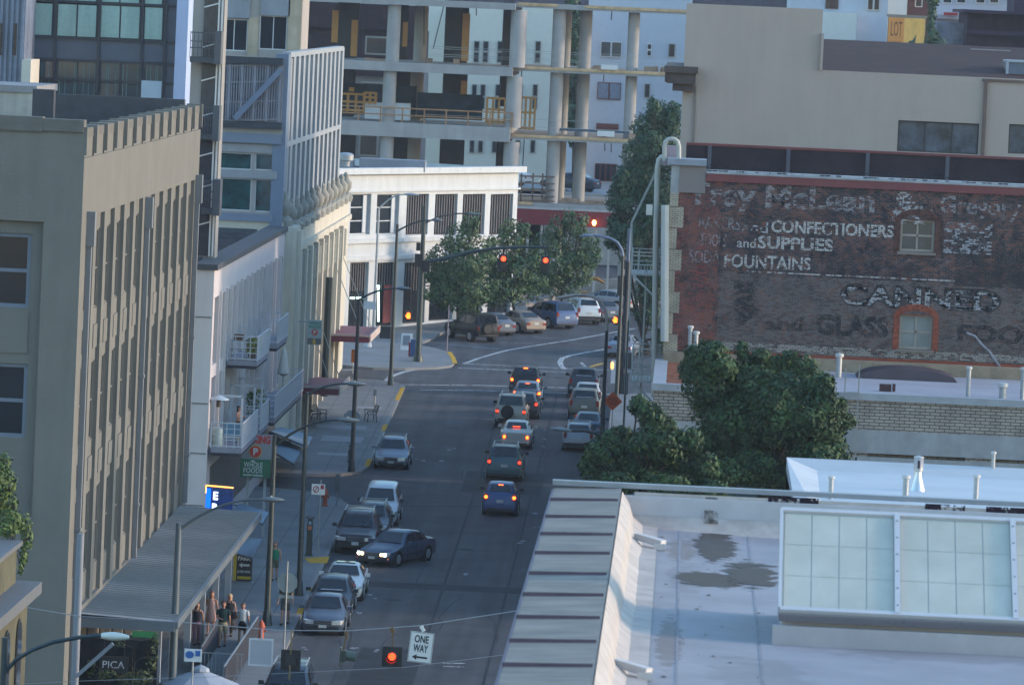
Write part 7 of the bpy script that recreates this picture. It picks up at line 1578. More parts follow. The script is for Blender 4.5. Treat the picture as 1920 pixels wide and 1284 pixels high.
# bench
def bench(label, px, py, rz):
    b = G(px, py, KH); t_ = thing('bench', label, 'bench', tuple(b), rz)
    s = MB(); 
    for k in range(4): s.box(-.75, .75, -.22+.12*k, -.13+.12*k, .42, .45)
    s.build('seat', M_dkgreen, t_); s = MB()
    for k in range(4): s.box(-.75, .75, .25+.03*k, .27+.03*k, .52+.11*k, .6+.11*k)
    s.build('backrest', M_dkgreen, t_)
    for x in (-.7, .7): s = MB(); s.bar((x, -.25, 0), (x, -.2, .44), .05); s.bar((x, .3, 0), (x, .22, .44), .05); s.bar((x, .22, .44), (x, .38, .95), .05); s.bar((x, -.25, .62), (x, .28, .62), .05); s.bar((x, -.24, .42), (x, -.25, .62), .04); s.build('leg', M_dkgreen, t_)
bench('dark slatted bench facing left on the far pavement', 694, 790, rad(-80)); bench('dark bench in shadow under the near maroon awning', 598, 790, rad(80))
# bicycle leaning on the far lamp
b = G(655, 866, KH); bk_ = thing('bicycle', 'dark bicycle locked to the street lamp near the silver wagon', 'bicycle', tuple(b), rad(88)); 
for x in (-.5, .5):
    s = MB(); n_ = 18; s.tube([(x+.33*math.cos(2*math.pi*k/n_), 0, .34+.33*math.sin(2*math.pi*k/n_)) for k in range(n_+1)], .018, 5, caps=False); wh = s.build('wheel', M_tyre, bk_)
    s = MB(); [s.bar((x, 0, .34), (x+.32*math.cos(a), 0, .34+.32*math.sin(a)), .006) for a in (0, .8, 1.6, 2.4, 3.2, 4, 4.8, 5.6)]; s.build('spokes', M_steel, wh)
s = MB()
for a_, c_ in (((-.5, .34), (-.12, .34)), ((-.12, .34), (-.25, .82)), ((-.5, .34), (-.22, .75)), ((-.22, .75), (.38, .8)), ((-.12, .34), (.38, .78)), ((.5, .34), (.36, .95))): s.bar((a_[0], 0, a_[1]), (c_[0], 0, c_[1]), .035)
s.build('frame', M_dkgreen, bk_); s = MB(); s.box(-.38, -.14, -.06, .06, .85, .9); s.build('saddle', M_black, bk_); s = MB(); s.bar((.34, -.25, .98), (.34, .25, .98), .03); s.build('handlebar', M_black, bk_)
# ---- PARK booth sign with blue awning
YS_ = G(455, 1093, KH).y; b = G(455, 1093, KH)
pk = thing('parking_sign', 'black and yellow PARK sandwich board with white left arrow under a blue awning', 'sign', tuple(b)); Q = lambda px, py: PY(px, py, YS_) - b
a_, c_ = Q(442, 1092), Q(473, 1040); s = MB(); s.box(a_.x, c_.x, 0, .35, .1, c_.z); bb_ = s.build('board', mat('black_board', (.012, .012, .015)), pk)
s = MB(); s.box(a_.x-.14, a_.x-.002, -.01, .3, .1, c_.z); s.box(a_.x+.05, c_.x-.03, -.02, -.001, .18, .30); s.build('yellow_edge', mat('sign_yellow', (.55, .36, .02), .6, var=.05), bb_)
xm = (a_.x+c_.x)/2; W_ = c_.x-a_.x
lettering('PARK', (xm, -.012, c_.z-.16), (1, 0, 0), (0, -1, 0), .3, M_white, bb_, (0, 0, 0), .012, width=W_*.85, height=.19)
s = MB(); z_ = c_.z-.45; s.add([(xm+x*W_*.5, -.012, z_+z) for x, z in ((-.7, 0), (-.25, .11), (-.25, .045), (.7, .045), (.7, -.045), (-.25, -.045), (-.25, -.11))], [tuple(range(7))]); s.build('arrow', M_white, bb_)
lettering('$2 PER HOUR', (xm, -.012, c_.z-.74), (1, 0, 0), (0, -1, 0), .15, M_white, bb_, (0, 0, 0), .004, width=W_*.85, height=.12)
s = MB(); s.box(a_.x+.05, a_.x+.1, .05, .1, -.0, .1); s.box(c_.x-.1, c_.x-.05, .05, .1, 0, .1); s.box(a_.x-.05, c_.x+.1, -.1, .4, 0, .05); s.build('feet', M_steel, bb_)
M_baw = mat('blue_awning', (.14, .22, .30), .7, var=.12, scale=2)
def blue_awning(label, pts, base, depthY):
    """four photo corners of a sloping awning: wall side far, wall side near, street side near, street side far"""
    t_ = thing('awning', label, 'awning', (X0, depthY, gz(depthY)+2.5), 0, 'blue canvas awnings on the left facades'); s = MB(t_.location)
    P_ = [PX(px, py, XX) for px, py, XX in pts]; h_ = Vector((0, 0, -.05)); s.prism(P_, h_); s.build('canvas', M_baw, t_)
    s = MB(t_.location); s.bar(P_[1]+Vector((0, -.05, -.05)), P_[2]+Vector((0, -.05, -.05)), .06); s.bar(P_[2]+h_*2, P_[3]+h_*2, .05)
    for p_ in (P_[1], P_[0]): s.bar(p_+Vector((0, 0, -.1)), Vector((X0, p_.y, p_.z-.1)), .05)
    s.build('awning_frame', mat('navy_frame', (.03, .045, .07), .5), t_)
blue_awning('small blue canvas awning over the black and yellow park board', [(462, 1006, -18.6), (441, 1036, -18.6), (472, 1044, -17.5), (492, 1010, -17.5)], 0, 230)
blue_awning('blue awning behind the far end of the metal canopy', [(450, 943, -19.6), (428, 960, -19.6), (492, 980, -17.6), (504, 960, -17.6)], 0, 252)
blue_awning('upper blue awning beyond the parking sign, farther of the two', [(533, 797, -20.3), (508, 808, -20.3), (576, 836, -18.4), (587, 820, -18.4)], 0, 289)
blue_awning('lower blue awning beyond the parking sign, nearer of the two', [(520, 818, -20.3), (500, 838, -20.3), (550, 868, -18.7), (568, 840, -18.7)], 0, 278)
s = None
# ---- projecting store signs on the balcony building
def board(label, name, rect, Y_, m_, cat='sign', dep=.2, legs=None):
    z = cell(*rect, Y_); t_ = thing(name, label, cat, ((z[0]+z[1])/2, Y_, z[2])); s = MB(t_.location); s.box(z[0], z[1], Y_, Y_+dep, z[2], z[3]); return t_, s.build('panel', m_, t_), z
YG = 262.0
t_, pn_, z = board('tall grey sign board reading PARKING with red round P above the green store sign', 'parking_totem', (455, 815, 512, 862), YG, mat('totem_grey', (.28, .28, .30), .7, var=.06)); M_red = mat('sign_bright_red', (.55, .025, .015), .6, var=0)
a_ = PY(490, 824, YG); lettering('PARKING', (a_.x-.25, YG-.01, a_.z), (1, 0, 0), (0, -1, 0), .4, M_red, pn_, t_.location, .02, width=1.35, height=.38)
a_ = PY(479, 846, YG); s = MB(t_.location); s.cyl((a_.x, YG-.0, a_.z), (a_.x, YG-.03, a_.z), .29, n=24); s.build('yellow_ring', mat('sign_yellow', (.55, .36, .02)), pn_); s = MB(t_.location); s.cyl((a_.x, YG-.031, a_.z), (a_.x, YG-.045, a_.z), .26, n=24); rd_ = s.build('red_disc', M_red, pn_)
lettering('P', (a_.x, YG-.052, a_.z), (1, 0, 0), (0, -1, 0), .42, M_white, pn_, t_.location, .02, height=.32)
t_, pn_, z = board('dark green store sign with white two line lettering and a small leaf mark', 'store_sign', (450, 861, 507, 895), YG-.5, mat('store_green', (.012, .13, .06), .5, var=.05))
xm = (z[0]+z[1])/2; zm = (z[2]+z[3])/2; M_wl = mat('letter_white', (.55, .58, .55), .6, var=0)
lettering('WHOLE', (xm-.1, YG-.51, zm+.17), (1, 0, 0), (0, -1, 0), .3, M_wl, pn_, t_.location, .004, width=.86, height=.24); lettering('FOODS', (xm-.1, YG-.51, zm-.09), (1, 0, 0), (0, -1, 0), .3, M_wl, pn_, t_.location, .004, width=.86, height=.24)
lettering('MARKET PARKING', (xm-.1, YG-.51, zm-.31), (1, 0, 0), (0, -1, 0), .1, M_wl, pn_, t_.location, .006, width=.9, height=.08)
s = MB(t_.location)
for k in range(7): an = rad(20+23*k); s.add([(xm-.12, YG-.51, zm+.29), (xm-.12+.1*math.cos(an-.2), YG-.51, zm+.29+.08*math.sin(an-.2)), (xm-.12+.12*math.cos(an), YG-.51, zm+.29+.1*math.sin(an)), (xm-.12+.1*math.cos(an+.2), YG-.51, zm+.29+.08*math.sin(an+.2))], [(0, 1, 2, 3)])
s.build('leaf_mark', M_wl, pn_); s = MB(t_.location)
for x in (z[0]+.35, z[1]-.25): s.box(x-.06, x+.06, YG-.2, YG-.05, gz(YG)+KH, z[2])
s.build('post', mat('pale_pole', (.32, .34, .35)), t_)
YN2 = 247.5
t_, pn_, z = board('blue light box with glowing white letters and an orange tube edge', 'light_box_sign', (388, 912, 436, 960), YN2, mat('deep_blue_box', (.01, .05, .22), .4, var=.5, scale=2), dep=.4)
a_ = PY(404, 929, YN2)
M_nw = glow('white_letter_glow', (.75, .85, 1), 1.2)
lettering('E', (a_.x, YN2-.02, a_.z), (1, 0, 0), (0, -1, 0), .45, M_nw, pn_, t_.location, .012, height=.34); lettering('R', (a_.x-.01, YN2-.02, PY(404, 951, YN2).z), (1, 0, 0), (0, -1, 0), .45, M_nw, pn_, t_.location, .012, height=.34)
s = MB(t_.location); s.box(z[0]-.04, z[0]+.16, YN2-.03, YN2-.002, z[2], z[3]-.1); s.build('blue_glow_edge', glow('blue_edge_glow', (.0, .10, .9), .6), pn_); s = MB(t_.location); s.bar((z[0]-.06, YN2-.03, z[3]+.03), (z[1]+.02, YN2-.03, z[3]-.02), .06); s.bar((z[0]-.06, YN2-.03, z[3]+.03), (z[0]-.06, YN2-.03, z[3]-.3), .05); s.build('orange_tube', glow('orange_tube', (1, .32, .07), .9), pn_)
YL = 300.0
t_, pn_, z = board('tall pale blade sign with green lettering, orange P and yellow down arrow', 'blade_sign', (577, 600, 604, 634), YL, mat('pale_blade', (.36, .40, .40), .6, var=.05))
a_ = PY(591, 606, YL); lettering('WHOLE', (a_.x, YL-.01, a_.z), (1, 0, 0), (0, -1, 0), .3, mat('letter_green', (.02, .22, .12), .6, var=0), pn_, t_.location, .012, width=.62, height=.17); lettering('FOODS', (a_.x, YL-.01, a_.z-.2), (1, 0, 0), (0, -1, 0), .3, mat('letter_green', (.02, .22, .12)), pn_, t_.location, .012, width=.62, height=.17)
a_ = PY(590, 623, YL); s = MB(t_.location); s.cyl((a_.x, YL, a_.z), (a_.x, YL-.02, a_.z), .17, n=20); s.build('disc', mat('orange_red_disc', (.52, .08, .03), .6, var=0), pn_); lettering('P', (a_.x, YL-.026, a_.z), (1, 0, 0), (0, -1, 0), .3, M_white, pn_, t_.location, .008, height=.2)
z2 = cell(576, 634, 602, 646, YL); s = MB(t_.location); s.box(z2[0], z2[1], YL, YL+.2, z2[2], z[2]-.002); lw = s.build('lower_panel', mat('grey_sign_panel', (.13, .13, .125), .6), t_)
xm = (z2[0]+z2[1])/2; zm = (z2[2]+z2[3])/2; s = MB(t_.location); s.add([(xm+x, YL-.008, zm+zz_) for x, zz_ in ((0, -.17), (.13, -.02), (.05, -.02), (.05, .15), (-.05, .15), (-.05, -.02), (-.13, -.02))], [tuple(range(7))]); s.build('arrow', mat('arrow_yellow', (.6, .36, .02), .6, var=0), lw)
s = MB(t_.location); s.box(XC+.1, z[0], YL+.05, YL+.12, z[3]-.15, z[3]-.08); s.build('bracket', M_steel, t_)
# small white and blue sign, umbrella and fence at the bottom
b = PY(362, 1228, 196); t_ = thing('guide_sign', 'small white sign with blue symbol above the patio umbrella', 'sign', (b.x, 196, gz(196)+KH)); s = MB(t_.location); s.box(b.x-.3, b.x+.3, 196, 196.03, b.z-.22, b.z+.22); pn_ = s.build('panel', M_white, t_)
s = MB(t_.location); s.box(b.x+.08, b.x+.24, 195.98, 195.999, b.z-.02, b.z+.17); s.prism([(b.x-.12+.15*math.cos(k*math.pi/5), 195.985, b.z+.02+.13*math.sin(k*math.pi/5)) for k in range(10)], (0, .01, 0)); s.build('symbol', mat('sign_blue', (.02, .09, .3), .6, var=0), pn_)
s = MB(t_.location); s.cyl((b.x, 196.05, gz(196)+KH), (b.x, 196.05, b.z+.2), .03, n=6); s.build('post', M_steel, t_)
b = G(372, 1350, KH); um = thing('patio_umbrella', 'large open grey canvas umbrella cut by the bottom edge', 'umbrella', tuple(b)); zt_ = (PY(368, 1252, b.y)-b).z
s = MB(); n_ = 8; R_ = 1.55
ring = [Vector((R_*math.cos(2*math.pi*k/n_), R_*math.sin(2*math.pi*k/n_), zt_-.62)) for k in range(n_)]
for k in range(n_):
    a_, c_ = ring[k], ring[(k+1) % n_]; s.add([(0, 0, zt_), a_, (a_+c_)/2 + Vector((0, 0, .08)), c_], [(0, 1, 2), (0, 2, 3)]); s.add([a_, c_, c_+Vector((0, 0, -.18)), a_+Vector((0, 0, -.18))], [(0, 1, 2, 3)])
cv = s.build('canvas', mat('pale_canvas', (.30, .33, .38), .8, var=.08), um)
s = MB(); s.lathe([(.34, zt_-.10), (.30, zt_+.02), (.02, zt_+.14)], (0, 0, 0), 8); s.build('vent_cap', mat('pale_canvas', (.30, .33, .38)), cv)
s = MB(); s.cyl((0, 0, 0), (0, 0, zt_), .03, n=6); s.cyl((0, 0, 0), (0, 0, .08), .3, n=10); s.build('pole', M_dkgreen, um)
def barrier(label, p0, p1, h):
    a_, c_ = G(*p0, KH), G(*p1, KH); t_ = thing('patio_barrier', label, 'barrier', tuple(a_)); c_ = c_-a_; s = MB()
    s.add([(0, 0, .05), c_+Vector((0, 0, .05)), c_+Vector((0, 0, h)), (0, 0, h), (.05, 0, .05), c_+Vector((.05, 0, .05)), c_+Vector((.05, 0, h)), (.05, 0, h)], [(0, 1, 2, 3), (4, 5, 6, 7), (0, 1, 5, 4), (3, 2, 6, 7), (0, 3, 7, 4), (1, 2, 6, 5)])
    s.build('screen', mat('charcoal_screen', (.035, .038, .05), .8, var=.1), t_); s = MB(); s.bar(Vector((0, 0, h)), c_+Vector((0, 0, h)), .06)
    for k in range(5): p_ = c_*(k/4); s.bar(p_, p_+Vector((0, 0, h)), .05)
    s.build('rail', M_steel, t_)
barrier('charcoal fabric patio barrier left of the walking group, beneath the canopy edge', (376, 1262), (413, 1200), 1.0); barrier('charcoal fabric patio barrier right of the walking group, leading to the bottom edge', (418, 1300), (482, 1203), 1.0)
fn = thing('patio_fence', 'low grey metal patio fence in front of the umbrella', 'fence', tuple(G(390, 1270, KH))); s = MB()
for k in range(12): s.bar((-.3+.14*k, 0, 0), (-.3+.14*k, 0, .95), .025)
s.bar((-.3, 0, .95), (1.3, 0, .95), .04); s.build('bars', M_steel, fn)
# A-frame board, planter and bits at the far corner
b = G(762, 656, KH); t_ = thing('sandwich_board', 'white sandwich board on the far corner beside the mast pole', 'sign', tuple(b), rad(-8)); s = MB(); s.prism([(-.34, -.28, 0), (.34, -.28, 0), (.34, -.03, 1.05), (-.34, -.03, 1.05)], (0, .03, 0)); s.prism([(-.34, .28, 0), (.34, .28, 0), (.34, .03, 1.05), (-.34, .03, 1.05)], (0, .03, 0)); pn_ = s.build('frame', M_white, t_)
s = MB(); s.prism([(-.22, -.24, .32), (.22, -.24, .32), (.22, -.075, .93), (-.22, -.075, .93)], (0, .01, 0)); s.v = [v+Vector((0, -.02, 0)) for v in s.v]; s.build('poster', mat('grey_poster', (.16, .17, .2), .6, var=.4, scale=6), pn_)
b = G(722, 634, KH); t_ = thing('planter', 'black square planter on the pavement before the red door panel', 'planter', tuple(b)); s = MB(); s.box(-.35, .35, -.3, .3, 0, .7); s.box(-.4, .4, -.35, .35, .7, .78); s.build('tub', M_black, t_)
b = G(775, 672, KH); t_ = thing('newspaper_box', 'small blue and red newspaper box leaning by the mast pole foot', 'box', tuple(b)); s = MB(); s.box(-.2, .1, -.2, .2, .1, 1.2); s.build('casing', mat('news_blue', (.03, .07, .2), .6, var=.3, scale=4), t_); s = MB(); s.box(-.32, -.21, -.15, .15, .1, 1.0); s.build('side_case', mat('news_red', (.25, .03, .04), .6), t_)
# ================================================================ PEOPLE
M_skin = mat('skin', (.40, .20, .13), .6, var=.06, scale=6)
def skin_mesh(chains, name, m_, parent, sub=1):
    """chains: list of [(point, radius), ...]; points shared between chains are welded, first point is the root"""
    vs, rs, es, idx = [], [], [], {}
    def vid(p, r):
        k = tuple(round(c, 4) for c in p)
        if k not in idx: idx[k] = len(vs); vs.append(tuple(p)); rs.append(r)
        return idx[k]
    for ch in chains:
        ids = [vid(p, r) for p, r in ch]
        for a, b in zip(ids, ids[1:]):
            if a != b: es.append((a, b))
    me = bpy.data.meshes.new('tmp'); me.from_pydata(vs, es, []); o = bpy.data.objects.new('tmp', me); COL.objects.link(o)
    sk_ = o.modifiers.new('s', 'SKIN'); sk_.use_smooth_shade = True; sk_.branch_smoothing = .6
    for i, v in enumerate(me.skin_vertices[0].data): v.radius = (rs[i], rs[i]) if not isinstance(rs[i], tuple) else rs[i]; v.use_root = (i == 0)
    ss = o.modifiers.new('d', 'SUBSURF'); ss.levels = sub
    dg = bpy.context.evaluated_depsgraph_get(); out = bpy.data.meshes.new_from_object(o.evaluated_get(dg)); bpy.data.objects.remove(o); bpy.data.meshes.remove(me)
    out.materials.clear(); out.materials.append(m_); out.name = name; ob_ = bpy.data.objects.new(name, out); COL.objects.link(ob_); ob_.parent = parent; return ob_
def person(label, loc, rz, H=1.7, stride=.0, armL=(-.05, .02), armR=(-.05, .02), top=None, bottom=None, hair=(.03, .02, .012), long_hair=False, dress=None, sleeves=True, shoes=(.02, .02, .02), sit=False, elbowR=None, bag=None, short=True, swing=.12):
    t_ = thing('person', label, 'person', tuple(loc), rz); k = H/1.72; V = lambda x, y, z: Vector((x*k, y*k, z*k))
    hip, chest, neck = V(0, 0, .93), V(0, -.01, 1.32), V(0, -.01, 1.46)
    def leg(sx, st):
        if sit: return [(V(sx*.09, 0, .90), .085*k), (V(sx*.11, -.40, .88), .065*k), (V(sx*.11, -.42, .46), .042*k), (V(sx*.11, -.50, .43), .035*k)]
        return [(V(sx*.09, 0, .88), .085*k), (V(sx*.10, -st*.55-.02, .48), .055*k), (V(sx*.10, -st+ (.0), .09 + max(0, -st)*.15), .036*k), (V(sx*.105, -st-.16, .03), .032*k)]
    def arm(sx, off, elbow=None):
        sh = V(sx*.185, 0, 1.40); el = V(sx*.25, off*.6+.03, 1.12) if elbow is None else V(*elbow[0]); ha = V(sx*.27, -off-.06, .88) if elbow is None else V(*elbow[1])
        d = (ha-el).normalized(); palm = ha + d*.07*k; side = Vector((0, 1, 0)) if abs(d.y) < .7 else Vector((1, 0, 0)); side = (side - d*side.dot(d)).normalized()
        ch = [[(chest, .125*k), (sh, .055*k), (el, .04*k), (ha, .026*k), (palm, .028*k)]]
        for i, (o_, l_) in enumerate(((-.026, .065), (-.009, .078), (.009, .074), (.026, .056))):
            b0 = palm + side*o_*k + d*.02*k; b1 = b0 + d*l_*.5*k; b2 = b1 + (d + Vector((-sx*.5, 0, 0))).normalized()*l_*.5*k; ch.append([(palm, .028*k), (b0, .009*k), (b1, .0085*k), (b2, .008*k)])
        th = ha + d*.03*k; ch.append([(ha, .026*k), (th - side*.035*k, .010*k), (th - side*.05*k + d*.045*k, .009*k)])
        return ch, sh, el
    cL, shL, elL = arm(-1, swing, armL if isinstance(armL[0], tuple) else None); cR, shR, elR = arm(1, -swing, armR if isinstance(armR[0], tuple) else None)
    head = [(neck, .05*k), (V(0, -.02, 1.53), .062*k), (V(0, -.03, 1.60), .088*k), (V(0, -.02, 1.66), .082*k), (V(0, -.015, 1.70), .05*k)]
    body = [[(hip, (.15*k, .11*k)), (V(0, 0, 1.12), (.125*k, .09*k)), (chest, .125*k), (neck, .05*k)], head]
    lL, lR = leg(-1, stride), leg(1, -stride)
    body += [[(hip, .14*k)] + lL, [(hip, .14*k)] + lR] + cL + cR
    # face: nose and ears grown from the head
    body += [[(V(0, -.03, 1.60), .088*k), (V(0, -.128, 1.595), .014*k)]] + [[(V(0, -.03, 1.60), .088*k), (V(s_*.092, -.01, 1.60), .016*k)] for s_ in (-1, 1)]
    bo = skin_mesh(body, 'body', M_skin, t_)
    s = MB()
    for s_ in (-1, 1): s.lathe([(.001, -.009*k), (.012*k, 0), (.001, .009*k)], V(s_*.033, -.108, 1.615), 6)
    s.box(-.025*k, .025*k, -.112*k, -.104*k, 1.548*k, 1.556*k); s.build('face', mat('eyes_mouth', (.03, .012, .012), .5, var=0), bo)
    cl = lambda nm, c: mat(nm, c, .85, var=.15, scale=8)
    def ell(z, rx, ry, y=0): return [Vector((rx*k*math.cos(q_), y*k+ry*k*math.sin(q_), z*k)) for q_ in [2*math.pi*j/16 for j in range(16)]]
    if top:
        nm_ = 'shirt' if sleeves else 'vest_top'; s = MB(); rr_ = [ell(.87, .17, .135), ell(1.02, .155, .128), ell(1.2, .175, .142), ell(1.34, .19, .145)]
        rr_ += [ell(1.43, .185, .105), ell(1.475, .075, .075)] if sleeves else [ell(1.385, .14, .135)]
        s.loft(rr_)
        if sleeves:
            for a_, c_ in ((shL, elL), (shR, elR)): s.tube([a_+Vector((0, 0, .015*k)), a_.lerp(c_, .35), a_.lerp(c_, .68)], [.072*k, .07*k, .064*k], 10)
        else:
            for sx in (-1, 1): s.bar(V(sx*.08, -.12, 1.37), V(sx*.08, -.05, 1.47), .03, .02); s.bar(V(sx*.08, .12, 1.37), V(sx*.08, .04, 1.47), .03, .02)
        s.build(nm_, cl(*top), t_, smooth=60)
    if dress:
        s = MB(); s.lathe([(.20*k, .55*k), (.22*k, .58*k), (.19*k, .85*k), (.145*k, 1.1*k), (.16*k, 1.30*k), (.08*k, 1.43*k)], (0, -.01, 0), 16); s.build('dress', cl(*dress), t_, smooth=60)
    if bottom:
        f_ = .62 if short else .97
        def trim_(l): 
            a_ = [(l[0][0], .105*k), (l[1][0].lerp(l[0][0], 0 if not short or sit else .15), .078*k if short else .068*k)]
            if not short: a_.append((l[2][0], .055*k))
            return a_
        if bottom[0].endswith('skirt'): s = MB(); s.lathe([(.17*k, .62*k), (.185*k, .64*k), (.17*k, .85*k), (.14*k, 1.0*k)], (0, -.0, 0), 14); s.build('skirt', cl(*bottom), t_, smooth=60)
        else:
            s = MB(); s.loft([ell(1.0, .15, .12), ell(.93, .168, .135), ell(.84, .175, .14), ell(.80, .15, .12)])
            for l in (lL, lR):
                p_ = [l[0][0], l[1][0].lerp(l[0][0], .2)] if short else [l[0][0], l[1][0], l[2][0].lerp(l[1][0], .08)]
                s.tube(p_, [.1*k, .082*k] if short else [.1*k, .075*k, .058*k], 12)
            s.build('shorts' if short else 'trousers', cl(*bottom), t_, smooth=60)
    hm = mat('hair_%d' % int(hair[0]*1000), hair, .6, var=.2, scale=20)
    s = MB(); hr_ = []
    for j in range(9):
        a_ = math.pi*j/8; z_ = math.cos(a_); w_ = max(.02, math.sin(a_)); hr_.append([V(.104*w_*math.cos(q_), .028 + .108*w_*math.sin(q_), 1.645 + .105*z_) for q_ in [2*math.pi*i/14 for i in range(14)]])
    s.loft(hr_)
    if long_hair: s.loft([[V(.085*f_*math.cos(q_), .055+.05*f_*math.sin(q_), z_) for q_ in [2*math.pi*i/12 for i in range(12)]] for z_, f_ in ((1.66, 1), (1.55, 1.1), (1.45, 1.1), (1.36, .7))])
    s.build('hair', hm, t_, smooth=70)
    for l in (lL, lR): a_ = l[2][0]; s = MB(); s.obox(a_ + Vector((0, -.07*k, -.05*k)), .045*k, .13*k, .035*k); s.build('shoe', mat('shoe_%d' % int(shoes[0]*100), shoes, .6, var=0), t_)
    if bag: bag(t_, k)
    return t_
def bag_r(col, x=.3, z=.72):
    def f(t_, k):
        s = MB(); s.box((x-.09)*k, (x+.09)*k, -.16*k, .12*k, (z-.16)*k, (z+.12)*k); s.bar((x*k, -.1*k, (z+.12)*k), (x*k*.97, -.02*k, (z+.24)*k), .02); s.build('carried_bag', mat('bag_%d' % int(col[0]*100), col, .7, var=.1), t_)
    return f
def PP(px, py): return G(px, py, KH)
person('woman in a green vest top walking with a tan bag near the yellow kerb wedge', PP(514, 1087), rad(8), 1.64, .14, top=('green_vest', (.01, .16, .08)), sleeves=False, bottom=('olive_print', (.10, .09, .06)), hair=(.12, .05, .025), long_hair=True, bag=bag_r((.28, .19, .11), -.3, .62))
person('man in a green patterned shirt and grey shorts walking behind the octagonal sign', PP(534, 1170), rad(-6), 1.80, .20, top=('camo_shirt', (.07, .085, .05)), bottom=('grey_shorts', (.07, .075, .075)), hair=(.05, .035, .025))
person('woman in a black top and pink trousers standing under the canopy edge', PP(367, 1208), rad(15), 1.66, .10, top=('black_top', (.02, .02, .025)), sleeves=False, bottom=('rose_trousers', (.32, .14, .17)), short=False, hair=(.16, .07, .03), long_hair=True)
person('woman in a pale pink sleeveless dress beside the white canopy column', PP(394, 1190), rad(0), 1.74, .08, dress=('pale_pink_dress', (.42, .26, .23)), hair=(.20, .08, .04), long_hair=True, shoes=(.3, .2, .16))
person('man in a dark teal tee shirt and khaki shorts leading the walking group', PP(416, 1212), rad(5), 1.78, .16, top=('dark_teal_tee', (.012, .035, .04)), bottom=('khaki_shorts', (.28, .23, .14)), hair=(.10, .04, .025), armL=((-.24, 0, 1.14), (-.10, -.22, 1.1)))
person('blonde woman in a black strapless top with a black bag behind the man in teal', PP(428, 1193), rad(0), 1.70, .10, top=('black_top', (.02, .02, .025)), sleeves=False, bottom=('dark_trousers', (.05, .04, .04)), short=False, hair=(.42, .30, .15), long_hair=True, bag=bag_r((.04, .015, .02), .26, .9))
person('woman in a white tee shirt and black skirt walking right of the group', PP(453, 1208), rad(-4), 1.64, .14, top=('white_tee', (.42, .45, .48)), bottom=('black_skirt', (.015, .014, .018)), hair=(.14, .06, .03), long_hair=False, bag=bag_r((.3, .2, .14), -.32, .78))
# figures on the lower terrace of the balcony building
pz = PZ(449, 792, 9.95)
person('tanned person with dark hair leaning at the railing of the lower balcony', Vector((XB+1.05, 256.0, 11.2)), rad(60), 1.6, .02, bottom=('brown_shorts', (.07, .03, .02)), hair=(.02, .012, .01), long_hair=True, armL=((-.26, -.1, 1.15), (-.1, -.28, 1.2)), armR=((.26, -.1, 1.15), (.1, -.28, 1.2)))
ch_ = thing('deck_chair', 'blue and white deck chair on the near lower balcony', 'chair', (XB+.95, 253.4, 11.2)); s = MB(); s.box(-.35, .35, -.3, .3, .38, .43); s.build('seat', mat('chair_white', (.4, .42, .42), .6), ch_)
s = MB(); s.prism([(-.35, .3, .43), (.35, .3, .43), (.35, .5, .95), (-.35, .5, .95)], (0, .03, 0)); s.build('backrest', mat('chair_blue', (.08, .20, .30), .7, var=.1), ch_)
for x in (-.33, .33):
    for y in (-.28, .28): s = MB(); s.bar((x, y, 0), (x, y, .4), .04); s.build('leg', M_white, ch_)
hp = thing('patio_heater', 'tall pale patio heater with round hood at the corner of the near balcony', 'patio heater', (XB+.36, 252.9, 11.2)); s = MB(); s.lathe([(.24, 0), (.24, .8), (.2, .86), (.04, .88)], (0, 0, 0), 14); s.build('base', mat('heater_white', (.36, .42, .38), .5, var=.05), hp, smooth=40)
s = MB(); s.cyl((0, 0, .85), (0, 0, 2.1), .035, n=8); s.build('pole', mat('heater_pole', (.42, .36, .3), .4), hp); s = MB(); s.cyl((0, 0, 1.75), (0, 0, 2.1), .1, n=10); s.build('burner', mat('burner_brown', (.06, .04, .03), .5), hp)
s = MB(); s.lathe([(.48, 2.08), (.46, 2.12), (.1, 2.26), (.02, 2.28)], (0, 0, 0), 16); s.build('hood', mat('heater_hood', (.45, .48, .5), .4, .3), hp, smooth=40)
um2 = thing('folded_umbrella', 'closed white parasol standing on the long lower balcony', 'umbrella', (XB+.9, 286.0, 11.2)); s = MB(); s.lathe([(.06, 1.0), (.28, 1.15), (.22, 1.7), (.12, 2.2), (.02, 2.5)], (0, 0, 0), 10); s.build('canvas', mat('white_canvas', (.55, .53, .48), .8), um2, smooth=50); s = MB(); s.cyl((0, 0, 0), (0, 0, 1.05), .03, n=6); s.cyl((0, 0, 0), (0, 0, .08), .25, n=10); s.build('pole', M_steel, um2)
def tub_plant(label, loc, h, col):
    t_ = thing('potted_plant', label, 'plant', loc, 0); s = MB(); s.lathe([(.14, 0), (.19, .3), (.16, .3)], (0, 0, 0), 10); s.build('pot', mat('plant_pot', (.12, .08, .06), .8), t_)
    s = MB(); r_ = random.Random(int(loc[1]*10))
    for k in range(90):
        a_, z_ = r_.uniform(0, 6.28), r_.uniform(.3, h); d_ = r_.uniform(.03, .26); c_ = Vector((math.cos(a_)*d_, math.sin(a_)*d_, z_)); u_ = Vector((r_.uniform(-1, 1), r_.uniform(-1, 1), r_.uniform(.2, 1))).normalized()*.14; v_ = u_.cross(Vector((0, 1, .3))).normalized()*.04; s.add([c_-u_, c_+v_, c_+u_, c_-v_], [(0, 1, 2, 3)])
    s.build('leaves', mat('leaf_%d' % int(col[0]*1000), col, .7, var=.3, island=.3), t_)
tub_plant('potted yellow green plant on the middle floor balcony', (XB+1.2, 260.4, 14.6), 1.0, (.18, .20, .03)); tub_plant('bushy potted plant under the pergola frame', (XB+.8, 266.7, 11.2), 1.5, (.05, .11, .03)); tub_plant('spiky potted plant further along the lower balcony', (XB+.8, 272.6, 11.2), 1.2, (.14, .17, .04))
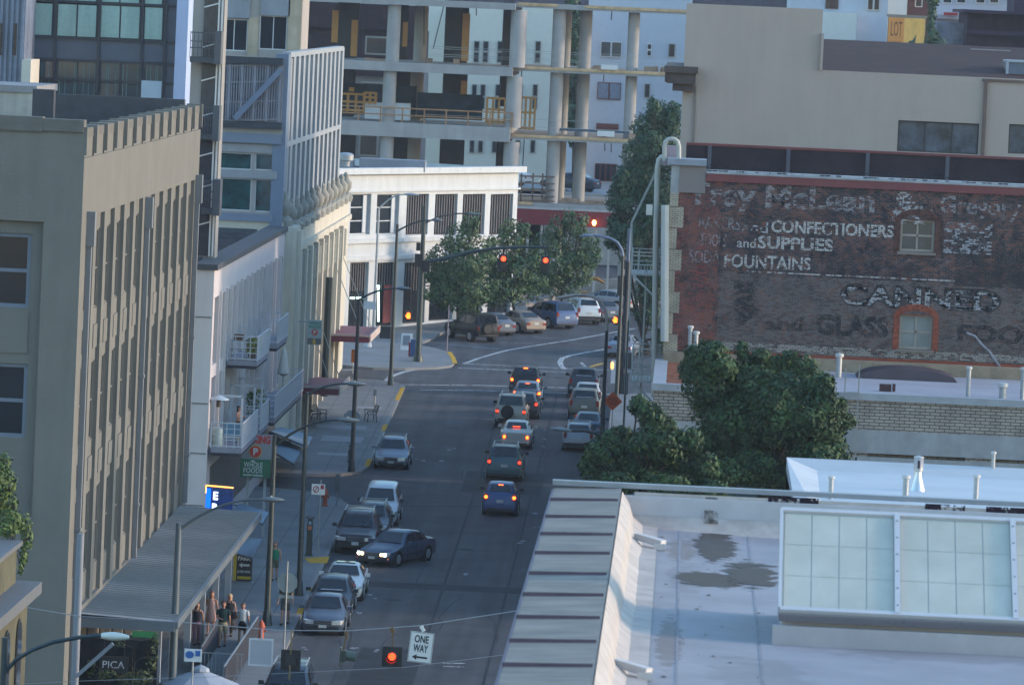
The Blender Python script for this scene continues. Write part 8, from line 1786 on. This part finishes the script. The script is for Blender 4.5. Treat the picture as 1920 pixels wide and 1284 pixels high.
bs_ = thing('storage_rack', 'brown and white shelf with pots on the middle floor balcony', 'shelf', (XB+.6, 260.3, 14.6)); s = MB()
for z_ in (.05, .45, .85): s.box(-.35, .35, -.2, .2, z_, z_+.04)
for x in (-.33, .33): s.box(x-.02, x+.02, -.2, .2, 0, .9)
s.build('shelves', mat('shelf_white', (.3, .3, .28), .6), bs_); s = MB(); s.box(-.25, .2, -.15, .15, .9, 1.15); s.build('brown_box', mat('brown_box', (.12, .06, .035), .8), bs_)
# ================================================================ TREES
import numpy as np
def leaf_mat(name, col, hi, trans=.15):
    if name in MATS: return MATS[name]
    m = bpy.data.materials.new(name); m.use_nodes = True; nt = m.node_tree; b = nt.nodes['Principled BSDF']; b.inputs['Roughness'].default_value = .65; b.inputs['Specular IOR Level'].default_value = .3
    gi = N(nt, 'ShaderNodeNewGeometry'); tc = N(nt, 'ShaderNodeTexCoord'); n1 = N(nt, 'ShaderNodeTexNoise'); n1.inputs['Scale'].default_value = .9; n1.inputs['Detail'].default_value = 3; nt.links.new(tc.outputs['Object'], n1.inputs['Vector'])
    ad = N(nt, 'ShaderNodeMath', operation='MULTIPLY_ADD'); ad.inputs[1].default_value = .55; nt.links.new(gi.outputs['Random Per Island'], ad.inputs[0]); nt.links.new(n1.outputs[0], ad.inputs[2])
    mr = N(nt, 'ShaderNodeMapRange'); mr.inputs[1].default_value = .4; mr.inputs[2].default_value = 1.15; nt.links.new(ad.outputs[0], mr.inputs[0])
    mx = N(nt, 'ShaderNodeMix', data_type='RGBA'); mx.inputs[6].default_value = (*col, 1); mx.inputs[7].default_value = (*hi, 1); nt.links.new(mr.outputs[0], mx.inputs[0]); nt.links.new(mx.outputs[2], b.inputs['Base Color'])
    MATS[name] = m; return m
def leaves(lobes, n_per_m2, size, rs, droop=0.0):
    """leaf shaped quads through the outer shell of each lobe: lobes = (centre, radii)"""
    V_, F_ = [], []
    for c, r in lobes:
        area = 4*math.pi*((r[0]*r[1]+r[0]*r[2]+r[1]*r[2])/3); n = max(8, int(area*n_per_m2))
        d = rs.normal(size=(n, 3)); d /= np.linalg.norm(d, axis=1)[:, None]; rad_ = rs.uniform(.45, 1.06, n)**.5
        bump = 1 + .16*np.sin(d[:, 0]*5+c[0])*np.cos(d[:, 2]*6+c[1]) + .1*np.sin(d[:, 1]*9)
        p = np.array(c) + d*np.array(r)*(rad_*bump)[:, None]
        nn = d + rs.normal(size=(n, 3))*.38; u = rs.normal(size=(n, 3)); u[:, 2] -= droop; u -= nn*(u*nn).sum(1)[:, None]/(nn*nn).sum(1)[:, None]; u /= np.linalg.norm(u, axis=1)[:, None]
        w_ = np.cross(u, nn); w_ /= np.linalg.norm(w_, axis=1)[:, None]
        s_ = size*rs.uniform(.6, 1.35, n)[:, None]
        q4 = np.stack([p-u*s_, p+w_*s_*.5, p+u*s_, p-w_*s_*.5], 1).reshape(-1, 3); b = sum(len(x) for x in V_)
        V_.append(q4); F_.append(np.arange(n*4).reshape(n, 4)+b)
    return np.concatenate(V_), np.concatenate(F_)
def tree(name, label, base, lobes, m_leaf, size=.13, dens=34, trunk_r=.22, group='trees along the street', seed=1, droop=.2, trunk_top=None, cat='tree', inner=True, bark=(.035, .03, .025), sub=0):
    base = Vector(base); t_ = thing(name, label, cat, tuple(base), 0, group); rs = np.random.RandomState(seed)
    L = [((Vector(c)-base), r) for c, r in lobes]
    LL = sub_lobes(L, random.Random(seed), sub) if sub else L
    v, f = leaves([(tuple(c), r) for c, r in LL], dens, size, rs, droop)
    me = bpy.data.meshes.new('crown'); me.from_pydata(v.tolist(), [], f.tolist()); me.materials.append(m_leaf); me.update(); o = bpy.data.objects.new('crown', me); COL.objects.link(o); o.parent = t_
    mb = MB(); cen = sum((c for c, r in L), Vector())/len(L); low = min(c.z - r[2] for c, r in L); M_b = mat('bark', bark, .95, var=.25, scale=4, bump=.4)
    z1 = max(.8, low + .6); tp = Vector((cen.x*.3, cen.y*.3, z1)); mb.tube([(0, 0, -.1), (.05, .02, z1*.5), tp], [trunk_r*1.25, trunk_r, trunk_r*.8], 9)
    rr = random.Random(seed)
    for c, r in L:
        mid = tp.lerp(c, .5) + Vector((rr.uniform(-.3, .3), rr.uniform(-.3, .3), rr.uniform(0, .4))); mb.tube([tp, mid, c + Vector((0, 0, r[2]*.3))], [trunk_r*.35, trunk_r*.2, .02], 6)
        for k in range(3): a_ = rr.uniform(0, 6.28); mb.tube([mid.lerp(c, .6), c + Vector((math.cos(a_)*r[0]*.45, math.sin(a_)*r[1]*.45, rr.uniform(-.3, .4)*r[2]))], [.03, .012], 5)
    mb.build('trunk', M_b, t_, smooth=60); return t_
# big leafy trees at the right, read from the photo outline; depth is real
LM1 = leaf_mat('dark_maple_leaf', (.006, .022, .011), (.042, .09, .024)); LM2 = leaf_mat('street_tree_leaf', (.025, .06, .03), (.09, .15, .06)); LM3 = leaf_mat('hornbeam_leaf', (.014, .042, .026), (.05, .095, .045)); LM4 = leaf_mat('ivy_leaf', (.03, .06, .02), (.12, .17, .04))
def sub_lobes(out, r_, k=7, f=.55):
    res = []
    for c, r in out:
        res.append((c, tuple(x*.92 for x in r)))
        for j in range(k):
            a, b = r_.uniform(0, 6.28), r_.uniform(-.5, 1); q_ = math.sqrt(max(0, 1-b*b)); res.append((c + Vector((math.cos(a)*q_*r[0]*.62, math.sin(a)*q_*r[1]*.62, b*r[2]*.62)), tuple(x*f*r_.uniform(.75, 1.15) for x in r)))
    return res
def lobes_px(lst, Y, dz=0):
    out = []; r_ = random.Random(len(lst))
    for (px, py, rx, rz_) in lst:
        dy = r_.uniform(-1.3, 1.3); s_ = F/Y; p = PY(px, py, Y+dy); out.append((p, (rx/s_, (rx/s_)*.9+.15, rz_/s_)))
    return out
YT1 = 216.0
big = [(1385, 720, 40, 46), (1380, 790, 50, 50), (1450, 790, 50, 50), (1355, 850, 50, 46), (1400, 880, 60, 40), (1330, 680, 48, 40), (1315, 720, 45, 50), (1345, 770, 55, 60), (1425, 690, 42, 35), (1410, 740, 50, 50), (1480, 690, 28, 30), (1500, 710, 45, 40), (1470, 760, 60, 60), (1540, 730, 25, 35), (1525, 790, 60, 55), (1565, 790, 34, 28),
       (1400, 820, 60, 50), (1460, 840, 60, 50), (1545, 830, 45, 40), (1330, 830, 45, 40), (1440, 890, 70, 30), (1530, 870, 60, 40), (1360, 890, 50, 30), (1500, 920, 60, 30), (1390, 660, 16, 20), (1288, 700, 18, 22), (1330, 655, 22, 18), (1575, 760, 18, 14), (1425, 665, 20, 14), (1480, 668, 16, 12)]
b = G(1440, 1010, KH); b = Vector((PY(1440, 800, YT1).x, YT1, gz(YT1)+KH))
tree('leafy_tree', 'large dark green maple tree standing before the cream brick building', b, lobes_px(big, YT1), LM1, .10, 80, .28, seed=4, sub=6, droop=.5)
YT2 = 209.0
sm = [(1140, 850, 45, 42), (1115, 885, 30, 34), (1180, 840, 40, 36), (1230, 830, 50, 40), (1205, 880, 55, 45), (1265, 860, 45, 40), (1310, 880, 45, 38), (1150, 910, 50, 26), (1250, 910, 60, 25), (1230, 790, 30, 30), (1195, 760, 20, 24), (1212, 775, 22, 24), (1250, 805, 30, 24), (1290, 830, 30, 30), (1100, 870, 14, 20), (1165, 812, 22, 14), (1330, 920, 50, 22)]
b = Vector((PY(1205, 850, YT2).x, YT2, gz(YT2)+KH))
tree('leafy_tree', 'rounder low maple tree spreading over the kerb left of the large maple', b, lobes_px(sm, YT2), LM1, .10, 62, .2, sub=6, seed=8, droop=.5)
# tall dark columnar tree between site and brick building
YT3 = 372.0
col_ = [(1235, 215, 28, 28), (1210, 235, 30, 30), (1255, 250, 30, 40), (1220, 280, 42, 40), (1190, 290, 28, 35), (1250, 310, 34, 40), (1200, 330, 45, 40), (1170, 345, 25, 34), (1235, 360, 40, 45), (1190, 385, 48, 40), (1155, 375, 20, 34), (1160, 420, 26, 34), (1225, 420, 42, 44), (1180, 450, 42, 34), (1240, 470, 36, 40), (1150, 455, 14, 18), (1205, 490, 40, 30), (1240, 520, 30, 40), (1215, 545, 34, 34), (1225, 200, 14, 16), (1262, 215, 20, 24), (1215, 590, 26, 32), (1240, 640, 20, 26)]
b = Vector((PY(1215, 500, YT3).x, YT3, gz(YT3)+.1)); tree('columnar_tree', 'tall dark green pointed tree rising between the building site and the tan building', b, lobes_px(col_, YT3), LM3, .13, 34, .3, sub=5, seed=5, droop=.1)
b = Vector((PY(1078, 300, 455).x, 455, gz(455))); tree('columnar_tree', 'slim green tree seen between the round concrete columns', b, lobes_px([(1076, y, 14, 30) for y in range(10, 260, 30)], 455), LM3, .25, 16, .2, seed=12)
b = Vector((PY(1742, 80, 436).x, 436, gz(436))); tree('climbing_plant', 'thin green creeper hanging beside the orange billboard', b, lobes_px([(1750, -5, 12, 20), (1748, 25, 9, 20), (1745, 50, 9, 16), (1750, 70, 13, 16), (1760, 84, 14, 12), (1740, 80, 9, 12)], 436), LM3, .22, 20, .06, seed=13, cat='plant')
# street trees before the white building
def street_tree(label, px, pyb, lst, seed):
    b = G(px, pyb, KH); lst = [(a, c, rx*1.3, rz_*1.15) for a, c, rx, rz_ in lst] + [(a+o_, c+p_, rx*.6, rz_*.6) for a, c, rx, rz_ in lst for o_, p_ in ((rx*1.1, -rz_*.5), (-rx*1.0, rz_*.2))]; tree('street_tree', label, b, lobes_px(lst, b.y), LM2, .12, 34, .1, 'young street trees before the white building', seed, -.2)
street_tree('young street tree at the left of the group, beside the mast pole', 856, 618, [(835, 480, 26, 26), (862, 450, 22, 30), (880, 500, 30, 28), (845, 520, 34, 26), (880, 545, 34, 24), (825, 550, 22, 20), (880, 425, 12, 26), (865, 570, 30, 16), (815, 515, 14, 16), (900, 470, 20, 26)], 21)
street_tree('young street tree in the middle of the group, under the left red signal', 962, 607, [(940, 470, 26, 26), (965, 445, 20, 26), (925, 510, 26, 26), (965, 510, 34, 30), (945, 550, 34, 22), (985, 540, 26, 24), (950, 430, 10, 20), (920, 560, 22, 16), (985, 490, 22, 24)], 22)
street_tree('young street tree at the right of the group, behind the right red signal', 1050, 590, [(1020, 460, 20, 26), (1045, 430, 16, 28), (1065, 460, 26, 28), (1040, 500, 34, 28), (1080, 500, 28, 26), (1100, 485, 18, 22), (1055, 535, 34, 20), (1085, 425, 12, 22), (1015, 530, 20, 22), (1105, 460, 12, 16), (1065, 410, 8, 18)], 23)
# creeper on the near left corner and beneath the canopy
b = Vector((PY(20, 1000, 173).x, 173.5, gz(173))); tree('climbing_plant', 'bright green creeper trailing down the mossy building at the left edge', b, lobes_px([(8, 870, 14, 24), (14, 905, 20, 26), (10, 945, 26, 28), (22, 975, 24, 22), (45, 985, 16, 20), (50, 1015, 12, 22), (44, 1045, 8, 18), (12, 990, 24, 20), (40, 1065, 6, 12), (-6, 910, 24, 60)], 173), LM4, .07, 150, .05, None, 31, .6, cat='plant')
b = Vector((PY(250, 1240, 202.4).x, 202.4, gz(202))); tree('climbing_plant', 'dark creeper growing over the screen below the metal canopy', b, lobes_px([(200, 1265, 24, 12), (250, 1272, 34, 12), (285, 1240, 12, 30), (292, 1200, 8, 16), (170, 1250, 10, 20), (225, 1205, 10, 8), (270, 1270, 20, 14)], 202.4), leaf_mat('shade_ivy_leaf', (.02, .035, .015), (.06, .075, .025)), .07, 90, .04, None, 33, .3, cat='plant')
# ================================================================ AIR
mb = MB((0, 700, 0)); mb.box(-420, 420, -60, 1500, -10, 60)
m = bpy.data.materials.new('haze_air'); m.use_nodes = True; nt = m.node_tree; nt.nodes.clear()
o_ = N(nt, 'ShaderNodeOutputMaterial'); v_ = N(nt, 'ShaderNodeVolumePrincipled'); v_.inputs['Density'].default_value = .00012; v_.inputs['Color'].default_value = (.72, .80, .95, 1); v_.inputs['Anisotropy'].default_value = .2
nt.links.new(v_.outputs[0], o_.inputs['Volume'])
hz_ = mb.build('haze', m); hz_.location = (0, 700, 0); tag(hz_, 'thin blue evening haze over the whole street', 'haze', kind='stuff')
